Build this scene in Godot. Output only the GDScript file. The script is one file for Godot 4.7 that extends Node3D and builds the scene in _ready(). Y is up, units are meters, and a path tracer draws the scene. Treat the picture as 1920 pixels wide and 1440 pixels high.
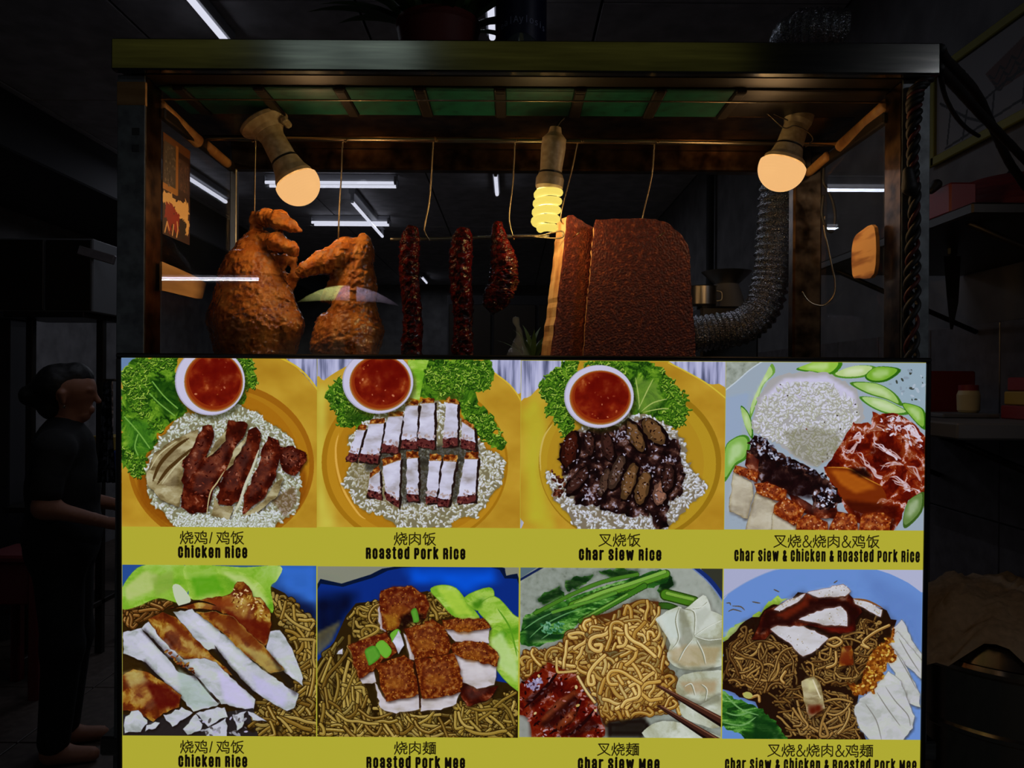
extends Node3D
# A roast-meat stall at night: a steel and glass case with hanging chickens and pork under three warm bulbs, a backlit menu screen on its front, and a dim coffee shop behind.

const FOCAL := 1450.0                      # the lens, in pixels of the 1920 x 1440 photograph
var eye := Transform3D(Basis(Vector3(0, 0, 1), deg_to_rad(0.35)), Vector3(0, 1.55, 0))
var rn := RandomNumberGenerator.new()
var taken := {}
var mats := {}

func at(px: float, py: float, d: float) -> Vector3:
	# the point that many metres in front of the lens that shows at this pixel
	return eye * Vector3((px - 960.0) / FOCAL * d, (720.0 - py) / FOCAL * d, -d)

func _ready() -> void:
	rn.seed = 3
	# camera, surroundings, exposure
	var cam := Camera3D.new(); cam.name = "camera"; cam.transform = eye
	cam.fov = 2.0 * rad_to_deg(atan(720.0 / FOCAL)); cam.near = 0.02; cam.far = 80.0; cam.current = true
	add_child(cam)
	var env := Environment.new()
	env.background_mode = Environment.BG_COLOR; env.background_color = Color(0.022, 0.022, 0.028)
	env.tonemap_mode = Environment.TONE_MAPPER_LINEAR; env.tonemap_exposure = 1.0
	env.sdfgi_enabled = true; env.ssao_enabled = true; env.ssil_enabled = true
	var we := WorldEnvironment.new(); we.name = "surroundings"; we.environment = env; add_child(we)
	make_materials()
	build_room()
	build_ceiling_lamps()
	build_case()
	build_menu()
	build_bulbs()
	build_meat()
	build_case_things()
	build_behind()
	build_on_top()
	build_right_side()
	build_left_side()
	build_street()

# ---------------------------------------------------------------- helpers
func numbered(called: String) -> String:
	var n: int = taken.get(called, 0); taken[called] = n + 1
	return called if n == 0 else "%s_%03d" % [called, n]

func tag(o: Node, label: String, category: String, group := "", kind := "") -> Node:
	if label: o.set_meta("label", label)
	if category: o.set_meta("category", category)
	if group: o.set_meta("group", group)
	if kind: o.set_meta("kind", kind)
	return o

func thing(called: String, label: String, category: String, where := Vector3.ZERO, turn := Vector3.ZERO, group := "") -> Node3D:
	var o := Node3D.new(); o.name = numbered(called); add_child(o)
	o.position = where; o.rotation = turn
	tag(o, label, category, group)
	return o

func put(mesh: Mesh, called: String, mat: Material, parent: Node = null, where := Vector3.ZERO, turn := Vector3.ZERO) -> MeshInstance3D:
	var o := MeshInstance3D.new(); o.mesh = mesh; o.material_override = mat
	o.position = where; o.rotation = turn
	if parent == null or parent == self:
		o.name = numbered(called); add_child(o)
	else:
		o.name = called; parent.add_child(o, true)
	return o

func struct(called: String, mesh: Mesh, mat: Material, where := Vector3.ZERO, turn := Vector3.ZERO) -> MeshInstance3D:
	var o := put(mesh, called, mat, self, where, turn); o.set_meta("kind", "structure")
	return o

func block(lo: Vector3, hi: Vector3, bevel := 0.002) -> ArrayMesh:
	# a box between two corners with chamfered edges, about its own place
	return chamfer((hi - lo), bevel)

func chamfer(size: Vector3, bevel := 0.002) -> ArrayMesh:
	var h := size / 2.0
	var b := minf(bevel, minf(h.x, minf(h.y, h.z)) * 0.8)
	var st := SurfaceTool.new(); st.begin(Mesh.PRIMITIVE_TRIANGLES)
	var pt := func(axis: int, s: Vector3) -> Vector3:
		var v := Vector3(s.x * (h.x - b), s.y * (h.y - b), s.z * (h.z - b)); v[axis] = s[axis] * h[axis]; return v
	var quad := func(a: Vector3, c: Vector3, d: Vector3, e: Vector3):
		var n := (c - a).cross(d - a)
		var o := [a, c, d, a, d, e] if n.dot(a + c + d + e) < 0.0 else [a, d, c, a, e, d]
		var nn := n.normalized() * (1.0 if n.dot(a + c + d + e) > 0.0 else -1.0)
		for v in o:
			st.set_normal(nn); st.set_uv(Vector2(v.x + v.z, -v.y) if absf(nn.y) < 0.9 else Vector2(v.x, v.z)); st.add_vertex(v)
	for axis in 3:
		var u := (axis + 1) % 3; var w := (axis + 2) % 3
		for s in [-1.0, 1.0]:
			var q := []
			for k in [[-1, -1], [1, -1], [1, 1], [-1, 1]]:
				var g := Vector3.ZERO; g[axis] = s; g[u] = k[0]; g[w] = k[1]; q.append(pt.call(axis, g))
			quad.call(q[0], q[1], q[2], q[3])
			for t in [-1.0, 1.0]:      # edge between +-axis and +-u
				var g1 := Vector3.ZERO; g1[axis] = s; g1[u] = t; g1[w] = -1.0
				var g2 := g1; g2[w] = 1.0
				quad.call(pt.call(axis, g1), pt.call(axis, g2), pt.call(u, g2), pt.call(u, g1))
	for sx in [-1.0, 1.0]:
		for sy in [-1.0, 1.0]:
			for sz in [-1.0, 1.0]:
				var g := Vector3(sx, sy, sz)
				var a: Vector3 = pt.call(0, g); var c: Vector3 = pt.call(1, g); var d: Vector3 = pt.call(2, g)
				var o := [a, c, d] if (c - a).cross(d - a).dot(g) < 0.0 else [a, d, c]
				for v in o: st.set_normal(g.normalized()); st.set_uv(Vector2(v.x, -v.y)); st.add_vertex(v)
	return st.commit()

func box(called: String, lo: Vector3, hi: Vector3, mat: Material, parent: Node = null, bevel := 0.002) -> MeshInstance3D:
	return put(chamfer(hi - lo, bevel), called, mat, parent, (lo + hi) / 2.0 - (parent.position if parent is Node3D and parent != self else Vector3.ZERO))

func lathe(profile: Array, seg := 32, closed := true) -> ArrayMesh:
	# [radius, height, ...] turned about y
	var st := SurfaceTool.new(); st.begin(Mesh.PRIMITIVE_TRIANGLES)
	var n := profile.size() / 2
	for i in n - 1:
		for k in seg:
			var a := TAU * k / seg; var b := TAU * (k + 1) / seg
			var r0: float = profile[i * 2]; var y0: float = profile[i * 2 + 1]; var r1: float = profile[i * 2 + 2]; var y1: float = profile[i * 2 + 3]
			var p := [Vector3(cos(a) * r0, y0, sin(a) * r0), Vector3(cos(b) * r0, y0, sin(b) * r0), Vector3(cos(b) * r1, y1, sin(b) * r1), Vector3(cos(a) * r1, y1, sin(a) * r1)]
			var uv := [Vector2(float(k) / seg, float(i) / n), Vector2(float(k + 1) / seg, float(i) / n), Vector2(float(k + 1) / seg, float(i + 1) / n), Vector2(float(k) / seg, float(i + 1) / n)]
			var sl := Vector2(r1 - r0, y1 - y0).normalized()
			var nm := [Vector3(cos(a) * sl.y, -sl.x, sin(a) * sl.y), Vector3(cos(b) * sl.y, -sl.x, sin(b) * sl.y)]
			for j in [0, 1, 2, 0, 2, 3]:
				st.set_normal(nm[0] if j == 0 or j == 3 else nm[1]); st.set_uv(uv[j]); st.add_vertex(p[j])
	return st.commit()

func tube(path: PackedVector3Array, radii, sides := 10, squash := 1.0, ribs := 0.0, lump := 0.0, seed_ := 1, fine := 0.0) -> ArrayMesh:
	# a swept round bar; radii is one number or one for each point; ends are closed
	var st := SurfaceTool.new(); st.begin(Mesh.PRIMITIVE_TRIANGLES)
	st.set_smooth_group(0)
	var noise := FastNoiseLite.new(); noise.seed = seed_; noise.frequency = 1.0; noise.fractal_octaves = 3
	var n := path.size()
	var rings := []
	var side := Vector3.ZERO
	for i in n:
		var t := (path[mini(i + 1, n - 1)] - path[maxi(i - 1, 0)]).normalized()
		if side == Vector3.ZERO:
			side = t.cross(Vector3.UP if absf(t.y) < 0.9 else Vector3.RIGHT).normalized()
		side = (side - t * side.dot(t)).normalized()
		var up := t.cross(side)
		var r: float = radii if radii is float else radii[i]
		if ribs > 0.0: r *= 1.0 + ribs * cos(TAU * i / 5.0)
		var ring_ := PackedVector3Array()
		for k in sides:
			var a := TAU * k / sides
			var dir := side * cos(a) * squash + up * sin(a)
			var rr := r
			if lump > 0.0:
				var q := path[i] + dir * r
				rr *= 1.0 + lump * (noise.get_noise_3dv(q * 60.0) + fine * noise.get_noise_3dv(q * 260.0))
			ring_.append(path[i] + dir * rr)
		rings.append(ring_)
	var tri := func(a: Vector3, b: Vector3, c: Vector3, ua: Vector2, ub: Vector2, uc: Vector2):
		st.set_uv(ua); st.add_vertex(a); st.set_uv(ub); st.add_vertex(b); st.set_uv(uc); st.add_vertex(c)
	for i in n - 1:
		for k in sides:
			var j := (k + 1) % sides
			var u0 := Vector2(float(k) / sides, float(i) / n); var u1 := Vector2(float(k + 1) / sides, float(i) / n)
			var dv := Vector2(0, 1.0 / n)
			tri.call(rings[i][k], rings[i + 1][k], rings[i + 1][j], u0, u0 + dv, u1 + dv)
			tri.call(rings[i][k], rings[i + 1][j], rings[i][j], u0, u1 + dv, u1)
	for k in sides:
		var j := (k + 1) % sides
		tri.call(path[0], rings[0][k], rings[0][j], Vector2.ZERO, Vector2.RIGHT, Vector2.DOWN)
		tri.call(path[n - 1], rings[n - 1][j], rings[n - 1][k], Vector2.ZERO, Vector2.RIGHT, Vector2.DOWN)
	st.index(); st.generate_normals()
	return st.commit()

func bend(pts: Array, n := 8) -> PackedVector3Array:
	# a smooth curve through points
	var o := PackedVector3Array(); var m := pts.size()
	for i in m - 1:
		var a: Vector3 = pts[maxi(i - 1, 0)]; var b: Vector3 = pts[i]; var c: Vector3 = pts[i + 1]; var d: Vector3 = pts[mini(i + 2, m - 1)]
		for k in n: o.append(b.cubic_interpolate(c, a, d, float(k) / n))
	o.append(pts[m - 1])
	return o

func plate(outline: PackedVector2Array, thick: float) -> ArrayMesh:
	# a flat outline in x and y given thickness towards -z, front at z = 0
	var st := SurfaceTool.new(); st.begin(Mesh.PRIMITIVE_TRIANGLES)
	var idx := Geometry2D.triangulate_polygon(outline)
	var lo := Vector2(1e9, 1e9); var hi := -lo
	for v in outline: lo = lo.min(v); hi = hi.max(v)
	var uv := func(v: Vector2) -> Vector2: return Vector2((v.x - lo.x) / (hi.x - lo.x), (hi.y - v.y) / (hi.y - lo.y))
	for f in range(0, idx.size(), 3):
		var a := outline[idx[f]]; var b := outline[idx[f + 1]]; var c := outline[idx[f + 2]]
		if (b - a).cross(c - a) > 0.0: var t := b; b = c; c = t
		for v in [a, b, c]: st.set_normal(Vector3(0, 0, 1)); st.set_uv(uv.call(v)); st.add_vertex(Vector3(v.x, v.y, 0))
		for v in [a, c, b]: st.set_normal(Vector3(0, 0, -1)); st.set_uv(uv.call(v)); st.add_vertex(Vector3(v.x, v.y, -thick))
	var turn := 1.0 if not Geometry2D.is_polygon_clockwise(outline) else -1.0
	for i in outline.size():
		var a := outline[i]; var b := outline[(i + 1) % outline.size()]
		var nn := Vector3((b - a).y, -(b - a).x, 0).normalized() * turn
		var q := [Vector3(a.x, a.y, 0), Vector3(b.x, b.y, 0), Vector3(b.x, b.y, -thick), Vector3(a.x, a.y, -thick)]
		var o := [0, 1, 2, 0, 2, 3] if (q[1] - q[0]).cross(q[2] - q[0]).dot(nn) < 0.0 else [0, 2, 1, 0, 3, 2]
		for k in o: st.set_normal(nn); st.set_uv(Vector2(q[k].x * 8.0 + q[k].y * 8.0, q[k].z * 8.0)); st.add_vertex(q[k])
	return st.commit()

func blob(bones: Array, cell: float, soft_: float, lump := 0.0, bump := 30.0) -> ArrayMesh:
	# a continuous skin round tapered bones [from, to, radius, radius], meshed as surface nets
	var lo := Vector3(1e9, 1e9, 1e9); var hi := -lo
	for b in bones:
		for k in 2:
			var r: Vector3 = Vector3.ONE * (b[2 + k] + cell * 3.0)
			lo = lo.min(b[k] - r); hi = hi.max(b[k] + r)
	var nx := int((hi.x - lo.x) / cell) + 2; var ny := int((hi.y - lo.y) / cell) + 2; var nz := int((hi.z - lo.z) / cell) + 2
	var f := PackedFloat32Array(); f.resize(nx * ny * nz); f.fill(0.5)
	var noise := FastNoiseLite.new(); noise.seed = 5; noise.frequency = bump; noise.fractal_octaves = 3
	for b in bones:
		var a: Vector3 = b[0]; var c: Vector3 = b[1]; var ra: float = b[2]; var rb: float = b[3]
		var m := Vector3.ONE * (maxf(ra, rb) + soft_ + cell * 2.0)
		var i0 := Vector3i((a.min(c) - m - lo) / cell).max(Vector3i.ZERO); var i1 := Vector3i((a.max(c) + m - lo) / cell).min(Vector3i(nx - 1, ny - 1, nz - 1))
		var ac := c - a; var inv := 1.0 / maxf(ac.length_squared(), 1e-9)
		for z in range(i0.z, i1.z + 1):
			for y in range(i0.y, i1.y + 1):
				var row := (z * ny + y) * nx
				for x in range(i0.x, i1.x + 1):
					var p := lo + Vector3(x, y, z) * cell
					var t := clampf((p - a).dot(ac) * inv, 0.0, 1.0)
					var d := p.distance_to(a + ac * t) - lerpf(ra, rb, t)
					var e := f[row + x]
					var h := maxf(soft_ - absf(d - e), 0.0) / soft_
					f[row + x] = minf(d, e) - h * h * soft_ * 0.25
	if lump > 0.0:
		for z in nz:
			for y in ny:
				for x in nx:
					var i := (z * ny + y) * nx + x
					if absf(f[i]) < cell * 3.0: f[i] += lump * noise.get_noise_3dv(lo + Vector3(x, y, z) * cell)
	var id := PackedInt32Array(); id.resize(nx * ny * nz); id.fill(-1)
	var vs := PackedVector3Array(); var ns := PackedVector3Array(); var ix := PackedInt32Array()
	var off := [0, 1, nx, nx + 1, nx * ny, nx * ny + 1, nx * ny + nx, nx * ny + nx + 1]
	var edges := [[0, 1], [2, 3], [4, 5], [6, 7], [0, 2], [1, 3], [4, 6], [5, 7], [0, 4], [1, 5], [2, 6], [3, 7]]
	for z in nz - 1:
		for y in ny - 1:
			for x in nx - 1:
				var i := (z * ny + y) * nx + x
				var s0 := f[i] < 0.0
				var mixed := false
				for k in range(1, 8):
					if (f[i + off[k]] < 0.0) != s0: mixed = true; break
				if not mixed: continue
				var sum := Vector3.ZERO; var cnt := 0
				for e in edges:
					var va := f[i + off[e[0]]]; var vb := f[i + off[e[1]]]
					if (va < 0.0) != (vb < 0.0):
						var t := va / (va - vb)
						var pa := Vector3(e[0] & 1, (e[0] >> 1) & 1, e[0] >> 2); var pb := Vector3(e[1] & 1, (e[1] >> 1) & 1, e[1] >> 2)
						sum += pa.lerp(pb, t); cnt += 1
				id[i] = vs.size()
				vs.append(lo + (Vector3(x, y, z) + sum / cnt) * cell)
				ns.append(Vector3(f[i + 1] - f[i] + f[i + off[3]] - f[i + nx] + f[i + off[5]] - f[i + off[4]] + f[i + off[7]] - f[i + off[6]], f[i + nx] - f[i] + f[i + off[3]] - f[i + 1] + f[i + off[6]] - f[i + off[4]] + f[i + off[7]] - f[i + off[5]], f[i + off[4]] - f[i] + f[i + off[5]] - f[i + 1] + f[i + off[6]] - f[i + nx] + f[i + off[7]] - f[i + off[3]]).normalized())
	for z in range(1, nz - 1):
		for y in range(1, ny - 1):
			for x in range(1, nx - 1):
				var i := (z * ny + y) * nx + x
				var a := f[i] < 0.0
				for axis in 3:
					var st_: int = [1, nx, nx * ny][axis]
					if a == (f[i + st_] < 0.0): continue
					var u: int = [nx, nx * ny, 1][axis]; var w: int = [nx * ny, 1, nx][axis]
					var q := [id[i - u - w], id[i - w], id[i], id[i - u]]
					if q.min() < 0: continue
					if a: ix.append_array([q[0], q[2], q[1], q[0], q[3], q[2]])
					else: ix.append_array([q[0], q[1], q[2], q[0], q[2], q[3]])
	var arr := []; arr.resize(Mesh.ARRAY_MAX)
	arr[Mesh.ARRAY_VERTEX] = vs; arr[Mesh.ARRAY_NORMAL] = ns; arr[Mesh.ARRAY_INDEX] = ix
	var out := ArrayMesh.new(); out.add_surface_from_arrays(Mesh.PRIMITIVE_TRIANGLES, arr)
	return out

func glow_lamp(parent: Node3D, called: String, where: Vector3, color: Color, energy: float, size: float) -> void:
	var l := OmniLight3D.new(); l.name = called; l.position = where
	l.light_color = color; l.light_energy = energy; l.light_size = size; l.omni_range = 30.0; l.omni_attenuation = 2.0; l.shadow_enabled = true
	parent.add_child(l, true)

# ---------------------------------------------------------------- materials
func noise_pic(freq: float, seed_: int, stops: Array, size := 256, cellular := false, stretch := Vector2i(1, 1)) -> ImageTexture:
	var n := FastNoiseLite.new(); n.seed = seed_; n.frequency = freq; n.fractal_octaves = 4
	if cellular: n.noise_type = FastNoiseLite.TYPE_CELLULAR; n.fractal_octaves = 2
	var im := n.get_seamless_image(size / stretch.x, size / stretch.y); im.convert(Image.FORMAT_L8)
	im.resize(size, size, Image.INTERPOLATE_CUBIC)
	var g := Gradient.new(); var offs := PackedFloat32Array(); var cols := PackedColorArray()
	for i in range(0, stops.size(), 2): offs.append(stops[i]); cols.append(stops[i + 1])
	g.offsets = offs; g.colors = cols
	var lut := PackedInt32Array()
	for i in 256: lut.append(g.sample(i / 255.0).to_abgr32())
	var src := im.get_data(); var out := PackedInt32Array(); out.resize(src.size())
	for i in src.size(): out[i] = lut[src[i]]
	return ImageTexture.create_from_image(Image.create_from_data(size, size, false, Image.FORMAT_RGBA8, out.to_byte_array()))

func mat(called: String, color: Color, rough_ := 0.6, metal := 0.0, pic: Texture2D = null, scale := 1.0, relief: Texture2D = null, depth := 0.0) -> StandardMaterial3D:
	var m := StandardMaterial3D.new(); m.resource_name = called
	m.albedo_color = color; m.roughness = rough_; m.metallic = metal
	if pic or relief:
		m.uv1_triplanar = true; m.uv1_scale = Vector3.ONE * scale
	if pic: m.albedo_texture = pic
	if relief: m.heightmap_enabled = true; m.heightmap_texture = relief; m.heightmap_scale = depth
	mats[called] = m
	return m

func glow(called: String, color: Color, energy: float) -> StandardMaterial3D:
	var m := mat(called, Color(0.1, 0.1, 0.1), 0.5)
	m.emission_enabled = true; m.emission = color; m.emission_energy_multiplier = energy
	return m

func pane(called: String, color: Color, alpha: float) -> StandardMaterial3D:
	var m := mat(called, color, 0.01)
	m.transparency = BaseMaterial3D.TRANSPARENCY_ALPHA; m.albedo_color.a = alpha; m.cull_mode = BaseMaterial3D.CULL_DISABLED
	return m

func g8(r: int, g: int, b: int) -> Color: return Color8(r, g, b)

func make_materials() -> void:
	var fine := noise_pic(0.05, 1, [0.0, Color.BLACK, 1.0, Color.WHITE])
	var mid := noise_pic(0.025, 2, [0.0, Color.BLACK, 1.0, Color.WHITE])
	var brushed := noise_pic(0.05, 3, [0.0, g8(150, 150, 150), 1.0, g8(196, 196, 192)], 512, false, Vector2i(16, 1))
	var cells := noise_pic(0.06, 4, [0.0, Color.BLACK, 1.0, Color.WHITE], 256, true)
	var pores := noise_pic(0.09, 6, [0.0, Color.BLACK, 0.45, g8(110, 110, 110), 1.0, Color.WHITE], 256)
	var st := mat("brushed_steel", g8(226, 226, 220), 0.13, 1.0, brushed, 3.0, brushed, 0.002)
	st.uv1_scale = Vector3(3, 3, 3)
	mat("steel", g8(170, 166, 158), 0.3, 1.0)
	mat("painted_post", g8(120, 126, 128), 0.45, 0.3, noise_pic(0.02, 9, [0.0, g8(150, 150, 150), 0.6, g8(225, 225, 225), 1.0, g8(255, 255, 255)]), 5.0)
	mat("old_steel", g8(116, 92, 66), 0.28, 1.0, noise_pic(0.02, 8, [0.0, g8(70, 60, 50), 0.5, g8(190, 180, 170), 1.0, g8(255, 250, 240)]), 4.0, mid, 0.02)
	mat("wire", g8(196, 176, 144), 0.25, 1.0)
	mat("rail", g8(204, 190, 160), 0.18, 1.0)
	mat("dowel", g8(168, 136, 84), 0.6, 0.0, noise_pic(0.03, 10, [0.0, g8(170, 130, 90), 1.0, g8(255, 245, 225)], 256, false, Vector2i(1, 8)), 6.0)
	mat("green_reflection", g8(9, 66, 52), 0.35, 0.0, noise_pic(0.02, 11, [0.0, g8(120, 140, 130), 0.35, g8(220, 225, 222), 1.0, g8(255, 255, 255)]), 6.0)  # colour of a green reflection in the front glass, put on panels
	mat("dark_metal", g8(38, 32, 26), 0.4, 0.6)
	mat("black_plastic", g8(16, 16, 17), 0.42)
	mat("bezel", g8(14, 14, 16), 0.35)
	mat("rubber", g8(13, 12, 12), 0.6)
	mat("red_wire", g8(76, 12, 12), 0.6)
	pane("glass", Color(0.5, 0.55, 0.52), 0.008)
	pane("side_glass", Color(0.3, 0.32, 0.32), 0.01).metallic_specular = 0.3
	mat("porcelain", g8(206, 190, 160), 0.4, 0.0, noise_pic(0.03, 12, [0.0, g8(190, 180, 160), 1.0, Color.WHITE]), 10.0)
	glow("bulb_glow", Color(1.0, 0.76, 0.49), 0.97)
	glow("spiral_glow", Color(1.0, 0.9, 0.42), 1.0)
	glow("tube_glow", Color(0.92, 0.93, 1.0), 0.85)
	mat("tube_housing", g8(150, 152, 158), 0.5)
	# meat
	var wrinkle := noise_pic(0.035, 6, [0.0, Color.BLACK, 0.45, g8(110, 110, 110), 1.0, Color.WHITE], 256)
	var ch := mat("chicken_skin", Color.WHITE, 0.27, 0.0, noise_pic(0.014, 13, [0.0, g8(92, 40, 14), 0.3, g8(138, 74, 26), 0.55, g8(172, 106, 44), 1.0, g8(198, 144, 78)]), 8.0, wrinkle, 0.2)
	ch.clearcoat_enabled = true; ch.clearcoat = 0.8; ch.clearcoat_roughness = 0.16
	mat("char_siu", Color.WHITE, 0.13, 0.0, noise_pic(0.02, 14, [0.0, g8(8, 3, 3), 0.45, g8(30, 5, 5), 0.62, g8(70, 8, 7), 1.0, g8(96, 14, 10)]), 14.0)
	mat("crackling", Color.WHITE, 0.5, 0.0, noise_pic(0.02, 15, [0.0, g8(58, 14, 7), 0.5, g8(80, 22, 10), 0.64, g8(94, 32, 15), 0.78, g8(122, 56, 28), 1.0, g8(170, 104, 60)], 512), 8.0, pores, 0.12)
	mat("pork_fat", g8(236, 196, 146), 0.5, 0.0, noise_pic(0.02, 16, [0.0, g8(170, 126, 96), 0.4, g8(226, 200, 176), 0.6, g8(250, 240, 226), 1.0, Color.WHITE], 256, false, Vector2i(1, 4)), 6.0, mid, 0.1)
	# shop
	mat("ceiling_board", g8(206, 204, 208), 0.8, 0.0, noise_pic(0.02, 17, [0.0, g8(200, 200, 200), 1.0, Color.WHITE]), 1.0)
	mat("wall_paint", g8(124, 121, 122), 0.85, 0.0, noise_pic(0.02, 18, [0.0, g8(190, 190, 190), 1.0, Color.WHITE]), 0.8)
	mat("beam_paint", g8(40, 38, 40), 0.85)
	mat("floor_clay", g8(92, 80, 72), 0.5, 0.0, noise_pic(0.03, 19, [0.0, g8(180, 175, 170), 1.0, Color.WHITE]), 2.0)
	mat("grout", g8(52, 46, 42), 0.9)
	mat("wall_tile", g8(112, 106, 108), 0.25, 0.0, noise_pic(0.03, 20, [0.0, g8(215, 212, 210), 1.0, Color.WHITE]), 2.0)
	var foil := mat("foil", g8(186, 188, 196), 0.14, 1.0, null, 16.0, cells, 0.45)
	foil.heightmap_flip_texture = true
	mat("terracotta", g8(112, 34, 26), 0.6)
	mat("leaf", g8(82, 108, 56), 0.5).backlight_enabled = true
	mats.leaf.backlight = Color(0.1, 0.14, 0.04)
	mat("soil", g8(36, 26, 20), 0.9)
	pane("bottle", Color(0.82, 0.88, 0.92), 0.12)
	mat("navy_label", g8(22, 26, 62), 0.4)
	mat("label_print", g8(150, 156, 186), 0.5)
	mat("cardboard", g8(176, 136, 84), 0.85, 0.0, noise_pic(0.03, 21, [0.0, g8(200, 190, 175), 1.0, Color.WHITE], 256, false, Vector2i(8, 1)), 5.0)
	mat("pale_wood", g8(214, 160, 92), 0.6, 0.0, noise_pic(0.02, 22, [0.0, g8(90, 64, 40), 0.32, g8(200, 180, 150), 0.5, Color.WHITE, 1.0, Color.WHITE], 256, false, Vector2i(6, 1)), 5.0)
	mat("red_plastic", g8(120, 26, 26), 0.45)
	mat("red_weave", g8(96, 18, 22), 0.6)
	mat("cream_plastic", g8(170, 160, 120), 0.5)
	mat("yellow_trim", g8(130, 122, 30), 0.6)
	mat("cloth", g8(150, 132, 108), 0.9, 0.0, fine, 6.0)
	mats.cloth.albedo_texture = noise_pic(0.04, 23, [0.0, g8(200, 195, 185), 1.0, Color.WHITE])
	mat("shiny_steel", g8(190, 180, 160), 0.16, 1.0)
	mat("skin", g8(150, 100, 76), 0.6)
	mat("black_cloth", g8(16, 16, 18), 0.9)
	mat("hair", g8(12, 10, 10), 0.6)
	mat("floral", g8(190, 190, 200), 0.9, 0.0, noise_pic(0.05, 24, [0.0, g8(20, 20, 26), 0.5, g8(30, 30, 40), 0.6, g8(190, 190, 200), 1.0, g8(220, 220, 230)]), 5.0)
	mat("blue_plastic", g8(32, 60, 130), 0.4)
	mat("yellow_box", g8(150, 124, 40), 0.7)
	mat("asphalt", g8(40, 40, 42), 0.9)
	mat("facade", g8(84, 82, 76), 0.9)
	glow("added_window_glow", Color(0.86, 0.95, 0.92), 0.6)  # glow added for the steel roof edge to mirror
	glow("added_sign_glow", Color(0.46, 0.45, 0.2), 0.4)  # olive glow added to tint the steel roof edge
	mat("parasol_green", g8(206, 206, 124), 0.7).cull_mode = BaseMaterial3D.CULL_DISABLED
	mat("parasol_purple", g8(112, 98, 116), 0.7).cull_mode = BaseMaterial3D.CULL_DISABLED
	mat("grey_paint", g8(90, 90, 92), 0.6)
# ---------------------------------------------------------------- the shop
const CEIL := 3.2
const RIGHT_WALL := 1.45
const LEFT_WALL := -3.9
const BACK := -13.0
const FRONT := -0.9

func build_room() -> void:
	var floor_ := struct("floor", chamfer(Vector3(RIGHT_WALL - LEFT_WALL + 0.4, 0.2, 12.3), 0.002), mats.grout, Vector3((RIGHT_WALL + LEFT_WALL) / 2.0, -0.106, -6.95))
	var tile := chamfer(Vector3(0.594, 0.012, 0.594), 0.003)
	for i in 9:
		for k in 20:
			var x := LEFT_WALL + 0.3 + i * 0.6; var z := -1.2 - k * 0.6
			put(tile, "floor_tile", mats.floor_clay, floor_, Vector3(x, 0.001 + rn.randf() * 0.001, z) - floor_.position)
	var ceil_ := struct("ceiling", chamfer(Vector3(RIGHT_WALL - LEFT_WALL + 0.4, 0.16, 12.3), 0.002), mats.beam_paint, Vector3((RIGHT_WALL + LEFT_WALL) / 2.0, CEIL + 0.1, -6.95))
	var board := chamfer(Vector3(1.058, 0.012, 1.192), 0.003)
	for i in 5:
		for k in 10:
			put(board, "ceiling_panel", mats.ceiling_board, ceil_, Vector3(LEFT_WALL + 0.535 + i * 1.07, CEIL + 0.008 + rn.randf() * 0.002, -0.95 - 0.6 - k * 1.2) - ceil_.position)
	struct("wall_back", chamfer(Vector3(RIGHT_WALL - LEFT_WALL + 0.4, CEIL + 0.3, 0.15), 0.002), mats.wall_paint, Vector3((RIGHT_WALL + LEFT_WALL) / 2.0, CEIL / 2.0, BACK - 0.08))
	struct("wall_left", chamfer(Vector3(0.15, CEIL + 0.3, 12.3), 0.002), mats.wall_paint, Vector3(LEFT_WALL - 0.08, CEIL / 2.0, -6.95))
	var wr := struct("wall_right", chamfer(Vector3(0.15, CEIL + 0.3, 12.3), 0.002), mats.wall_paint, Vector3(RIGHT_WALL + 0.08, CEIL / 2.0, -6.95))
	var wt := chamfer(Vector3(0.01, 0.296, 0.376), 0.002)
	for i in 6:
		for k in 14:
			put(wt, "wall_tile", mats.wall_tile, wr, Vector3(RIGHT_WALL - 0.001, 1.745 - 0.148 - i * 0.3, -1.53 - 0.19 - k * 0.38) - wr.position)
	# the dropped beam along the left, and the pipe down the right wall
	var beam := struct("trim_1", chamfer(Vector3(1.0, 0.34, 11.0), 0.01), mats.beam_paint, Vector3(-3.38, CEIL - 0.16, -7.2))
	beam.set_meta("label", "dark dropped beam under the shop ceiling")
	struct("trim_2", tube(PackedVector3Array([Vector3(RIGHT_WALL - 0.035, 0.6, -5.55), Vector3(RIGHT_WALL - 0.035, CEIL, -5.55)]), 0.028, 12), mats.beam_paint)

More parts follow.
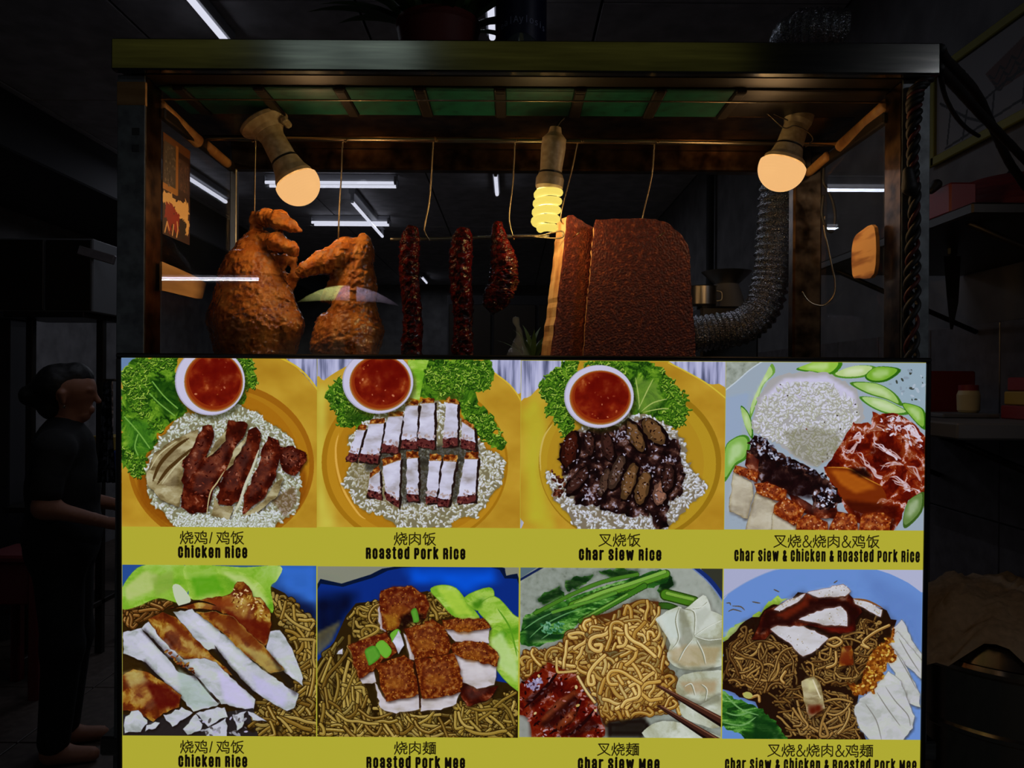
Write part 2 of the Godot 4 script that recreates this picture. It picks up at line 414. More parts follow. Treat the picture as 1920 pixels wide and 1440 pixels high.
func ceiling_lamp(label: String, where: Vector3, length: float, turn: float, pair: bool, drop := 0.07) -> void:
	var t := thing("fluorescent_lamp", label, "lamp", where, Vector3(0, turn, 0), "fluorescent lamps on the shop ceiling")
	put(chamfer(Vector3(0.06 if not pair else 0.04, 0.05, length), 0.006), "housing", mats.tube_housing, t, Vector3(0, -0.025, 0))
	for s in ([-0.055, 0.055] if pair else [0.0]):
		for e in [-1, 1]:
			if pair: put(chamfer(Vector3(0.05, 0.014, 0.02), 0.003), "end_bar", mats.tube_housing, t, Vector3(s * 0.6, -0.036, e * (length / 2.0 - 0.012)))
			put(chamfer(Vector3(0.026, drop - 0.02, 0.02), 0.004), "lamp_holder", mats.tube_housing, t, Vector3(s, -0.028 - (drop - 0.02) / 2.0, e * (length / 2.0 - 0.012)))
		put(tube(PackedVector3Array([Vector3(s, -drop, -length / 2.0 + 0.02), Vector3(s, -drop, length / 2.0 - 0.02)]), 0.013 if pair else 0.015, 12), "light_tube", mats.tube_glow, t)
	var l := AreaLight3D.new(); l.name = "lamp_light"; l.area_size = Vector2(0.1 if pair else 0.03, length); l.light_energy = 0.22 * (2.0 if pair else 1.0)
	l.light_color = Color(0.9, 0.93, 1.0); l.shadow_enabled = true; l.area_range = 20.0
	l.position = Vector3(0, -drop - 0.02, 0); l.rotation = Vector3(-PI / 2, 0, 0)
	t.add_child(l, true)

func build_ceiling_lamps() -> void:
	var y := CEIL
	ceiling_lamp("single fluorescent tube above the left end of the case roof", Vector3(-1.345, y, -3.06), 1.2, 0, false, 0.06)
	ceiling_lamp("single fluorescent tube between the potted plant and the water bottle", Vector3(-0.1, y, -2.97), 1.2, 0, false, 0.06)
	ceiling_lamp("twin fluorescent tubes crossing the shop just behind the left bulb", Vector3(-1.44, y, -6.12), 1.05, PI / 2, true, 0.08)
	ceiling_lamp("twin fluorescent tubes farthest across the shop above the paler chicken", Vector3(-1.6, y, -7.62), 0.78, PI / 2, true, 0.08)
	ceiling_lamp("slanting single fluorescent tube seen between the two pairs of tubes", Vector3(-1.36, y, -7.3), 1.55, 0, false, 0.12)
	ceiling_lamp("short single fluorescent tube over the middle of the hanging rail", Vector3(-0.135, y, -6.2), 0.62, 0, false, 0.06)
	ceiling_lamp("single fluorescent tube seen through the side glass beside the stickers", Vector3(-2.5, y, -6.15), 1.2, 0, false, 0.08)
	ceiling_lamp("small fluorescent tube beyond the first strip of red pork", Vector3(-1.36, y, -11.9), 0.7, 0, false, 0.06)

# ---------------------------------------------------------------- the glass case
const XL := -0.566
const XR := 0.598
const GLASS := -1.222
const REAR := -1.56
const UNDER := 2.0228            # underside of the case roof
const COUNTER := 1.0

func build_case() -> void:
	var c := thing("food_display_case", "stainless steel and glass food case with a wide brushed steel roof edge", "display case", Vector3(0.016, 0, -1.4))
	box("roof", Vector3(-0.608, UNDER + 0.004, -1.66), Vector3(0.6435, 2.069, -1.176), mats.dark_metal, c, 0.002)
	box("fascia", Vector3(-0.61, UNDER, -1.176), Vector3(0.6455, 2.0704, -1.17), mats.brushed_steel, c, 0.002)
	box("fascia_lip", Vector3(-0.61, UNDER, -1.186), Vector3(0.6455, UNDER + 0.0025, -1.172), mats.brushed_steel, c, 0.001)
	box("roof_lining", Vector3(XL - 0.002, UNDER - 0.001, -1.226), Vector3(XR + 0.002, UNDER + 0.004, -1.187), mats.dark_metal, c, 0.001)
	box("front_post", Vector3(-0.6106, COUNTER, -1.25), Vector3(-0.568, UNDER, -1.194), mats.old_steel, c, 0.003)
	box("post_cover", Vector3(-0.6106, COUNTER, -1.194), Vector3(-0.568, UNDER, -1.1915), mats.painted_post, c, 0.001)
	box("front_post", Vector3(0.599, COUNTER, -1.25), Vector3(0.642, UNDER, -1.194), mats.old_steel, c, 0.003)
	box("post_cover", Vector3(0.599, COUNTER, -1.194), Vector3(0.642, UNDER, -1.1915), mats.painted_post, c, 0.001)
	box("tape", Vector3(-0.6112, 1.976, -1.1975), Vector3(-0.5674, 2.012, -1.1908), mats.cardboard, c, 0.0005)
	for y in [1.93, 1.904]: box("tape", Vector3(-0.588, y, -1.1925), Vector3(-0.576, y + 0.011, -1.1909), mats.black_plastic, c, 0.0003)
	box("rear_post", Vector3(-0.572, COUNTER, -1.575), Vector3(-0.558, UNDER, REAR), mats.steel, c, 0.002)
	box("rear_post", Vector3(0.566, COUNTER, -1.59), Vector3(0.624, UNDER, REAR), mats.old_steel, c, 0.004)
	box("rear_beam", Vector3(XL, 1.978, -1.575), Vector3(XR, UNDER, -1.548), mats.old_steel, c, 0.003)
	box("ceiling_sheet", Vector3(XL, UNDER - 0.004, -1.545), Vector3(XR, UNDER, -1.352), mats.old_steel, c, 0.001)
	box("ceiling_sheet", Vector3(0.37, UNDER - 0.004, -1.35), Vector3(XR, UNDER, -1.228), mats.dark_metal, c, 0.001)  # dark plate added where the green reflection fades out
	for i in 8:  # added panels and bars standing in for a reflection in the front glass
		var a := -0.534 + (i - 1) * 0.128
		box("green_reflection_panel", Vector3(maxf(XL, a + 0.009), UNDER - 0.005, -1.35), Vector3(a + 0.119, UNDER - 0.001, -1.228), mats.green_reflection, c, 0.0015)
		box("reflection_bar", Vector3(a + 0.119, UNDER - 0.009, -1.35), Vector3(a + 0.137, UNDER - 0.001, -1.228), mats.dark_metal, c, 0.002)
	for s in [[XL - 0.004, XL + 0.008], [XR - 0.006, XR + 0.006]]:
		box("side_rail", Vector3(s[0], 1.972, -1.55), Vector3(s[1], 1.99, -1.24), mats.dark_metal, c, 0.002)
	put(tube(PackedVector3Array([at(288, 186, 1.243), at(1668, 192, 1.243)]), 0.0016, 8), "top_rod", mats.rail, c, -c.position)
	put(tube(PackedVector3Array([Vector3(XL, 1.9925, -1.4), Vector3(XR, 1.9895, -1.4)]), 0.0052, 14), "hanging_rail", mats.rail, c, -c.position)
	box("front_glass", Vector3(XL - 0.004, 1.4, GLASS - 0.0005), Vector3(XR + 0.004, UNDER - 0.001, GLASS), mats.glass, c, 0.0001)
	box("side_glass", Vector3(XL - 0.003, COUNTER, -1.556), Vector3(XL - 0.0025, 1.972, -1.252), mats.side_glass, c, 0.0001)
	box("side_glass", Vector3(XR + 0.0025, COUNTER, -1.556), Vector3(XR + 0.003, 1.972, -1.252), mats.side_glass, c, 0.0001)
	box("worktop", Vector3(-0.635, COUNTER - 0.03, -1.68), Vector3(0.662, COUNTER, -1.196), mats.brushed_steel, c, 0.003)
	box("cupboard", Vector3(-0.62, 0.08, -1.66), Vector3(0.648, COUNTER - 0.03, -1.205), mats.painted_post, c, 0.004)
	for x in [-0.58, 0.6]:
		for z in [-1.22, -1.62]:
			put(lathe([0.0, 0.0, 0.03, 0.0, 0.03, 0.08, 0.0, 0.08], 16), "foot", mats.black_plastic, c, Vector3(x, 0, z) - c.position)
	# wooden dowels wedged under the roof at both sides
	for d in [[at(298, 198, 1.245), at(370, 265, 1.38), 0.0115, "thick wooden dowel under the roof above the stickers"], [at(386, 272, 1.41), at(426, 306, 1.5), 0.009, "short wooden dowel end behind the left dowel"], [at(1664, 196, 1.245), at(1576, 274, 1.4), 0.0105, "long wooden dowel slanting beside the right bulb"], [at(1552, 292, 1.45), at(1516, 324, 1.53), 0.0085, "short wooden dowel end behind the right bulb"]]:
		var p := PackedVector3Array()
		for k in 9: p.append(d[0].lerp(d[1], k / 8.0))
		tag(put(tube(p, d[2], 14, 1.0, 0.0, 0.03, 4), "wooden_dowel", mats.dowel), d[3], "dowel", "wooden dowels under the case roof")

func build_menu() -> void:
	# a backlit menu screen hung on the front of the case; its picture is painted below
	var w := 1.1915; var h := w * 1152.0 / 2048.0
	var top := (at(226, 671, 1.145) + at(1738, 679.6, 1.145)) / 2.0
	var t := thing("menu_screen", "wide backlit menu screen showing eight dishes with yellow captions", "menu screen", top, Vector3(deg_to_rad(1.0), 0, 0))
	put(chamfer(Vector3(w + 0.014, h + 0.014, 0.03), 0.004), "casing", mats.bezel, t, Vector3(0, -h / 2.0, -0.018))
	for s in [[Vector3(w + 0.014, 0.007, 0.008), Vector3(0, 0.0035, 0)], [Vector3(w + 0.014, 0.007, 0.008), Vector3(0, -h - 0.0035, 0)], [Vector3(0.007, h, 0.008), Vector3(-w / 2.0 - 0.0035, -h / 2.0, 0)], [Vector3(0.007, h, 0.008), Vector3(w / 2.0 + 0.0035, -h / 2.0, 0)]]:
		put(chamfer(s[0], 0.002), "bezel", mats.bezel, t, s[1])
	var m := StandardMaterial3D.new(); m.resource_name = "menu_print"
	m.albedo_color = Color(0.01, 0.01, 0.01); m.roughness = 0.5; m.metallic_specular = 0.2
	m.emission_enabled = true; m.emission_texture = ImageTexture.create_from_image(paint_menu(2048, 1152)); m.emission_energy_multiplier = 0.88
	var q := QuadMesh.new(); q.size = Vector2(w, h)
	put(q, "display_panel", m, t, Vector3(0, -h / 2.0, 0))
	var l := AreaLight3D.new(); l.name = "panel_light"; l.area_size = Vector2(w, h); l.light_energy = 0.05; l.light_color = Color(1.0, 0.9, 0.6)
	l.shadow_enabled = true; l.area_range = 20.0; l.position = Vector3(0, -h / 2.0, 0.012); l.rotation = Vector3(0, PI, 0)
	t.add_child(l, true)

# ---------------------------------------------------------------- bulbs
func led_bulb(label: String, head: Vector3, centre: Vector3, r: float, mount: bool, energy: float) -> Node3D:
	# head is where the holder hangs, centre the middle of the glowing dome
	var axis := (head - centre); var len := axis.length()
	var t := thing("light_bulb", label, "light bulb", head)
	t.basis = Basis(Quaternion(Vector3.UP, axis.normalized()))
	if mount:
		put(lathe([0.0, -0.024, 0.026, -0.024, 0.03, -0.018, 0.036, -0.014, 0.043, -0.009, 0.044, -0.003, 0.04, 0.0, 0.0, 0.0], 32), "ceiling_rose", mats.porcelain, t)
		put(chamfer(Vector3(0.012, 0.012, 0.034), 0.003), "clip", mats.porcelain, t, Vector3(0.034, -0.022, 0.0))
	var s := -len
	put(lathe([0.0, s * 0.62, 0.0215, s * 0.62, 0.0225, s * 0.58, 0.021, s * 0.28, 0.024, s * 0.2, 0.024, -0.004, 0.0, -0.002], 32), "lamp_socket", mats.porcelain, t)
	put(lathe([0.0, s * 0.63, 0.0235, s * 0.63, 0.0235, s * 0.61, 0.0, s * 0.61], 32), "seam_ring", mats.dark_metal, t)
	put(lathe([0.0, s + 0.010, r * 0.9, s + 0.010, r * 0.88, s + 0.016, 0.028, s * 0.78, 0.024, s * 0.64, 0.0, s * 0.64], 32), "bulb_collar", mats.porcelain, t)
	var prof := []
	for i in 15:
		var a := -PI / 2 + (PI / 2 + 0.16) * i / 14.0
		prof.append_array([cos(a) * r, s + sin(a) * r * 0.98])
	prof.append_array([0.0, s + 0.013])
	put(lathe(prof, 40), "bulb_dome", mats.bulb_glow, t)
	glow_lamp(t, "bulb_light", Vector3(0, s - 0.005, 0), Color(1.0, 0.8, 0.56), energy, 0.035)
	return t

func build_bulbs() -> void:
	led_bulb("glowing warm bulb in a tilted holder above the darker chicken", at(493, 226, 1.35), at(558, 345, 1.35), 0.0385, true, 0.054)
	var b := led_bulb("glowing warm bulb in a wired holder near the right post", at(1503, 206, 1.35), at(1466, 316, 1.35), 0.0405, false, 0.04)
	# the wire that ties the right holder
	var w := thing("tie_wire", "thin pale wire knotted round the right bulb holder", "wire")
	put(tube(bend([at(1422, 208, 1.34), at(1440, 214, 1.335), at(1470, 240, 1.33), at(1490, 236, 1.322), at(1514, 247, 1.325), at(1524, 262, 1.335), at(1510, 276, 1.345)]), 0.0013, 6), "wire_loop", mats.wire, w)
	put(tube(bend([at(1418, 206, 1.34), at(1430, 200, 1.338), at(1444, 210, 1.338), at(1478, 226, 1.33)]), 0.0013, 6), "wire_end", mats.wire, w)
	# spiral lamp
	var head := at(1041, 246, 1.35); var tip := at(1021, 430, 1.35)
	var t := thing("spiral_lamp", "glowing spiral energy-saving lamp hanging over the rod of red pork", "light bulb", head)
	t.basis = Basis(Quaternion(Vector3.DOWN, (tip - head).normalized()))
	put(lathe([0.0, -0.024, 0.021, -0.024, 0.021, -0.014, 0.012, -0.004, 0.01, 0.006, 0.0, 0.006], 28), "lamp_cap", mats.porcelain, t)
	put(lathe([0.0, -0.074, 0.0205, -0.074, 0.019, -0.07, 0.0215, -0.03, 0.021, -0.022, 0.0, -0.022], 28), "lamp_socket", mats.porcelain, t)
	put(lathe([0.0, -0.077, 0.0212, -0.077, 0.0212, -0.073, 0.0, -0.073], 28), "seam_ring", mats.dark_metal, t)
	put(lathe([0.0, -0.104, 0.021, -0.104, 0.024, -0.098, 0.0245, -0.084, 0.021, -0.076, 0.0, -0.076], 28), "ballast", mats.porcelain, t)
	var p := PackedVector3Array(); var rr := PackedFloat32Array()
	for i in 130:
		var f := i / 129.0; var a := TAU * 4.4 * f
		var r := 0.0185 * (1.0 if f < 0.78 else sqrt(maxf(0.0, 1.0 - pow((f - 0.78) / 0.24, 2.0) * 0.85)))
		p.append(Vector3(cos(a) * r, -0.106 - 0.068 * f, sin(a) * r)); rr.append(0.0071)
	put(tube(p, rr, 10), "light_spiral", mats.spiral_glow, t)
	glow_lamp(t, "spiral_light", Vector3(0, -0.14, 0), Color(1.0, 0.84, 0.56), 0.032, 0.02)
	var cable := tag(put(tube(bend([head + Vector3(0, 0.004, 0), at(1052, 226, 1.36), at(1070, 214, 1.37), at(1100, 206, 1.37)]), 0.0022, 6), "lamp_cable", mats.rubber), "short black cable running up from the spiral lamp", "cable")
	tag(put(tube(bend([at(1200, 214, 1.36), at(1300, 212, 1.365), at(1380, 210, 1.36), at(1425, 205, 1.345)]), 0.002, 6), "lamp_cable", mats.rubber), "thin cable lying along the case roof to the right bulb", "cable")

# ---------------------------------------------------------------- meat
func bone(x0: float, y0: float, d0: float, r0: float, x1: float, y1: float, d1: float, r1: float) -> Array:
	return [at(x0, y0, d0), at(x1, y1, d1), r0 * d0 / FOCAL, r1 * d1 / FOCAL]

func hook(label: String, pts: Array, r := 0.0014) -> void:
	tag(put(tube(bend(pts, 6), r, 8), "meat_hook", mats.wire), label, "hook", "wire meat hooks in the case")

func build_meat() -> void:
	var d := 1.43
	var c1 := [bone(472, 470, d, 30, 474, 515, d, 58), bone(474, 515, d, 58, 476, 605, d, 74), bone(476, 605, d, 74, 478, 670, d, 62),
		bone(442, 520, d, 30, 433, 600, d, 42), bone(433, 600, d, 42, 442, 650, d, 40), bone(520, 560, d - 0.01, 30, 532, 610, d - 0.01, 36), bone(532, 610, d - 0.01, 36, 526, 660, d, 30),
		bone(478, 404, d, 8, 480, 460, d, 15), bone(488, 500, d - 0.01, 22, 530, 560, d - 0.02, 18), bone(478, 412, d, 10, 499, 408, d - 0.012, 15), bone(499, 408, d - 0.012, 15, 524, 412, d - 0.03, 17), bone(524, 412, d - 0.03, 17, 546, 424, d - 0.04, 10), bone(546, 424, d - 0.04, 10, 565, 433, d - 0.045, 3),
		bone(480, 452, d, 16, 496, 450, d - 0.01, 14), bone(496, 450, d - 0.01, 14, 520, 455, d - 0.03, 16), bone(520, 455, d - 0.03, 16, 547, 466, d - 0.04, 11), bone(547, 466, d - 0.04, 11, 553, 476, d - 0.03, 7),
		bone(550, 482, d + 0.02, 6, 553, 520, d + 0.02, 7), bone(553, 520, d + 0.02, 7, 547, 545, d + 0.02, 5), bone(520, 490, d, 14, 549, 484, d + 0.02, 7)]
	var k1 := thing("roast_chicken", "larger glazed roast chicken hanging under the left bulb, wing tips up", "roast chicken", at(475, 560, d))
	put(blob(c1, 0.0034, 0.010, 0.0036, 95.0), "body", mats.chicken_skin, k1, -k1.position)
	var c2 := [bone(650, 470, d, 26, 678, 474, d, 24), bone(640, 478, d - 0.01, 24, 604, 492, d - 0.02, 20), bone(604, 492, d - 0.02, 20, 572, 506, d - 0.03, 12), bone(572, 506, d - 0.03, 12, 563, 510, d - 0.03, 8),
		bone(676, 466, d, 17, 683, 450, d, 9), bone(683, 450, d, 9, 680, 442, d, 4), bone(672, 490, d, 26, 680, 540, d, 28), bone(664, 520, d, 26, 658, 580, d, 34), bone(658, 580, d, 34, 652, 640, d, 58),
		bone(680, 570, d, 24, 684, 620, d, 36), bone(652, 640, d, 58, 652, 690, d, 54), bone(616, 610, d - 0.01, 24, 612, 650, d - 0.01, 30), bone(640, 520, d, 18, 610, 560, d, 10)]
	var k2 := thing("roast_chicken", "smaller brighter roast chicken hanging from a long thin hook", "roast chicken", at(655, 560, d))
	put(blob(c2, 0.0034, 0.012, 0.004, 100.0), "body", mats.chicken_skin, k2, -k2.position)
	hook("wire hook holding the larger roast chicken", [at(470, 258, 1.4), at(474, 266, 1.394), at(479, 262, 1.405), at(478, 330, 1.42), at(477, 412, 1.43)])
	hook("straight wire hook holding the smaller roast chicken", [at(652, 256, 1.4), at(648, 266, 1.394), at(643, 262, 1.405), at(640, 330, 1.41), at(636, 400, 1.412), at(634, 462, 1.42)])
	# the rod of char siu
	var rod := thing("skewer_rod", "dark metal rod with a looped end carrying three pork strips", "rod", at(890, 445, 1.43))
	put(tube(bend([at(732, 449, 1.43), at(830, 448, 1.43), at(950, 444, 1.425), at(1030, 443, 1.418)]), 0.0034, 10), "bar", mats.steel, rod, -rod.position)
	put(tube(bend([at(962, 443, 1.42), at(1010, 442, 1.416), at(1036, 436, 1.414), at(1054, 434, 1.414), at(1055, 444, 1.414), at(1040, 447, 1.414), at(1000, 444, 1.416)]), 0.0016, 8), "loop", mats.wire, rod, -rod.position)
	hook("bent wire hook lifting the rod beside the first pork strip", [at(822, 256, 1.4), at(818, 266, 1.394), at(813, 262, 1.402), at(806, 370, 1.42), at(797, 420, 1.422), at(797, 436, 1.42), at(806, 452, 1.424)])
	hook("bent wire hook lifting the rod beside the curved pork strip", [at(974, 257, 1.4), at(970, 266, 1.394), at(966, 262, 1.402), at(962, 340, 1.415), at(955, 400, 1.42), at(957, 425, 1.42), at(964, 450, 1.424)])
	var strips := [
		[[774, 424, 8], [771, 440, 15], [768, 470, 19], [768, 520, 18], [771, 560, 17], [774, 610, 18], [772, 650, 19], [774, 690, 18], "long dark red strip of roast pork hanging first from the chickens"],
		[[872, 428, 9], [868, 445, 18], [864, 480, 21], [864, 530, 20], [868, 570, 19], [869, 610, 17], [867, 650, 20], [870, 690, 18], "long dark red strip of roast pork hanging in the middle of the rod"],
		[[934, 416, 7], [934, 432, 11], [938, 458, 17], [944, 490, 24], [944, 520, 27], [936, 548, 26], [924, 568, 21], [912, 580, 12], "short curved strip of roast pork nearest the looped end of the rod"]]
	for i in 3:
		var s: Array = strips[i]; var pts := []; var rr := PackedFloat32Array()
		for k in 8: pts.append(at(s[k][0], s[k][1], 1.405))
		var path := bend(pts, 24)
		for k in path.size():
			var f := minf(k / 24.0, 6.999); var a: float = s[int(f)][2]; var b: float = s[int(f) + 1][2]
			rr.append(lerpf(a, b, f - int(f)) * 1.405 / FOCAL)
		tag(put(tube(path, rr, 56, 1.0, 0.0, 0.24, 20 + i, 0.55), "char_siu_strip", mats.char_siu), s[8], "roast pork", "strips of red roast pork on the rod")
	# two slabs of crackling pork
	var o2 := [[1117, 412], [1150, 410], [1180, 409], [1228, 410], [1256, 420], [1278, 440], [1293, 466], [1295, 500], [1297, 560], [1302, 610], [1305, 690], [1092, 690], [1098, 610], [1106, 520], [1112, 450]]
	slab_pork(o2, at(1200, 550, 1.4), 0.0, 0.03, "broad slab of roast pork with red crackling hanging from one hook", 1.4, 0.0)
	var o1 := [[1062, 408], [1072, 406], [1100, 418], [1130, 428], [1150, 440], [1150, 690], [1022, 690], [1030, 640], [1042, 560], [1052, 480]]
	slab_pork(o1, at(1090, 550, 1.43), 0.5, 0.04, "turned slab of roast pork showing its pale cut side under the spiral lamp", 1.43, 0.034)
	hook("slanting wire hook holding the turned slab of roast pork", [at(1096, 258, 1.4), at(1092, 266, 1.394), at(1085, 261, 1.402), at(1072, 320, 1.41), at(1052, 402, 1.415), at(1056, 420, 1.425)])
	hook("slanting wire hook holding the broad slab of roast pork", [at(1238, 260, 1.4), at(1234, 268, 1.394), at(1228, 263, 1.402), at(1222, 330, 1.41), at(1205, 408, 1.416), at(1212, 420, 1.415)])
	for w in [[1246, 436, 1232, 446, "small skewer pin in the corner of the broad pork slab"], [1086, 436, 1075, 445, "small skewer pin in the crackling of the turned pork slab"]]:
		var z := 1.392 if w[0] > 1200 else 1.402
		tag(put(tube(PackedVector3Array([at(w[0], w[1], z - 0.004), at(w[2], w[3], z + 0.006)]), 0.001, 6), "skewer_pin", mats.wire), w[4], "skewer pin", "pins stuck in the roast pork")

func slab_pork(px: Array, where: Vector3, turn: float, thick: float, label: String, d: float, side: float) -> void:
	var t := thing("roast_pork_slab", label, "roast pork", where, Vector3(0, turn, 0), "slabs of roast pork")
	var outline := PackedVector2Array()
	for i in px.size():
		var a: Array = px[i]; var b: Array = px[(i + 1) % px.size()]
		var pa := at(a[0], a[1], d) - where; var pb := at(b[0], b[1], d) - where
		var n := maxi(1, int(pa.distance_to(pb) / 0.008))
		for k in n:
			var v := pa.lerp(pb, float(k) / n)
			outline.append(Vector2(v.x, v.y) + Vector2(rn.randfn(0, 0.0008), rn.randfn(0, 0.0008)))
	put(plate(outline, 0.006), "crackling_skin", mats.crackling, t)
	var inner := PackedVector2Array()
	for v in outline: inner.append(v * 0.988)
	put(plate(inner, thick - 0.006), "belly_meat", mats.pork_fat, t, Vector3(0, 0, -0.006))

# ---------------------------------------------------------------- other things in and on the case
func build_case_things() -> void:
	# stickers on the left side glass
	var im := Image.create_empty(128, 220, false, Image.FORMAT_RGBA8); im.fill(g8(46, 24, 14))
	im.fill_rect(Rect2i(0, 0, 128, 20), g8(90, 52, 20)); im.fill_rect(Rect2i(4, 16, 58, 96), g8(64, 54, 46)); im.fill_rect(Rect2i(58, 10, 12, 110), g8(140, 92, 32)); im.fill_rect(Rect2i(72, 34, 50, 70), g8(70, 48, 38)); im.fill_rect(Rect2i(0, 108, 66, 14), g8(150, 100, 36))
	cv = im; fx = 1.0; f0 = Vector2.ZERO; rg.seed = 21
	for q in inside(pl([6, 20, 56, 20, 56, 108, 6, 108]), 60): dot(q, rg.randf_range(1.5, 4), [g8(90, 78, 70), g8(40, 34, 30), g8(110, 96, 84)][rg.randi() % 3])
	for q in inside(pl([74, 36, 120, 36, 120, 102, 74, 102]), 50): dot(q, rg.randf_range(1.5, 4), [g8(96, 66, 50), g8(44, 30, 24)][rg.randi() % 2])
	for b in [[30, 140, 34, 16], [86, 150, 30, 22], [110, 140, 14, 18], [112, 176, 12, 26], [70, 160, 20, 12]]: fill(rough(ring(b[0], b[1], b[2], b[3]), 3, 6), g8(206, 166, 104))
	for b in [[34, 168, 24, 24], [62, 184, 14, 26], [30, 196, 12, 18]]: fill(rough(ring(b[0], b[1], b[2], b[3]), 3, 6), g8(128, 30, 14))
	for b in [[94, 190, 18, 22]]: fill(rough(ring(b[0], b[1], b[2], b[3]), 3, 6), g8(34, 26, 18))
	for v in [[10, 214, 20, 190, 30, 206], [44, 214, 50, 190], [64, 214, 70, 196, 66, 180]]: line(pl(v), 5, g8(200, 160, 104))
	var pm := mat("sticker_print", Color.WHITE, 0.5); pm.albedo_texture = ImageTexture.create_from_image(im)
	var sp := PackedVector2Array([Vector2(0, 0), Vector2(0.105, 0), Vector2(0.105, 0.165), Vector2(0, 0.165)])
	tag(put(plate(sp, 0.0006), "food_sticker", pm, null, Vector3(XL - 0.0012, 1.79, -1.252), Vector3(0, PI / 2, 0)), "sheet of food picture stickers on the left side glass", "sticker")
	# cardboard strip along the left glass, pale board at the right glass
	var cb := PackedVector2Array([Vector2(-0.01, 0.146), Vector2(-0.01, 0.192), Vector2(0.05, 0.19), Vector2(0.13, 0.186), Vector2(0.17, 0.18), Vector2(0.15, 0.15), Vector2(0.12, 0.148)])
	var o := tag(put(plate(cb, 0.004), "cardboard_strip", mats.cardboard, null, Vector3(XL + 0.006, 1.55, -1.245), Vector3(0, PI / 2, 0)), "tan cardboard strip taped low inside the left side glass", "cardboard")
	var wb := PackedVector2Array()
	for q in smooth_ring([[0.0, 0.13], [0.0, 0.205], [0.05, 0.208], [0.075, 0.2], [0.083, 0.18], [0.082, 0.15], [0.076, 0.135], [0.06, 0.131]]): wb.append(q)
	tag(put(plate(wb, 0.006), "wooden_paddle", mats.pale_wood, null, Vector3(XR - 0.008, 1.602, -1.25), Vector3(0, PI / 2, 0)), "pale wooden paddle with dark stains against the right side glass", "paddle")
	# the spare hook and the dark cord at the right rear post
	hook("large empty hook hanging beside the right rear post", [at(1546, 405, 1.5), at(1545, 430, 1.5), at(1552, 460, 1.5), at(1560, 500, 1.5), at(1566, 530, 1.5), at(1563, 555, 1.5), at(1545, 572, 1.5), at(1525, 570, 1.5), at(1512, 560, 1.5), at(1504, 547, 1.5)], 0.0019)
	tag(put(tube(bend([at(1546, 300, 1.5), at(1544, 340, 1.5), at(1552, 356, 1.5), at(1562, 380, 1.5), at(1566, 410, 1.5), at(1560, 434, 1.5), at(1548, 426, 1.5), at(1541, 400, 1.5), at(1544, 366, 1.5)]), 0.0032, 8), "looped_cord", mats.rubber), "black looped cord hanging on the right rear post", "cord")
	# twisted cables down the right front post
	var tw := thing("twisted_cable", "black and red cables twisted together down the right front post", "cable", at(1716, 400, 1.18))
	var line_ := bend([at(1738, 150, 1.17), at(1718, 172, 1.172), at(1714, 220, 1.176), at(1712, 300, 1.178), at(1716, 360, 1.178), at(1712, 460, 1.178), at(1710, 560, 1.178), at(1708, 690, 1.178)], 26)
	for s in 3:
		var p := PackedVector3Array()
		for i in line_.size():
			var a := i * 0.36 + TAU * s / 3.0
			var r := 0.0062 * (1.0 + 0.35 * sin(i * 0.05))
			p.append(line_[i] + Vector3(cos(a), 0, sin(a)) * r)
		put(tube(p, 0.0046 if s < 2 else 0.0032, 8), "strand", mats.rubber if s < 2 else mats.red_wire, tw, -tw.position)
	tag(put(blob([[at(1703, 322, 1.17), at(1706, 352, 1.17), 0.008, 0.011], [at(1706, 352, 1.17), at(1712, 362, 1.17), 0.011, 0.006]], 0.003, 0.004), "cable_plug", mats.rubber), "black plug tied into the twisted cables", "plug")

func smooth_ring(a: Array) -> PackedVector2Array:
	var p := PackedVector2Array()
	for v in a: p.append(Vector2(v[0], v[1]))
	return smooth(p, true, 4)

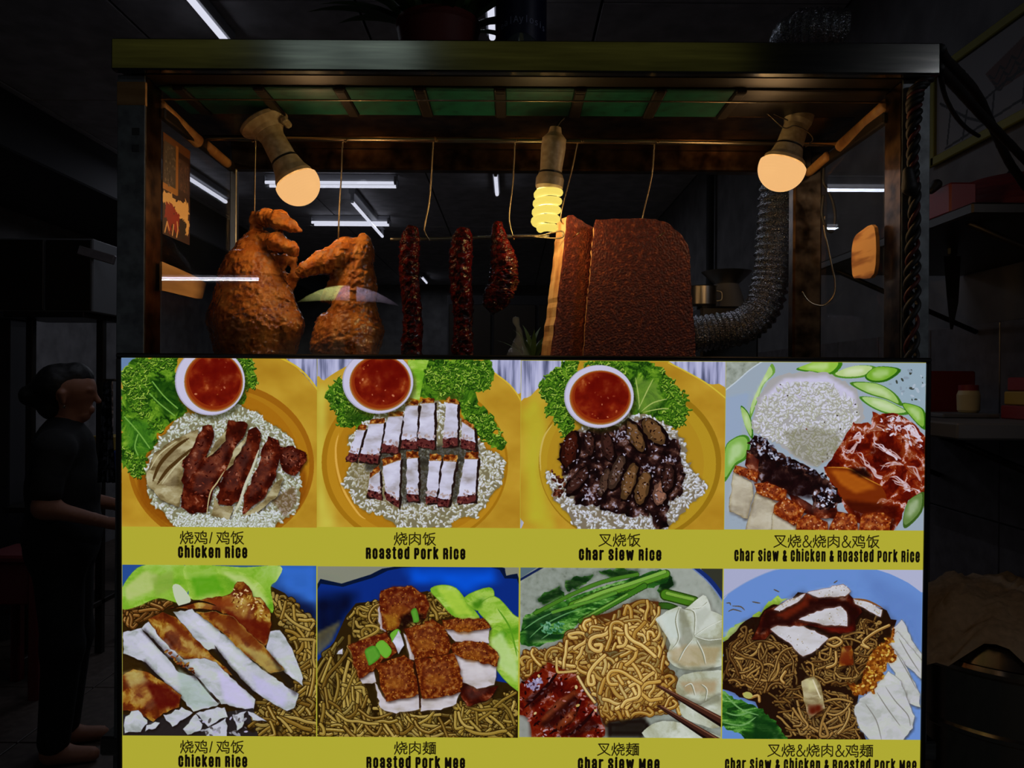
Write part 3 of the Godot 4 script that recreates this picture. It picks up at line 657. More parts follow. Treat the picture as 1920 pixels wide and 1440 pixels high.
# ---------------------------------------------------------------- behind the case
func build_behind() -> void:
	# foil duct
	var path := bend([at(1296, 628, 1.78), at(1340, 622, 1.78), at(1392, 612, 1.78), at(1428, 580, 1.78), at(1446, 520, 1.78), at(1452, 450, 1.78), at(1458, 370, 1.78), at(1464, 280, 1.78), at(1470, 180, 1.78), at(1474, 100, 1.78), at(1490, 62, 1.74), at(1530, 52, 1.7), at(1580, 56, 1.7)], 26)
	tag(put(tube(path, 0.04, 36, 1.0, 0.075, 0.09, 9), "foil_duct", mats.foil), "ribbed silver foil duct bending up behind the roast pork", "duct")
	# low rear counter with weighing scale, pot, box and bag
	var ct := thing("rear_counter", "low steel counter behind the glass case", "counter", Vector3(0.1, 0, -1.96))
	box("counter_top", Vector3(-0.55, 1.53, -2.16), Vector3(0.86, 1.56, -1.76), mats.dark_metal, ct, 0.003)
	for x in [-0.5, 0.8]: box("leg", Vector3(x - 0.03, 0, -2.1), Vector3(x + 0.03, 1.53, -1.82), mats.dark_metal, ct, 0.003)
	var crate := box("black_crate", at(1296, 660, 2.0) * Vector3(1, 0, 0) + Vector3(0, 1.56, -2.1), Vector3(at(1400, 600, 2.0).x, 1.745, -1.9), mats.black_plastic, null, 0.006)
	tag(crate, "black crate carrying the weighing scale", "crate")
	var sc := thing("weighing_scale", "grey weighing scale with a flared pan on the black crate", "scale", Vector3(at(1362, 580, 2.0).x, 1.745, -2.0))
	put(lathe([0.0, 0.0, 0.045, 0.0, 0.05, 0.004, 0.036, 0.05, 0.03, 0.066, 0.0, 0.066], 24), "body", mats.grey_paint, sc)
	put(lathe([0.0, 0.066, 0.03, 0.066, 0.062, 0.096, 0.064, 0.098, 0.06, 0.098, 0.0, 0.074], 32), "pan", mats.steel, sc)
	var pot := thing("small_pot", "small steel pot standing beside the weighing scale", "pot", Vector3(at(1318, 580, 1.93).x, 1.745, -1.935))
	put(lathe([0.0, 0.0, 0.03, 0.0, 0.034, 0.006, 0.034, 0.05, 0.036, 0.052, 0.033, 0.05, 0.0, 0.01], 28), "pot_body", mats.steel, pot)
	put(tube(bend([Vector3(0.03, 0.04, 0.01), Vector3(0.044, 0.036, 0.012), Vector3(0.044, 0.018, 0.012), Vector3(0.03, 0.014, 0.01)]), 0.002, 6), "handle", mats.steel, pot)
	# steel tray and clear bag under the curved pork strip
	var tr := thing("steel_tray", "shallow steel tray on the rear counter", "tray", Vector3(at(940, 650, 1.9).x, 1.56, -1.9))
	put(chamfer(Vector3(0.13, 0.05, 0.16), 0.004), "tray_body", mats.steel, tr, Vector3(0, 0.026, 0))
	put(chamfer(Vector3(0.14, 0.006, 0.17), 0.002), "tray_rim", mats.steel, tr, Vector3(0, 0.054, 0))
	var bag := thing("plastic_bag", "clear knotted plastic bag behind the curved pork strip", "bag", Vector3(at(972, 640, 2.05).x, 1.56, -2.05))
	put(blob([[Vector3(0, 0.03, 0), Vector3(0, 0.06, 0), 0.034, 0.03], [Vector3(0, 0.06, 0), Vector3(0.002, 0.13, 0), 0.026, 0.006], [Vector3(0.002, 0.13, 0), Vector3(-0.008, 0.16, 0), 0.006, 0.009]], 0.005, 0.012, 0.004, 40.0), "bag_film", mats.bottle, bag)
	var pp := thing("potted_herb", "small dark potted herb behind the curved pork strip", "plant", Vector3(at(992, 640, 2.1).x, 1.56, -2.12))
	put(lathe([0.0, 0.0, 0.03, 0.0, 0.04, 0.06, 0.036, 0.06, 0.0, 0.05], 20), "pot", mats.black_plastic, pp)
	for i in 22: put(leaf_mesh(rn.randf_range(0.08, 0.15), 0.014), "leaf", mats.leaf, pp, Vector3(rn.randf_range(-0.015, 0.015), 0.05, rn.randf_range(-0.015, 0.015)), Vector3(rn.randf_range(0.1, 0.7), rn.randf() * TAU, 0))
	# a shelf with stacked things far behind, left
	var sh := thing("tall_cupboard", "tall dark cupboard standing far back in the shop", "cupboard", Vector3(0.35, 0, -8.5))
	box("carcass", Vector3(-0.7, 0, -8.9), Vector3(1.2, 2.5, -8.3), mats.beam_paint, sh, 0.01)
	for x in [-0.22, 0.26, 0.74]: box("door", Vector3(x - 0.46, 0.1, -8.3), Vector3(x - 0.01, 2.4, -8.275), mats.dark_metal, sh, 0.006)
	# tables and stools out in the shop
	for i in 3:
		var x: float = [-2.6, -1.0, -2.2][i]; var z: float = [-6.4, -6.0, -8.4][i]
		var tb := thing("round_table", ["round cafe table behind the smaller roast chicken", "round cafe table out in the middle of the shop", "round cafe table near the back wall of the shop"][i], "table", Vector3(x, 0, z))
		put(lathe([0.0, 0.72, 0.44, 0.72, 0.45, 0.735, 0.44, 0.75, 0.0, 0.75], 32), "table_top", mats.wall_tile, tb)
		put(lathe([0.0, 0.0, 0.22, 0.0, 0.22, 0.03, 0.04, 0.06, 0.035, 0.72, 0.0, 0.72], 20), "pedestal", mats.dark_metal, tb)

func leaf_mesh(length: float, width: float) -> ArrayMesh:
	# a pointed leaf that arches over, growing up y and leaning towards z, folded along its midrib
	var st := SurfaceTool.new(); st.begin(Mesh.PRIMITIVE_TRIANGLES); st.set_smooth_group(0)
	var n := 7; var rows := []
	for i in n + 1:
		var f := float(i) / n
		var w := width * sin(PI * minf(0.08 + f * 0.95, 1.0)) * 0.5
		var y := length * f * (1.0 - 0.12 * f); var z := length * 0.42 * f * f
		rows.append([Vector3(-w, y + w * 0.25, z + w * 0.3), Vector3(0, y, z), Vector3(w, y + w * 0.25, z + w * 0.3)])
	for i in n:
		for k in 2:
			for v in [rows[i][k], rows[i + 1][k], rows[i + 1][k + 1], rows[i][k], rows[i + 1][k + 1], rows[i][k + 1]]:
				st.set_uv(Vector2(k * 0.5, float(i) / n)); st.add_vertex(v)
	st.generate_normals()
	return st.commit()

# ---------------------------------------------------------------- on the roof of the case
func build_on_top() -> void:
	var top := 2.0704
	var px := at(822, 60, 1.36).x
	var p := thing("potted_plant", "leafy green plant in a dark red bowl on the case roof", "plant", Vector3(px, top, -1.36))
	put(lathe([0.0, 0.0, 0.046, 0.0, 0.05, 0.006, 0.066, 0.06, 0.072, 0.098, 0.075, 0.104, 0.073, 0.112, 0.068, 0.112, 0.064, 0.1, 0.0, 0.098], 40), "pot", mats.terracotta, p)
	put(lathe([0.0, 0.098, 0.064, 0.1, 0.0, 0.104], 24), "soil", mats.soil, p)
	for i in 64:
		var a := rn.randf() * TAU; var r := sqrt(rn.randf()) * 0.05
		put(leaf_mesh(rn.randf_range(0.1, 0.2), rn.randf_range(0.018, 0.034)), "leaf", mats.leaf, p, Vector3(cos(a) * r, 0.1, sin(a) * r), Vector3(rn.randf_range(0.05, 1.05), PI / 2 - a + rn.randfn(0, 0.3), 0))
	var b := thing("water_bottle", "clear plastic water bottle with a navy label on the case roof", "bottle", Vector3(at(977, 60, 1.31).x, top, -1.31))
	put(lathe([0.0, 0.004, 0.03, 0.0, 0.038, 0.004, 0.042, 0.014, 0.0425, 0.03, 0.041, 0.034, 0.0425, 0.038, 0.0425, 0.19, 0.036, 0.22, 0.016, 0.25, 0.014, 0.27, 0.0, 0.27], 40), "bottle_body", mats.bottle, b)
	var st := SurfaceTool.new(); st.begin(Mesh.PRIMITIVE_TRIANGLES)
	for k in 48:     # the label: its lower edge is arched at the front
		var q := []
		for j in 2:
			var a := TAU * (k + j) / 48.0
			var low := 0.022 + 0.034 * pow(maxf(0.0, sin(a)), 2.0)
			q.append(Vector3(cos(a) * 0.0431, low, sin(a) * 0.0431)); q.append(Vector3(cos(a) * 0.0431, 0.16, sin(a) * 0.0431))
		for v in [q[0], q[2], q[3], q[0], q[3], q[1]]: st.set_normal(Vector3(v.x, 0, v.z).normalized()); st.add_vertex(v)
	put(st.commit(), "label_wrap", mats.navy_label, b)
	put(lathe([0.0, 0.266, 0.017, 0.266, 0.017, 0.285, 0.0, 0.286], 20), "cap", mats.blue_plastic, b)
	# white lettering bent round the label
	var lt := SurfaceTool.new(); lt.begin(Mesh.PRIMITIVE_TRIANGLES)
	var word := "SealAylosis"
	for i in word.length():
		var tm := TextMesh.new(); tm.text = word[i]; tm.font_size = 16; tm.pixel_size = 0.0009; tm.depth = 0.0004
		var f := SystemFont.new(); f.font_names = PackedStringArray(["Droid Sans"]); tm.font = f
		var arr := tm.get_mesh_arrays()
		var vs: PackedVector3Array = arr[Mesh.ARRAY_VERTEX]; var idx = arr[Mesh.ARRAY_INDEX]
		var u := (i - 5.0) / 5.0
		var a := PI / 2 - u * 1.02
		var up := 0.078 - 0.006 * u * u * (1.0 if u > 0 else 1.6)
		var bs := Basis(Vector3(sin(a), 0, -cos(a)), Vector3.UP, Vector3(cos(a), 0, sin(a)))
		for n in (idx.size() if idx != null else vs.size()):
			var v := vs[idx[n] if idx != null else n]
			lt.set_normal(bs.z); lt.add_vertex(bs * v + Vector3(cos(a) * 0.0434, up, sin(a) * 0.0434))
	put(lt.commit(), "label_lettering", mats.label_print, b)
	var can := thing("dark_tin", "dark green rounded tin between the plant and the water bottle", "tin", Vector3(at(906, 60, 1.5).x, top, -1.5))
	put(lathe([0.0, 0.0, 0.034, 0.0, 0.038, 0.01, 0.038, 0.07, 0.032, 0.09, 0.0, 0.096], 28), "tin_body", mats.leaf, can)
	put(lathe([0.0, 0.092, 0.01, 0.093, 0.01, 0.1, 0.0, 0.101], 16), "lid_knob", mats.dark_metal, can)

# ---------------------------------------------------------------- right of the case
func build_right_side() -> void:
	# framed poster high on the right wall
	var x := RIGHT_WALL - 0.006
	var ps := thing("framed_poster", "yellow framed poster of dark roof outlines on the right wall", "poster", Vector3(x, 2.47, -2.25))
	var im := Image.create_empty(256, 110, false, Image.FORMAT_RGBA8); im.fill(g8(118, 112, 112))
	cv = im; fx = 1.0; f0 = Vector2.ZERO; rg.seed = 31
	fill(pl([90, 40, 250, 0, 256, 60, 110, 70]), g8(84, 52, 44))
	for i in 9:
		for k in 3:
			var c := Vector2(104 + i * 17 + k * 5, 48 - i * 3 + k * 9)
			line(smooth(pl([c.x - 8, c.y - 3, c.x, c.y + 4, c.x + 8, c.y - 4])), 2.4, g8(30, 24, 24))
	for v in [[90, 70, 120, 64, 240, 54], [30, 60, 24, 100], [60, 70, 52, 104], [104, 70, 100, 104], [150, 66, 146, 100], [200, 60, 194, 98], [20, 104, 130, 96, 250, 90], [10, 40, 60, 80, 110, 110]]: line(pl(v), 3, g8(26, 22, 22))
	var pm := mat("poster_print", Color.WHITE, 0.6); pm.albedo_texture = ImageTexture.create_from_image(im)
	put(plate(PackedVector2Array([Vector2(-0.4, -0.14), Vector2(0.4, -0.14), Vector2(0.4, 0.14), Vector2(-0.4, 0.14)]), 0.004), "poster_sheet", pm, ps, Vector3.ZERO, Vector3(0, -PI / 2, 0))
	for s in [[Vector3(0.014, 0.03, 0.82), Vector3(-0.004, 0.15, 0)], [Vector3(0.014, 0.03, 0.82), Vector3(-0.004, -0.15, 0)], [Vector3(0.014, 0.33, 0.04), Vector3(-0.004, 0, -0.41)], [Vector3(0.014, 0.33, 0.04), Vector3(-0.004, 0, 0.41)]]:
		put(chamfer(s[0], 0.003), "frame_bar", mats.yellow_trim, ps, s[1])
	# thick black cables running off the roof corner
	for c in [[[1762, 92, 1.2], [1772, 112, 1.25], [1800, 140, 1.35], [1832, 178, 1.5], [1862, 240, 1.6], [1890, 300, 1.65], [1925, 352, 1.7], 0.009, "thick black cable sagging from the roof corner, upper one"], [[1760, 128, 1.2], [1790, 160, 1.32], [1830, 205, 1.45], [1870, 246, 1.55], [1905, 282, 1.6], [1940, 318, 1.65], 0.0085, "thick black cable sagging from the roof corner, lower one"], [[1763, 140, 1.22], [1772, 180, 1.3], [1790, 215, 1.4], [1812, 240, 1.5], [1835, 255, 1.6], 0.004, "thin dark cable dropping from the roof corner to the poster"]]:
		var pts := []
		for q in c.slice(0, c.size() - 2): pts.append(at(q[0], q[1], q[2]))
		tag(put(tube(bend(pts, 10), c[c.size() - 2], 10, 1.0, 0.0, 0.12, 6), "sagging_cable", mats.rubber), c[c.size() - 1], "cable", "cables at the right roof corner")
	# hanging shelf with a red woven cover
	var sh := thing("wall_shelf", "dark shelf on the right wall under the red woven cover", "shelf", Vector3(1.2, 1.92, -2.05))
	put(chamfer(Vector3(0.5, 0.025, 0.9), 0.004), "shelf_board", mats.dark_metal, sh)
	for z in [-0.35, 0.35]: put(tube(PackedVector3Array([Vector3(-0.2, -0.01, z), Vector3(0.24, -0.2, z)]), 0.008, 8), "bracket", mats.dark_metal, sh)
	var cvr := thing("food_cover", "red woven domed food cover on the right wall shelf", "food cover", at(1900, 424, 1.95) * Vector3(1, 0, 1) + Vector3(0, 1.9325, 0))
	var prof := []
	for i in 25:
		var a := PI / 2 * i / 24.0
		prof.append_array([0.24 * cos(a) * (1.0 + (0.012 if i % 2 else 0.0)), 0.002 + 0.145 * sin(a) * (1.0 + (0.012 if i % 2 else 0.0))])
	put(lathe([0.0, 0.0, 0.236, 0.0] + prof, 48), "woven_dome", mats.red_weave, cvr)
	put(lathe([0.0, 0.14, 0.012, 0.142, 0.018, 0.156, 0.01, 0.166, 0.0, 0.168], 16), "knob", mats.black_plastic, cvr)
	var bx := box("pink_box", Vector3(0.96, 1.9325, -1.8), Vector3(1.02, 2.0, -1.7), mats.red_plastic, null, 0.004)
	tag(bx, "small dull red box at the shelf end beside the post", "box")
	tag(put(blob([[at(1746, 358, 1.72), at(1756, 346, 1.72), 0.008, 0.012]], 0.004, 0.004), "black_knob", mats.rubber), "black rounded knob sticking up behind the right post", "black_knob")  # a black knob, its object unknown
	var kn := thing("hanging_knife", "dark pointed knife hanging under the wall shelf", "knife", at(1786, 480, 2.0))
	put(chamfer(Vector3(0.026, 0.07, 0.012), 0.005), "handle", mats.black_plastic, kn, Vector3(0, 0.035, 0))
	put(plate(PackedVector2Array([Vector2(-0.022, 0.0), Vector2(0.022, 0.0), Vector2(0.016, -0.12), Vector2(0.002, -0.19), Vector2(-0.004, -0.19), Vector2(-0.014, -0.1)]), 0.002), "blade", mats.dark_metal, kn)
	# shelf below with boxes and a jar
	var y := 1.55 - (770.0 - 720.0) / FOCAL * 2.25
	var s2 := thing("side_shelf", "steel shelf carrying red boxes and a cream jar", "shelf", Vector3(1.2, y, -2.2))
	put(chamfer(Vector3(0.5, 0.036, 1.1), 0.004), "shelf_top", mats.grey_paint, s2, Vector3(0, -0.018, 0))
	for z in [-0.4, 0.4]: put(tube(PackedVector3Array([Vector3(-0.2, -0.036, z), Vector3(0.24, -0.22, z)]), 0.009, 8), "bracket", mats.dark_metal, s2)
	tag(box("red_carton", Vector3(1.1, y, -2.28), Vector3(1.26, y + 0.12, -2.1), mats.red_plastic, null, 0.004), "dull red carton on the steel shelf by the menu screen", "box")
	var jr := thing("cream_jar", "cream plastic jar with a lid on a small tray", "jar", Vector3(at(1816, 750, 1.98).x, y + 0.012, -1.98))
	put(lathe([0.0, 0.0, 0.022, 0.0, 0.026, 0.006, 0.027, 0.045, 0.022, 0.058, 0.0, 0.06], 24), "jar_body", mats.cream_plastic, jr)
	put(lathe([0.0, 0.056, 0.023, 0.056, 0.023, 0.07, 0.0, 0.071], 24), "lid", mats.red_plastic, jr)
	tag(box("small_tray", Vector3(1.06, y, -2.06), Vector3(1.2, y + 0.011, -1.9), mats.grey_paint, null, 0.003), "small grey tray under the cream jar", "tray")
	for i in 3:
		tag(box("stacked_box", Vector3(1.2 + 0.008 * i, y + 0.034 * i, -1.9), Vector3(1.42, y + 0.034 * i + 0.033, -1.7), [mats.red_plastic, mats.yellow_box, mats.red_plastic][i], null, 0.003), ["red flat box at the bottom of the stack on the shelf", "yellowish flat box in the middle of the stack on the shelf", "red flat box at the top of the stack on the shelf"][i], "box", "flat boxes stacked on the side shelf")
	# big steamer with a draped cloth
	var cen := Vector3(1.16, 0.0, -1.78)
	var stm := thing("steamer", "wide shiny steel steamer pot with a rolled rim", "pot", cen + Vector3(0, 0.62, 0))
	put(lathe([0.0, 0.0, 0.25, 0.0, 0.262, 0.012, 0.262, 0.2, 0.27, 0.206, 0.27, 0.214, 0.266, 0.22, 0.266, 0.33, 0.276, 0.338, 0.28, 0.347, 0.276, 0.356, 0.262, 0.352, 0.0, 0.35], 72), "pot_wall", mats.shiny_steel, stm)
	put(lathe([0.0, 0.354, 0.262, 0.354, 0.24, 0.39, 0.16, 0.425, 0.0, 0.44], 64), "lid", mats.shiny_steel, stm)
	for s in [-1, 1]: put(tube(bend([Vector3(-0.05, 0.29, s * 0.262), Vector3(-0.05, 0.29, s * 0.3), Vector3(0.05, 0.29, s * 0.3), Vector3(0.05, 0.29, s * 0.262)]), 0.006, 8), "handle", mats.shiny_steel, stm)
	var sv := thing("steamer_stand", "dark low stand under the steel steamer", "stand", cen)
	put(chamfer(Vector3(0.5, 0.05, 0.5), 0.004), "stand_top", mats.dark_metal, sv, Vector3(0, 0.594, 0))
	for a in [-1, 1]:
		for b in [-1, 1]: put(chamfer(Vector3(0.04, 0.57, 0.04), 0.003), "leg", mats.dark_metal, sv, Vector3(a * 0.2, 0.285, b * 0.2))
	tag(put(cloth_mesh(), "draped_cloth", mats.cloth, null, cen + Vector3(0, 0.98, 0)), "cream cloth draped in folds over the steamer lid", "cloth")

func cloth_mesh() -> ArrayMesh:
	var noise := FastNoiseLite.new(); noise.seed = 8; noise.frequency = 4.0; noise.fractal_octaves = 3
	var st := SurfaceTool.new(); st.begin(Mesh.PRIMITIVE_TRIANGLES); st.set_smooth_group(0)
	var n := 46; var m := 72
	var p := func(i: int, k: int) -> Vector3:
		var f := float(i) / n; var a := TAU * k / m
		var edge := 0.262 + 0.035 * noise.get_noise_2d(cos(a) * 0.5, sin(a) * 0.5) * 2.0 + 0.03 * maxf(0.0, sin(a * 3.0 + 0.6))
		var r := f * edge
		var over := maxf(0.0, r - 0.2)
		var h := 0.095 * sqrt(maxf(0.0, 1.0 - pow(r / 0.275, 2.0))) + 0.014
		h += 0.03 * noise.get_noise_3d(cos(a) * r * 2.2, sin(a) * r * 2.2, 3.0) + 0.014 * absf(noise.get_noise_2d(cos(a) * r * 6.0 + 9.0, sin(a) * r * 2.5)) 
		return Vector3(cos(a) * r, h - over * 0.25, sin(a) * r)
	for i in n:
		for k in m:
			var a: Vector3 = p.call(i, k); var b: Vector3 = p.call(i + 1, k); var c: Vector3 = p.call(i + 1, k + 1); var d: Vector3 = p.call(i, k + 1)
			for v in [a, c, b, a, d, c]: st.set_uv(Vector2(v.x, v.z)); st.add_vertex(v)
	st.index(); st.generate_normals()
	return st.commit()

# ---------------------------------------------------------------- left of the case
func build_left_side() -> void:
	# wall cabinet with a lit pale edge
	var hd := thing("wall_cabinet", "grey metal wall cabinet with a pale front rail", "cabinet", at(125, 525, 4.4))
	var w := 170.0 * 4.4 / FOCAL
	put(chamfer(Vector3(w, 0.4, 0.4), 0.006), "cabinet_body", mats.grey_paint, hd)
	put(chamfer(Vector3(w * 0.48, 0.38, 0.012), 0.004), "door", mats.dark_metal, hd, Vector3(-w * 0.25, 0, 0.206))
	put(chamfer(Vector3(w * 0.48, 0.38, 0.012), 0.004), "door", mats.dark_metal, hd, Vector3(w * 0.25, 0, 0.206))
	put(chamfer(Vector3(0.2, 0.05, 0.03), 0.004), "rail", mats.wall_tile, hd, Vector3(w / 2.0 + 0.02, 0.11, 0.2), Vector3(0, 0, -0.28))
	var wp := thing("tall_rack", "dark rack standing on the floor under the wall cabinet", "rack", Vector3(hd.position.x, 0, -4.4))
	var ry := hd.position.y - 0.2 - 0.015
	for x in [-0.2, 0.2]: put(chamfer(Vector3(0.04, ry, 0.04), 0.004), "upright", mats.dark_metal, wp, Vector3(x, ry / 2.0, 0))
	for yy in [0.3, 0.85, ry]: put(chamfer(Vector3(0.44, 0.03, 0.4), 0.004), "shelf", mats.dark_metal, wp, Vector3(0, yy, 0.02))
	# water jug
	var jg := thing("water_jug", "blue-tinted water jug standing by the wall cabinet", "jug", at(8, 590, 4.7))
	put(lathe([0.0, 0.0, 0.06, 0.0, 0.066, 0.01, 0.066, 0.15, 0.05, 0.19, 0.03, 0.2, 0.0, 0.2], 28), "jug_body", mats.blue_plastic, jg)
	put(lathe([0.0, 0.198, 0.03, 0.2, 0.03, 0.22, 0.0, 0.22], 20), "jug_cap", mats.wall_tile, jg)
	var js := thing("jug_stand", "narrow stand under the blue water jug", "stand", jg.position * Vector3(1, 0, 1))
	put(chamfer(Vector3(0.2, jg.position.y - 0.03, 0.2), 0.006), "stand_body", mats.beam_paint, js, Vector3(0, (jg.position.y - 0.03) / 2.0, 0))
	put(chamfer(Vector3(0.24, 0.03, 0.24), 0.004), "stand_top", mats.grey_paint, js, Vector3(0, jg.position.y - 0.015, 0))
	# red stool
	var sx := at(50, 1030, 3.87)
	var so := thing("red_stool", "dark red plastic stool on the shop floor beside the standing person", "stool", Vector3(sx.x, 0, sx.z))
	put(chamfer(Vector3(0.3, 0.04, 0.3), 0.012), "seat", mats.red_weave, so, Vector3(0, sx.y - 0.02, 0))
	for a in [-1, 1]:
		for b in [-1, 1]: put(chamfer(Vector3(0.05, sx.y - 0.04, 0.05), 0.008), "leg", mats.red_weave, so, Vector3(a * 0.12, (sx.y - 0.04) / 2.0, b * 0.12))
	for a in [-1, 1]:
		put(chamfer(Vector3(0.03, 0.2, 0.2), 0.006), "apron", mats.red_weave, so, Vector3(a * 0.12, sx.y - 0.14, 0))
		put(chamfer(Vector3(0.2, 0.2, 0.03), 0.006), "apron", mats.red_weave, so, Vector3(0, sx.y - 0.14, a * 0.12))
	# work table with a yellow box and a blue tub, floral apron on the post
	var tp := at(196, 852, 4.9)
	var tb := thing("prep_table", "dark prep table beyond the standing person", "table", Vector3(tp.x, 0, tp.z))
	put(chamfer(Vector3(0.6, 0.03, 0.5), 0.004), "table_top", mats.dark_metal, tb, Vector3(0, tp.y - 0.13, 0))
	for a in [-1, 1]:
		for b in [-1, 1]: put(chamfer(Vector3(0.04, tp.y - 0.145, 0.04), 0.003), "leg", mats.dark_metal, tb, Vector3(a * 0.26, (tp.y - 0.145) / 2.0, b * 0.2))
	tag(box("blue_tub", Vector3(tp.x - 0.02, tp.y - 0.115, tp.z - 0.1), Vector3(tp.x + 0.16, tp.y + 0.03, tp.z + 0.1), mats.blue_plastic, null, 0.01), "dark blue plastic tub on the prep table", "tub")
	tag(box("yellow_carton", Vector3(tp.x - 0.06, tp.y + 0.03, tp.z - 0.12), Vector3(tp.x + 0.1, tp.y + 0.12, tp.z + 0.08), mats.yellow_box, null, 0.006), "yellowish carton resting on the blue tub", "box")
	var st := SurfaceTool.new(); st.begin(Mesh.PRIMITIVE_TRIANGLES); st.set_smooth_group(0)
	var a0 := at(203, 715, 1.235); var a1 := at(201, 905, 1.235)
	var wd := 0.026
	var q := func(i: int, k: int) -> Vector3:
		var f := i / 14.0; var g := k / 12.0 - 0.5
		return a0.lerp(a1, f) + Vector3(g * wd * (0.5 + 0.5 * f), 0, 0.006 * sin(k * 1.7 + f * 2.0))
	for i in 14:
		for k in 12:
			for v in [q.call(i, k), q.call(i + 1, k + 1), q.call(i + 1, k), q.call(i, k), q.call(i, k + 1), q.call(i + 1, k + 1)]: st.add_vertex(v)
	st.index(); st.generate_normals()
	mats.floral.cull_mode = BaseMaterial3D.CULL_DISABLED
	var fc := thing("floral_cloth", "black and white floral cloth hanging beside the left front post", "cloth", a0)
	put(st.commit(), "fabric", mats.floral, fc, -a0)
	put(tube(PackedVector3Array([Vector3(-0.008, 0.002, 0), Vector3(-0.6106 - a0.x, 0.002, 0)]), 0.002, 8), "hanging_peg", mats.wire, fc)
	build_person()

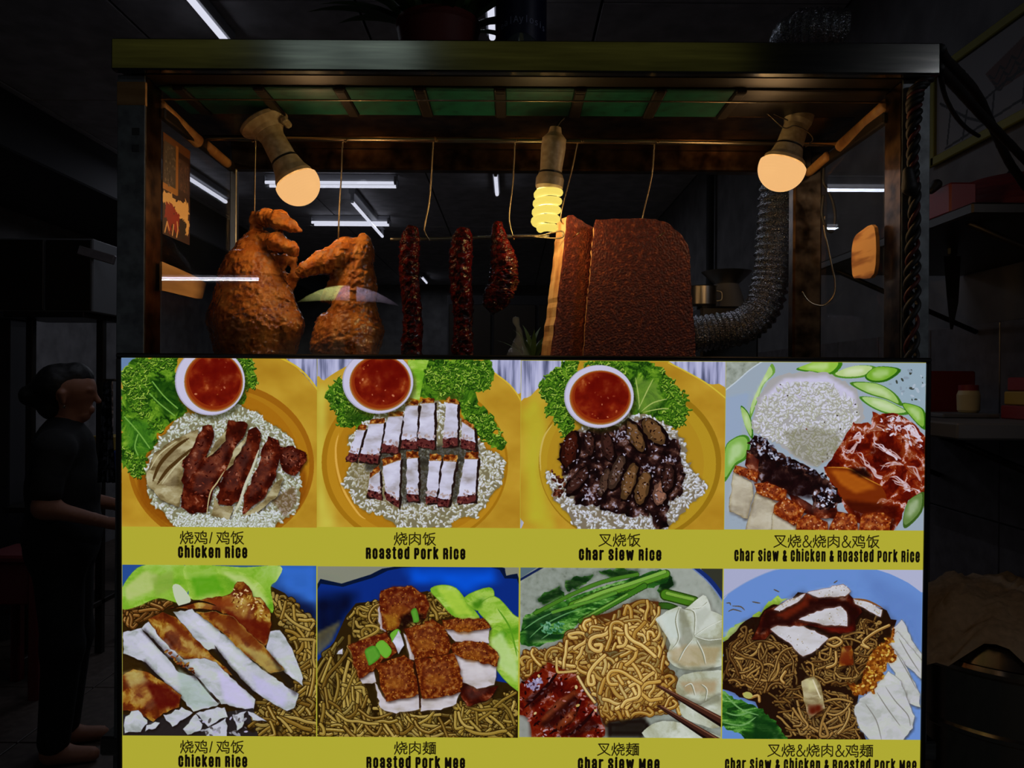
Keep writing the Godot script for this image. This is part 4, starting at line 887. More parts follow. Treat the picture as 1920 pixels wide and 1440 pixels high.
func build_person() -> void:
	# a cook standing to the left, turned to the right, one arm reaching forward
	var o := Vector3(at(120, 750, 3.2).x, 0, -3.2)
	var p := thing("person", "person in a black shirt with dark tied hair reaching an arm forward", "person", o, Vector3(0, deg_to_rad(18), 0))
	# own axes: facing +x, right side +z; head centre at y 1.484
	var hc := Vector3(0.02, 1.49, 0)
	var body := [
		[Vector3(0, 0.93, 0.05), Vector3(0, 0.93, -0.05), 0.12, 0.12], [Vector3(0, 0.95, 0), Vector3(0.0, 1.12, 0), 0.125, 0.115], [Vector3(0, 1.12, 0), Vector3(0, 1.27, 0), 0.115, 0.11],
		[Vector3(0, 1.28, 0.13), Vector3(0, 1.28, -0.13), 0.065, 0.065], [Vector3(0, 1.28, 0), Vector3(0.01, 1.4, 0), 0.055, 0.05],
		[Vector3(0, 0.9, 0.085), Vector3(0.02, 0.48, 0.09), 0.085, 0.055], [Vector3(0.02, 0.48, 0.09), Vector3(-0.01, 0.08, 0.09), 0.05, 0.035], [Vector3(-0.02, 0.05, 0.09), Vector3(0.13, 0.035, 0.1), 0.04, 0.03],
		[Vector3(0, 0.9, -0.085), Vector3(0.02, 0.48, -0.09), 0.085, 0.055], [Vector3(0.02, 0.48, -0.09), Vector3(-0.01, 0.08, -0.09), 0.05, 0.035], [Vector3(-0.02, 0.05, -0.09), Vector3(0.13, 0.035, -0.1), 0.04, 0.03],
		[Vector3(0, 1.27, 0.17), Vector3(-0.02, 1.06, 0.21), 0.045, 0.036], [Vector3(-0.02, 1.06, 0.21), Vector3(0.2, 0.985, 0.18), 0.036, 0.024],
		[Vector3(0, 1.27, -0.17), Vector3(0.02, 1.04, -0.2), 0.045, 0.036], [Vector3(0.02, 1.04, -0.2), Vector3(0.22, 1.0, -0.14), 0.036, 0.024]]
	var st := SurfaceTool.new(); st.begin(Mesh.PRIMITIVE_TRIANGLES)
	st.append_from(blob(body, 0.014, 0.05), 0, Transform3D())
	var head := [
		[hc + Vector3(-0.02, 0.03, 0), hc + Vector3(0.02, 0.03, 0), 0.085, 0.08], [hc + Vector3(0.03, -0.02, 0), hc + Vector3(0.045, -0.075, 0), 0.062, 0.036], [hc + Vector3(0.0, -0.03, 0), hc + Vector3(0.0, -0.09, 0), 0.06, 0.045],
		[hc + Vector3(0.0, -0.06, 0), hc + Vector3(-0.005, -0.13, 0), 0.05, 0.05], [hc + Vector3(0.092, 0.012, 0), hc + Vector3(0.108, -0.022, 0), 0.007, 0.012], [hc + Vector3(0.085, -0.052, 0.014), hc + Vector3(0.085, -0.052, -0.014), 0.007, 0.007],
		[hc + Vector3(0.083, -0.064, 0.012), hc + Vector3(0.083, -0.064, -0.012), 0.008, 0.008], [hc + Vector3(0.085, 0.024, 0.03), hc + Vector3(0.08, 0.026, 0.05), 0.008, 0.006], [hc + Vector3(0.085, 0.024, -0.03), hc + Vector3(0.08, 0.026, -0.05), 0.008, 0.006],
		[hc + Vector3(-0.01, 0.01, 0.083), hc + Vector3(-0.005, -0.025, 0.08), 0.014, 0.008], [hc + Vector3(-0.01, 0.01, -0.083), hc + Vector3(-0.005, -0.025, -0.08), 0.014, 0.008]]
	st.append_from(blob(head, 0.005, 0.014), 0, Transform3D())
	for s in [[Vector3(0.2, 0.985, 0.18), 1.0], [Vector3(0.22, 1.0, -0.14), -1.0]]:
		var h: Vector3 = s[0]; var z: float = s[1]
		var hand := [[h, h + Vector3(0.07, -0.012, 0), 0.024, 0.026], [h + Vector3(0.05, -0.01, 0.018), h + Vector3(0.075, -0.012, -0.018), 0.016, 0.016], [h + Vector3(0.03, 0, -z * 0.02), h + Vector3(0.07, -0.012, -z * 0.045), 0.011, 0.009], [h + Vector3(0.07, -0.012, -z * 0.045), h + Vector3(0.095, -0.02, -z * 0.045), 0.009, 0.008]]
		for f in 4:
			var b := h + Vector3(0.082, -0.014, (f - 1.5) * 0.019); var ln: float = [0.032, 0.04, 0.037, 0.028][f]
			var k := b + Vector3(ln, -0.01, 0)
			hand.append([b, k, 0.009, 0.0085]); hand.append([k, k + Vector3(ln * 0.75, -0.022, 0), 0.0085, 0.007])
		st.append_from(blob(hand, 0.004, 0.006), 0, Transform3D())
	put(st.commit(), "body", mats.skin, p)
	var shirt := [[Vector3(0, 0.92, 0.05), Vector3(0, 0.92, -0.05), 0.135, 0.135], [Vector3(0, 0.95, 0), Vector3(0.0, 1.12, 0), 0.138, 0.128], [Vector3(0, 1.12, 0), Vector3(0, 1.27, 0), 0.128, 0.118], [Vector3(0, 1.285, 0.13), Vector3(0, 1.285, -0.13), 0.073, 0.073], [Vector3(0, 1.27, 0.17), Vector3(-0.015, 1.12, 0.2), 0.06, 0.058], [Vector3(0, 1.27, -0.17), Vector3(0.015, 1.12, -0.19), 0.06, 0.058], [Vector3(0, 1.3, 0), Vector3(0, 1.36, 0), 0.07, 0.06]]
	put(blob(shirt, 0.014, 0.05, 0.004, 12.0), "shirt", mats.black_cloth, p)
	var pants := [[Vector3(0, 0.88, 0.05), Vector3(0, 0.88, -0.05), 0.132, 0.132], [Vector3(0, 0.88, 0.085), Vector3(0.02, 0.48, 0.09), 0.1, 0.075], [Vector3(0.02, 0.48, 0.09), Vector3(-0.01, 0.1, 0.09), 0.075, 0.06], [Vector3(0, 0.88, -0.085), Vector3(0.02, 0.48, -0.09), 0.1, 0.075], [Vector3(0.02, 0.48, -0.09), Vector3(-0.01, 0.1, -0.09), 0.075, 0.06]]
	put(blob(pants, 0.016, 0.04), "trousers", mats.black_cloth, p)
	var hair := [[hc + Vector3(-0.035, 0.05, 0), hc + Vector3(0.02, 0.07, 0), 0.087, 0.07], [hc + Vector3(-0.05, 0.03, 0), hc + Vector3(-0.06, -0.04, 0), 0.08, 0.06], [hc + Vector3(-0.11, 0.02, 0), hc + Vector3(-0.14, -0.0, 0), 0.04, 0.045]]
	put(blob(hair, 0.009, 0.03, 0.004, 25.0), "hair", mats.hair, p)
	put(blob([[hc + Vector3(0.0, -0.04, 0.088), hc + Vector3(0.0, -0.045, 0.088), 0.005, 0.005]], 0.002, 0.003), "earring", mats.shiny_steel, p)

# ---------------------------------------------------------------- the street behind the lens, which the glass and steel mirror
func build_street() -> void:
	struct("trim_3", chamfer(Vector3(30, 0.1, 17), 0.01), mats.asphalt, Vector3(-1, -0.07, 7.7)).set_meta("label", "dark street paving in front of the stall")
	var b := thing("shophouse", "dark shophouse across the street with glowing windows and signs added", "building", Vector3(0, 0, 15.4))
	put(chamfer(Vector3(22, 12, 1.0), 0.02), "front_wall", mats.facade, b, Vector3(0, 6.0, 0.5))
	for i in 2:  # windows and signs added as glowing patches mirrored by the steel roof edge
		var w := put(chamfer(Vector3(1.55, 1.05, 0.08), 0.02), "added_window", mats.grey_paint, b, Vector3(-4.6 + i * 1.6, 9.2, -0.03))
		put(chamfer(Vector3(1.4, 0.9, 0.03), 0.01), "added_lit_pane", mats.added_window_glow, w, Vector3(0, 0, -0.05))
	var sgn := put(chamfer(Vector3(7.4, 1.05, 0.12), 0.02), "added_sign_board", mats.grey_paint, b, Vector3(1.7, 9.2, -0.08))
	put(chamfer(Vector3(7.2, 0.9, 0.02), 0.01), "added_sign_face", mats.added_sign_glow, sgn, Vector3(0, 0, -0.07))
	var sg2 := put(chamfer(Vector3(4.6, 1.05, 0.12), 0.02), "added_sign_board", mats.grey_paint, b, Vector3(-8.0, 9.2, -0.08))
	put(chamfer(Vector3(4.4, 0.9, 0.02), 0.01), "added_sign_face", mats.added_sign_glow, sg2, Vector3(0, 0, -0.07))
	# parasol, with an unseen lamp post added to light it
	var pz := 11.5; var dd := 2.444 + pz
	var top := Vector3((650.0 - 960.0) / FOCAL * dd, 1.55 + (720.0 - 536.0) / FOCAL * dd, pz)
	var pr := thing("parasol", "green and purple street parasol on a pole", "parasol", Vector3(top.x, 0, pz))
	put(tube(PackedVector3Array([Vector3(0, 0.0, 0), Vector3(0, top.y, 0)]), 0.03, 12), "pole", mats.dark_metal, pr)
	put(lathe([0.0, 0.0, 0.25, 0.0, 0.25, 0.05, 0.05, 0.09, 0.0, 0.09], 24), "base", mats.dark_metal, pr)
	for i in 8:
		var st := SurfaceTool.new(); st.begin(Mesh.PRIMITIVE_TRIANGLES); st.set_smooth_group(0)
		var pf := func(r: float, k: float) -> Vector3:
			var a := TAU * (i + k) / 8.0
			var sag := 1.0 - 0.05 * sin(PI * k) * r
			return Vector3(cos(a) * 0.95 * r * sag, top.y - 0.36 * r * r - 0.02, sin(a) * 0.95 * r * sag)
		for r in 5:
			for k in 4:
				for v in [pf.call(r / 5.0, k / 4.0), pf.call((r + 1) / 5.0, k / 4.0), pf.call((r + 1) / 5.0, (k + 1) / 4.0), pf.call(r / 5.0, k / 4.0), pf.call((r + 1) / 5.0, (k + 1) / 4.0), pf.call(r / 5.0, (k + 1) / 4.0)]: st.add_vertex(v)
		st.index(); st.generate_normals()
		put(st.commit(), "canopy_panel", mats.parasol_purple if i in [6, 7, 0, 1] else mats.parasol_green, pr)
	var lm := thing("added_lamp", "added unseen lamp post lighting the parasol", "lamp", Vector3(top.x + 0.6, 0, pz - 2.4))
	put(tube(PackedVector3Array([Vector3(0, 0, 0), Vector3(0, 4.6, 0)]), 0.05, 12), "post", mats.dark_metal, lm)
	put(tube(PackedVector3Array([Vector3(0, 4.55, 0), Vector3(0, 4.7, 0.4)]), 0.03, 10), "arm", mats.dark_metal, lm)
	put(chamfer(Vector3(0.24, 0.06, 0.3), 0.01), "lamp_head", mats.dark_metal, lm, Vector3(0, 4.72, 0.5))
	put(chamfer(Vector3(0.2, 0.01, 0.24), 0.003), "lamp_lens", mats.tube_glow, lm, Vector3(0, 4.685, 0.5))
	var sp := SpotLight3D.new(); sp.name = "lamp_beam"; sp.spot_angle = 24.0; sp.light_energy = 80.0; sp.spot_range = 30.0; sp.spot_attenuation = 2.0; sp.light_size = 0.1; sp.shadow_enabled = true
	lm.add_child(sp); sp.position = Vector3(0, 4.66, 0.5)
	sp.look_at_from_position(sp.position + lm.position, top - Vector3(0, 0.2, 0), Vector3.UP)
	# batten lamps over the walkway
	glow("walkway_glow", Color(0.95, 0.95, 1.0), 9.0)
	var bz := 5.56; var d2 := 2.444 + bz
	walkway_lamp("bright fluorescent batten hanging over the far side of the walkway", Vector3((384.0 - 960.0) / FOCAL * d2, 1.55 + (720.0 - 525.0) / FOCAL * d2, bz), 2.0)
	walkway_lamp("fluorescent batten hanging over the walkway before the right post", Vector3(2.3, 2.75, 0.9), 1.2)
	struct("trim_4", chamfer(Vector3(3.0, 0.15, 0.3), 0.01), mats.beam_paint, Vector3(-3.2, 3.37, bz)).set_meta("label", "concrete beam over the far side of the walkway")
	struct("trim_5", chamfer(Vector3(1.8, 0.15, 0.3), 0.01), mats.beam_paint, Vector3(2.4, 3.37, 0.9)).set_meta("label", "concrete beam over the walkway before the right post")

func walkway_lamp(label: String, bp: Vector3, energy: float) -> void:
	var bt := thing("walkway_lamp", label, "lamp", bp, Vector3.ZERO, "walkway lamps")
	put(chamfer(Vector3(1.14, 0.05, 0.06), 0.006), "housing", mats.tube_housing, bt, Vector3(0, 0.05, 0))
	put(tube(PackedVector3Array([Vector3(-0.55, 0, 0), Vector3(0.55, 0, 0)]), 0.011, 12), "light_tube", mats.walkway_glow, bt)
	for s in [-0.5, 0.5]: put(tube(PackedVector3Array([Vector3(s, 0.07, 0), Vector3(s, 3.3 - bp.y, 0)]), 0.004, 6), "hanger", mats.dark_metal, bt)
	var l := AreaLight3D.new(); l.name = "lamp_light"; l.area_size = Vector2(1.1, 0.03); l.light_energy = energy; l.light_color = Color(0.93, 0.95, 1.0)
	l.shadow_enabled = true; l.area_range = 25.0; l.position = Vector3(0, -0.02, 0); l.rotation = Vector3(-PI / 2, 0, 0)
	bt.add_child(l, true)
# ---------------------------------------------------------------- the print of the menu: a small painter
var cv: Image            # the canvas of one dish photograph, drawn at twice its size
var mk: Image            # a mask of the same size
var fx := 0.0            # a drawing unit to canvas pixels: (p - f0) * fs
var f0 := Vector2.ZERO
var rg := RandomNumberGenerator.new()
var tex := {}
var clip_h := 0

func c8(r: int, g: int, b: int, a := 255) -> Color: return Color8(r, g, b, a)

func pl(a: Array) -> PackedVector2Array:
	var o := PackedVector2Array()
	for i in range(0, a.size(), 2): o.append(Vector2(a[i], a[i + 1]))
	return o

func ring(cx: float, cy: float, rx: float, ry: float, turn := 0.0, n := 40) -> PackedVector2Array:
	var o := PackedVector2Array()
	for i in n:
		o.append(Vector2(cx, cy) + Vector2(cos(TAU * i / n) * rx, sin(TAU * i / n) * ry).rotated(turn))
	return o

func rough(p: PackedVector2Array, amp: float, step: float) -> PackedVector2Array:
	var o := PackedVector2Array()
	for i in p.size():
		var a := p[i]; var b := p[(i + 1) % p.size()]
		var n := maxi(1, int(a.distance_to(b) / step))
		for k in n:
			o.append(a.lerp(b, float(k) / n) + Vector2(rg.randfn(0, amp), rg.randfn(0, amp)))
	return o

func smooth(p: PackedVector2Array, closed := false, n := 8) -> PackedVector2Array:
	var o := PackedVector2Array()
	var m := p.size()
	for i in (m if closed else m - 1):
		var a := p[(i - 1 + m) % m] if closed or i > 0 else p[0]
		var b := p[i]; var c := p[(i + 1) % m]
		var d := p[(i + 2) % m] if closed or i + 2 < m else p[m - 1]
		for k in n: o.append(b.cubic_interpolate(c, a, d, float(k) / n))
	if not closed: o.append(p[m - 1])
	return o

func spans(im: Image, p: PackedVector2Array, col: Color, k := 1.0) -> Rect2i:
	# scanline fill of a polygon given in drawing units; returns its box in pixels
	var q := PackedVector2Array()
	var lo := Vector2(1e9, 1e9); var hi := -lo
	for v in p:
		var w := (v - f0) * fx * k
		q.append(w); lo = lo.min(w); hi = hi.max(w)
	var y0 := maxi(0, int(floor(lo.y))); var y1 := mini(im.get_height() - 1, int(ceil(hi.y)))
	var wmax := im.get_width()
	var n := q.size()
	for y in range(y0, y1 + 1):
		var yc := y + 0.5
		var xs := []
		var a := q[n - 1]
		for i in n:
			var b := q[i]
			if (a.y <= yc) != (b.y <= yc):
				xs.append(a.x + (yc - a.y) / (b.y - a.y) * (b.x - a.x))
			a = b
		if xs.size() > 2: xs.sort()
		elif xs.size() == 2 and xs[0] > xs[1]: xs.reverse()
		for i in range(0, xs.size() - 1, 2):
			var xa := maxi(0, int(round(xs[i]))); var xb := mini(wmax, int(round(xs[i + 1])))
			if xb > xa: im.fill_rect(Rect2i(xa, y, xb - xa, 1), col)
	var r := Rect2i(int(floor(lo.x)), y0, int(ceil(hi.x)) - int(floor(lo.x)) + 1, maxi(0, y1 - y0 + 1))
	return r.intersection(Rect2i(0, 0, im.get_width(), im.get_height()))

func fill(p: PackedVector2Array, col: Color) -> void: spans(cv, p, col)

func fillt(p: PackedVector2Array, name: String) -> void:
	# fill with a texture
	var q := PackedVector2Array()
	var lo := Vector2(1e9, 1e9); var hi := -lo
	for v in p: lo = lo.min(v); hi = hi.max(v)
	var box := Rect2i(Vector2i((lo - f0) * fx) - Vector2i(1, 1), Vector2i((hi - lo) * fx) + Vector2i(3, 3)).intersection(Rect2i(0, 0, mk.get_width(), mk.get_height()))
	if box.size.x <= 0 or box.size.y <= 0: return
	mk.fill_rect(box, Color(0, 0, 0, 0))
	spans(mk, p, Color(1, 1, 1, 1))
	cv.blit_rect_mask(tex[name], mk, box, box.position)

func soft(p: PackedVector2Array, col: Color, k := 6) -> void:
	# a blurred patch of colour
	var lo := Vector2(1e9, 1e9); var hi := -lo
	for v in p: lo = lo.min(v); hi = hi.max(v)
	var g := k * 2
	var at := ((lo - f0) * fx / g).floor() - Vector2(3, 3)
	var size := Vector2i(((hi - lo) * fx / g).ceil()) + Vector2i(6, 6)
	var s := Image.create_empty(size.x * 4, size.y * 4, false, Image.FORMAT_RGBA8)
	s.fill(Color(col.r, col.g, col.b, 0))
	var keep := f0
	f0 += at * g / fx
	spans(s, p, col, 4.0 / g)
	f0 = keep
	s.resize(size.x, size.y, Image.INTERPOLATE_LANCZOS)
	s.resize(size.x * g, size.y * g, Image.INTERPOLATE_CUBIC)
	cv.blend_rect(s, Rect2i(Vector2i.ZERO, s.get_size()), Vector2i(at * g))

func melt(share: float) -> void:
	# takes the hardness off, as a print of a photograph has it
	var s: Image = cv.duplicate()
	s.resize(cv.get_width() * 2 / 5, cv.get_height() * 2 / 5, Image.INTERPOLATE_LANCZOS)
	s.resize(cv.get_width(), cv.get_height(), Image.INTERPOLATE_CUBIC)
	var d := s.get_data()
	var a := int(share * 255)
	for i in range(3, d.size(), 4): d[i] = a
	cv.blend_rect(Image.create_from_data(s.get_width(), s.get_height(), false, Image.FORMAT_RGBA8, d), Rect2i(Vector2i.ZERO, s.get_size()), Vector2i.ZERO)

func line(p: PackedVector2Array, w: float, col: Color, taper := false) -> void:
	# a round stroke along a polyline, in drawing units
	var n := p.size()
	for i in n - 1:
		var a := (p[i] - f0) * fx; var b := (p[i + 1] - f0) * fx
		var m := maxi(1, int(a.distance_to(b) / maxf(1.0, w * fx * 0.3)))
		for k in m + (1 if i == n - 2 else 0):
			var t := (i + float(k) / m) / (n - 1)
			var r := w * fx * 0.5 * (sqrt(maxf(0.03, 4.0 * t * (1.0 - t))) if taper else 1.0)
			dot(a.lerp(b, float(k) / m), r, col)

func dot(c: Vector2, r: float, col: Color) -> void:
	var y0 := int(floor(c.y - r)); var y1 := int(ceil(c.y + r))
	for y in range(y0, y1 + 1):
		var d := r * r - (y + 0.5 - c.y) * (y + 0.5 - c.y)
		if d > 0.0:
			d = sqrt(d)
			var x := int(round(c.x - d))
			cv.fill_rect(Rect2i(x, y, maxi(1, int(round(c.x + d)) - x), 1), col)

func inside(p: PackedVector2Array, count: int) -> Array:
	var lo := Vector2(1e9, 1e9); var hi := -lo
	for v in p: lo = lo.min(v); hi = hi.max(v)
	var o := []
	for i in count * 8:
		var q := Vector2(rg.randf_range(lo.x, hi.x), rg.randf_range(lo.y, hi.y))
		if Geometry2D.is_point_in_polygon(q, p): o.append(q)
		if o.size() == count: break
	return o

func bits(p: PackedVector2Array, count: int, r0: float, r1: float, cols: Array, long := 1.6) -> void:
	# crumbs, crackling, sparkle: many small leaning ellipses
	for q in inside(p, count):
		var r := rg.randf_range(r0, r1)
		fill(ring(q.x, q.y, r * long, r, rg.randf() * PI, 8), cols[rg.randi() % cols.size()])

func rice(p: PackedVector2Array, count: int, r: float, cols: Array, under: Color) -> void:
	var pts := inside(p, count)
	for q in pts:
		var t := rg.randf() * PI
		var k := r * rg.randf_range(0.8, 1.2)
		fill(ring(q.x + 1.5, q.y + r * 0.35, k * 2.0, k * 0.95, t, 10), under)
		fill(ring(q.x, q.y, k * 1.85, k * 0.78, t, 10), cols[rg.randi() % cols.size()])
		fill(ring(q.x - r * 0.2, q.y - r * 0.25, k * 1.0, k * 0.3, t, 8), cols[0])

func noodle(p: PackedVector2Array, w: float, dark: Color, mid: Color, light: Color) -> void:
	var s := smooth(p, false, 7)
	line(s, w * 1.35, dark); line(s, w, mid)
	var up := PackedVector2Array()
	for v in s: up.append(v + Vector2(-w * 0.1, -w * 0.17))
	line(up, w * 0.34, light)

func noodles(p: PackedVector2Array, count: int, w: float, length: float, curl: float, dark: Color, mids: Array, light: Color, flow := 99.0, keep := 0.6) -> void:
	# strands laid over one another, kept to the heap; lower ones painted darker as depth shade
	var done := 0
	var all := inside(p, count)
	for q in all:
		if done == int(count * 0.45):      # soft dark patches painted as depth between the strands
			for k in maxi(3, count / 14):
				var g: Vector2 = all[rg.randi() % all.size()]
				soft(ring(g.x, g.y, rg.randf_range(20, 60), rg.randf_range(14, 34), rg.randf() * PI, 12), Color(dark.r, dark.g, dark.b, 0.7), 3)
		var a := rg.randf() * TAU if flow > 9.0 else flow + rg.randfn(0, 0.4)
		var v := PackedVector2Array([q])
		var bend := rg.randfn(0, curl)
		var at: Vector2 = q
		var m := rg.randi_range(5, 9)
		for i in m:
			bend = bend * keep + rg.randfn(0, curl) * (1.0 - keep)
			a += bend
			at += Vector2(cos(a), sin(a)) * length / m
			if not Geometry2D.is_point_in_polygon(at, p):
				if v.size() > 3: break
				a += 1.4; at = v[-1] + Vector2(cos(a), sin(a)) * length / m * 0.6
			v.append(at)
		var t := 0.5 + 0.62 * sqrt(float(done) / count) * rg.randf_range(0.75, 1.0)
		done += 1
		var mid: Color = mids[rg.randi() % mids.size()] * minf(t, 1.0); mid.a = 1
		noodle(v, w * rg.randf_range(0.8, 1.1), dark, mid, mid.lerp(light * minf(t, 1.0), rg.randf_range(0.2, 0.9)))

func grain(name: String, seed_: int, freq: Vector2, stops: Array, ridged := false, warp := 0.0, oct := 4) -> void:
	# a noise texture of canvas size, its values mapped to the colours in stops [at, colour, ...]
	var n := FastNoiseLite.new()
	n.seed = seed_; n.noise_type = FastNoiseLite.TYPE_SIMPLEX_SMOOTH
	n.frequency = 0.02; n.fractal_octaves = oct
	n.fractal_type = FastNoiseLite.FRACTAL_RIDGED if ridged else FastNoiseLite.FRACTAL_FBM
	if warp > 0.0:
		n.domain_warp_enabled = true; n.domain_warp_amplitude = warp; n.domain_warp_frequency = 0.015
	var w := int(clampf(1060.0 * freq.x / 0.02, 16, 700)); var h := int(clampf(900.0 * freq.y / 0.02, 16, 600))
	n.frequency = 0.02 * maxf(1.0, freq.x * 1060.0 / 0.02 / 700.0)
	var im := n.get_image(w, h)
	im.convert(Image.FORMAT_L8)
	im.resize(TW, TH, Image.INTERPOLATE_CUBIC)
	var g := Gradient.new()
	g.offsets = PackedFloat32Array(); g.colors = PackedColorArray()
	var offs := PackedFloat32Array(); var cols := PackedColorArray()
	for i in range(0, stops.size(), 2): offs.append(stops[i]); cols.append(stops[i + 1])
	g.offsets = offs; g.colors = cols
	var lut := PackedInt32Array()
	for i in 256: lut.append(g.sample(i / 255.0).to_abgr32())
	var src := im.get_data()
	var out := PackedInt32Array(); out.resize(src.size())
	for i in src.size(): out[i] = lut[src[i]]
	tex[name] = Image.create_from_data(TW, TH, false, Image.FORMAT_RGBA8, out.to_byte_array())

func begin(rx: float, ry: float, f: float, box: Rect2) -> void:
	# drawing units are pixels of an enlargement: photo = (rx, ry) + units / f; box is the photo's rectangle
	fx = INK / f
	f0 = (box.position - Vector2(rx, ry)) * f
	cv = Image.create_empty(int(box.size.x * INK) + 1, int(box.size.y * INK) + 1, false, Image.FORMAT_RGBA8)

const INK := 2.0
const TW := 785
const TH := 667
func make_grains() -> void:
	grain("glaze", 11, Vector2(0.012, 0.012), [0.0, c8(34, 7, 4), 0.42, c8(60, 14, 6), 0.6, c8(86, 26, 11), 0.76, c8(110, 44, 22), 0.86, c8(160, 100, 74), 1.0, c8(200, 150, 126)], false, 30.0)
	grain("redglaze", 12, Vector2(0.006, 0.006), [0.0, c8(48, 4, 2), 0.4, c8(92, 14, 4), 0.6, c8(128, 34, 8), 0.74, c8(140, 60, 24), 0.84, c8(206, 160, 160), 1.0, c8(225, 205, 215)], true, 40.0, 3)
	grain("skin", 13, Vector2(0.009, 0.009), [0.0, c8(60, 16, 6), 0.35, c8(104, 40, 12), 0.55, c8(146, 92, 26), 0.75, c8(176, 140, 58), 1.0, c8(205, 190, 110)], false, 40.0)
	grain("crust", 14, Vector2(0.03, 0.03), [0.0, c8(44, 10, 4), 0.4, c8(96, 34, 10), 0.56, c8(140, 68, 20), 0.68, c8(178, 112, 40), 0.85, c8(206, 160, 84), 1.0, c8(220, 190, 130)], false, 20.0)
	grain("char", 15, Vector2(0.014, 0.014), [0.0, c8(8, 3, 4), 0.45, c8(28, 12, 12), 0.6, c8(52, 28, 24), 0.72, c8(92, 60, 48), 0.8, c8(150, 136, 150), 1.0, c8(190, 186, 210)], false, 30.0)
	grain("lettuce", 16, Vector2(0.008, 0.008), [0.0, c8(178, 196, 82), 0.3, c8(124, 166, 44), 0.5, c8(84, 132, 26), 0.68, c8(50, 96, 18), 0.85, c8(22, 54, 10), 1.0, c8(10, 28, 6)], true, 60.0, 3)
	grain("leaf", 17, Vector2(0.004, 0.012), [0.0, c8(12, 34, 10), 0.4, c8(24, 70, 20), 0.6, c8(52, 112, 34), 0.8, c8(104, 160, 70), 1.0, c8(160, 200, 130)], true, 50.0, 3)
	grain("cabbage", 18, Vector2(0.004, 0.007), [0.0, c8(84, 150, 24), 0.4, c8(132, 182, 48), 0.6, c8(164, 200, 82), 1.0, c8(205, 220, 160)], false, 50.0)
	grain("pork", 19, Vector2(0.006, 0.012), [0.0, c8(150, 140, 140), 0.3, c8(186, 182, 196), 0.55, c8(204, 202, 226), 1.0, c8(222, 222, 244)], false, 20.0)
	grain("breast", 20, Vector2(0.005, 0.009), [0.0, c8(140, 146, 142), 0.3, c8(176, 182, 186), 0.5, c8(194, 194, 214), 0.7, c8(188, 196, 190), 1.0, c8(215, 212, 240)], false, 40.0)
	grain("wood", 21, Vector2(0.02, 0.0012), [0.0, c8(60, 64, 92), 0.35, c8(118, 122, 156), 0.5, c8(160, 162, 200), 0.7, c8(184, 186, 222), 1.0, c8(200, 200, 232)], false, 0.0)
	grain("dough", 22, Vector2(0.005, 0.005), [0.0, c8(140, 136, 104), 0.35, c8(176, 180, 156), 0.6, c8(196, 202, 188), 1.0, c8(220, 224, 216)], false, 40.0)
	grain("pale", 23, Vector2(0.006, 0.01), [0.0, c8(70, 54, 26), 0.35, c8(124, 106, 68), 0.6, c8(164, 150, 108), 1.0, c8(206, 200, 168)], false, 40.0)
	grain("stone", 24, Vector2(0.02, 0.02), [0.0, c8(100, 108, 96), 0.3, c8(146, 154, 144), 0.6, c8(160, 168, 160), 1.0, c8(176, 184, 178)])
	grain("plate", 25, Vector2(0.002, 0.003), [0.0, c8(172, 126, 30), 0.5, c8(190, 148, 42), 1.0, c8(204, 168, 56)])
	grain("sauce", 26, Vector2(0.01, 0.01), [0.0, c8(92, 10, 4), 0.5, c8(118, 22, 8), 0.75, c8(140, 48, 16), 1.0, c8(190, 110, 60)])

func sauce_bowl(cx: float, cy: float, rx: float, ry: float, ix: float, iy: float, irx: float, iry: float) -> void:
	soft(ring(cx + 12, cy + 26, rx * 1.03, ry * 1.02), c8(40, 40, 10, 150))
	fill(ring(cx, cy, rx, ry, 0, 70), c8(176, 172, 198))
	fill(ring(cx + 3, cy - 2, rx * 0.975, ry * 0.975, 0, 70), c8(204, 200, 230))
	fill(ring(ix, iy, irx, iry, 0, 70), c8(164, 120, 66))
	fill(ring(ix, iy - 2, irx * 0.965, iry * 0.965, 0, 70), c8(160, 74, 24))
	fill(ring(ix + 4, iy - 4, irx * 0.93, iry * 0.93, 0, 70), c8(142, 48, 14))
	fillt(ring(ix + 8, iy - 10, irx * 0.87, iry * 0.86, 0, 70), "sauce")
	bits(ring(ix, iy, irx * 0.8, iry * 0.8), 14, 3, 7, [c8(196, 120, 84), c8(150, 70, 30), c8(180, 90, 50)])
	soft(ring(ix + irx * 0.2, iy - iry * 0.3, irx * 0.6, iry * 0.5), c8(96, 8, 4, 130))

func frill(p: PackedVector2Array, count: int) -> void:
	# curled edges of lettuce: small folds, light on the crest and dark beneath
	for q in inside(p, int(count * 2.2)):
		var a := rg.randf() * TAU; var v := PackedVector2Array([q])
		for i in 3:
			a += rg.randfn(0.5, 1.0); q += Vector2(cos(a), sin(a)) * rg.randf_range(7, 13); v.append(q)
		var s := smooth(v, false, 4)
		var c: Color = [c8(140, 176, 52), c8(104, 150, 36), c8(164, 192, 76), c8(84, 132, 26), c8(66, 112, 20)][rg.randi() % 5]
		var u := PackedVector2Array()
		for w in s: u.append(w + Vector2(2, 6))
		line(u, 9, c8(30, 64, 12) if rg.randf() < 0.6 else c8(50, 92, 18)); line(s, rg.randf_range(4, 8), c)

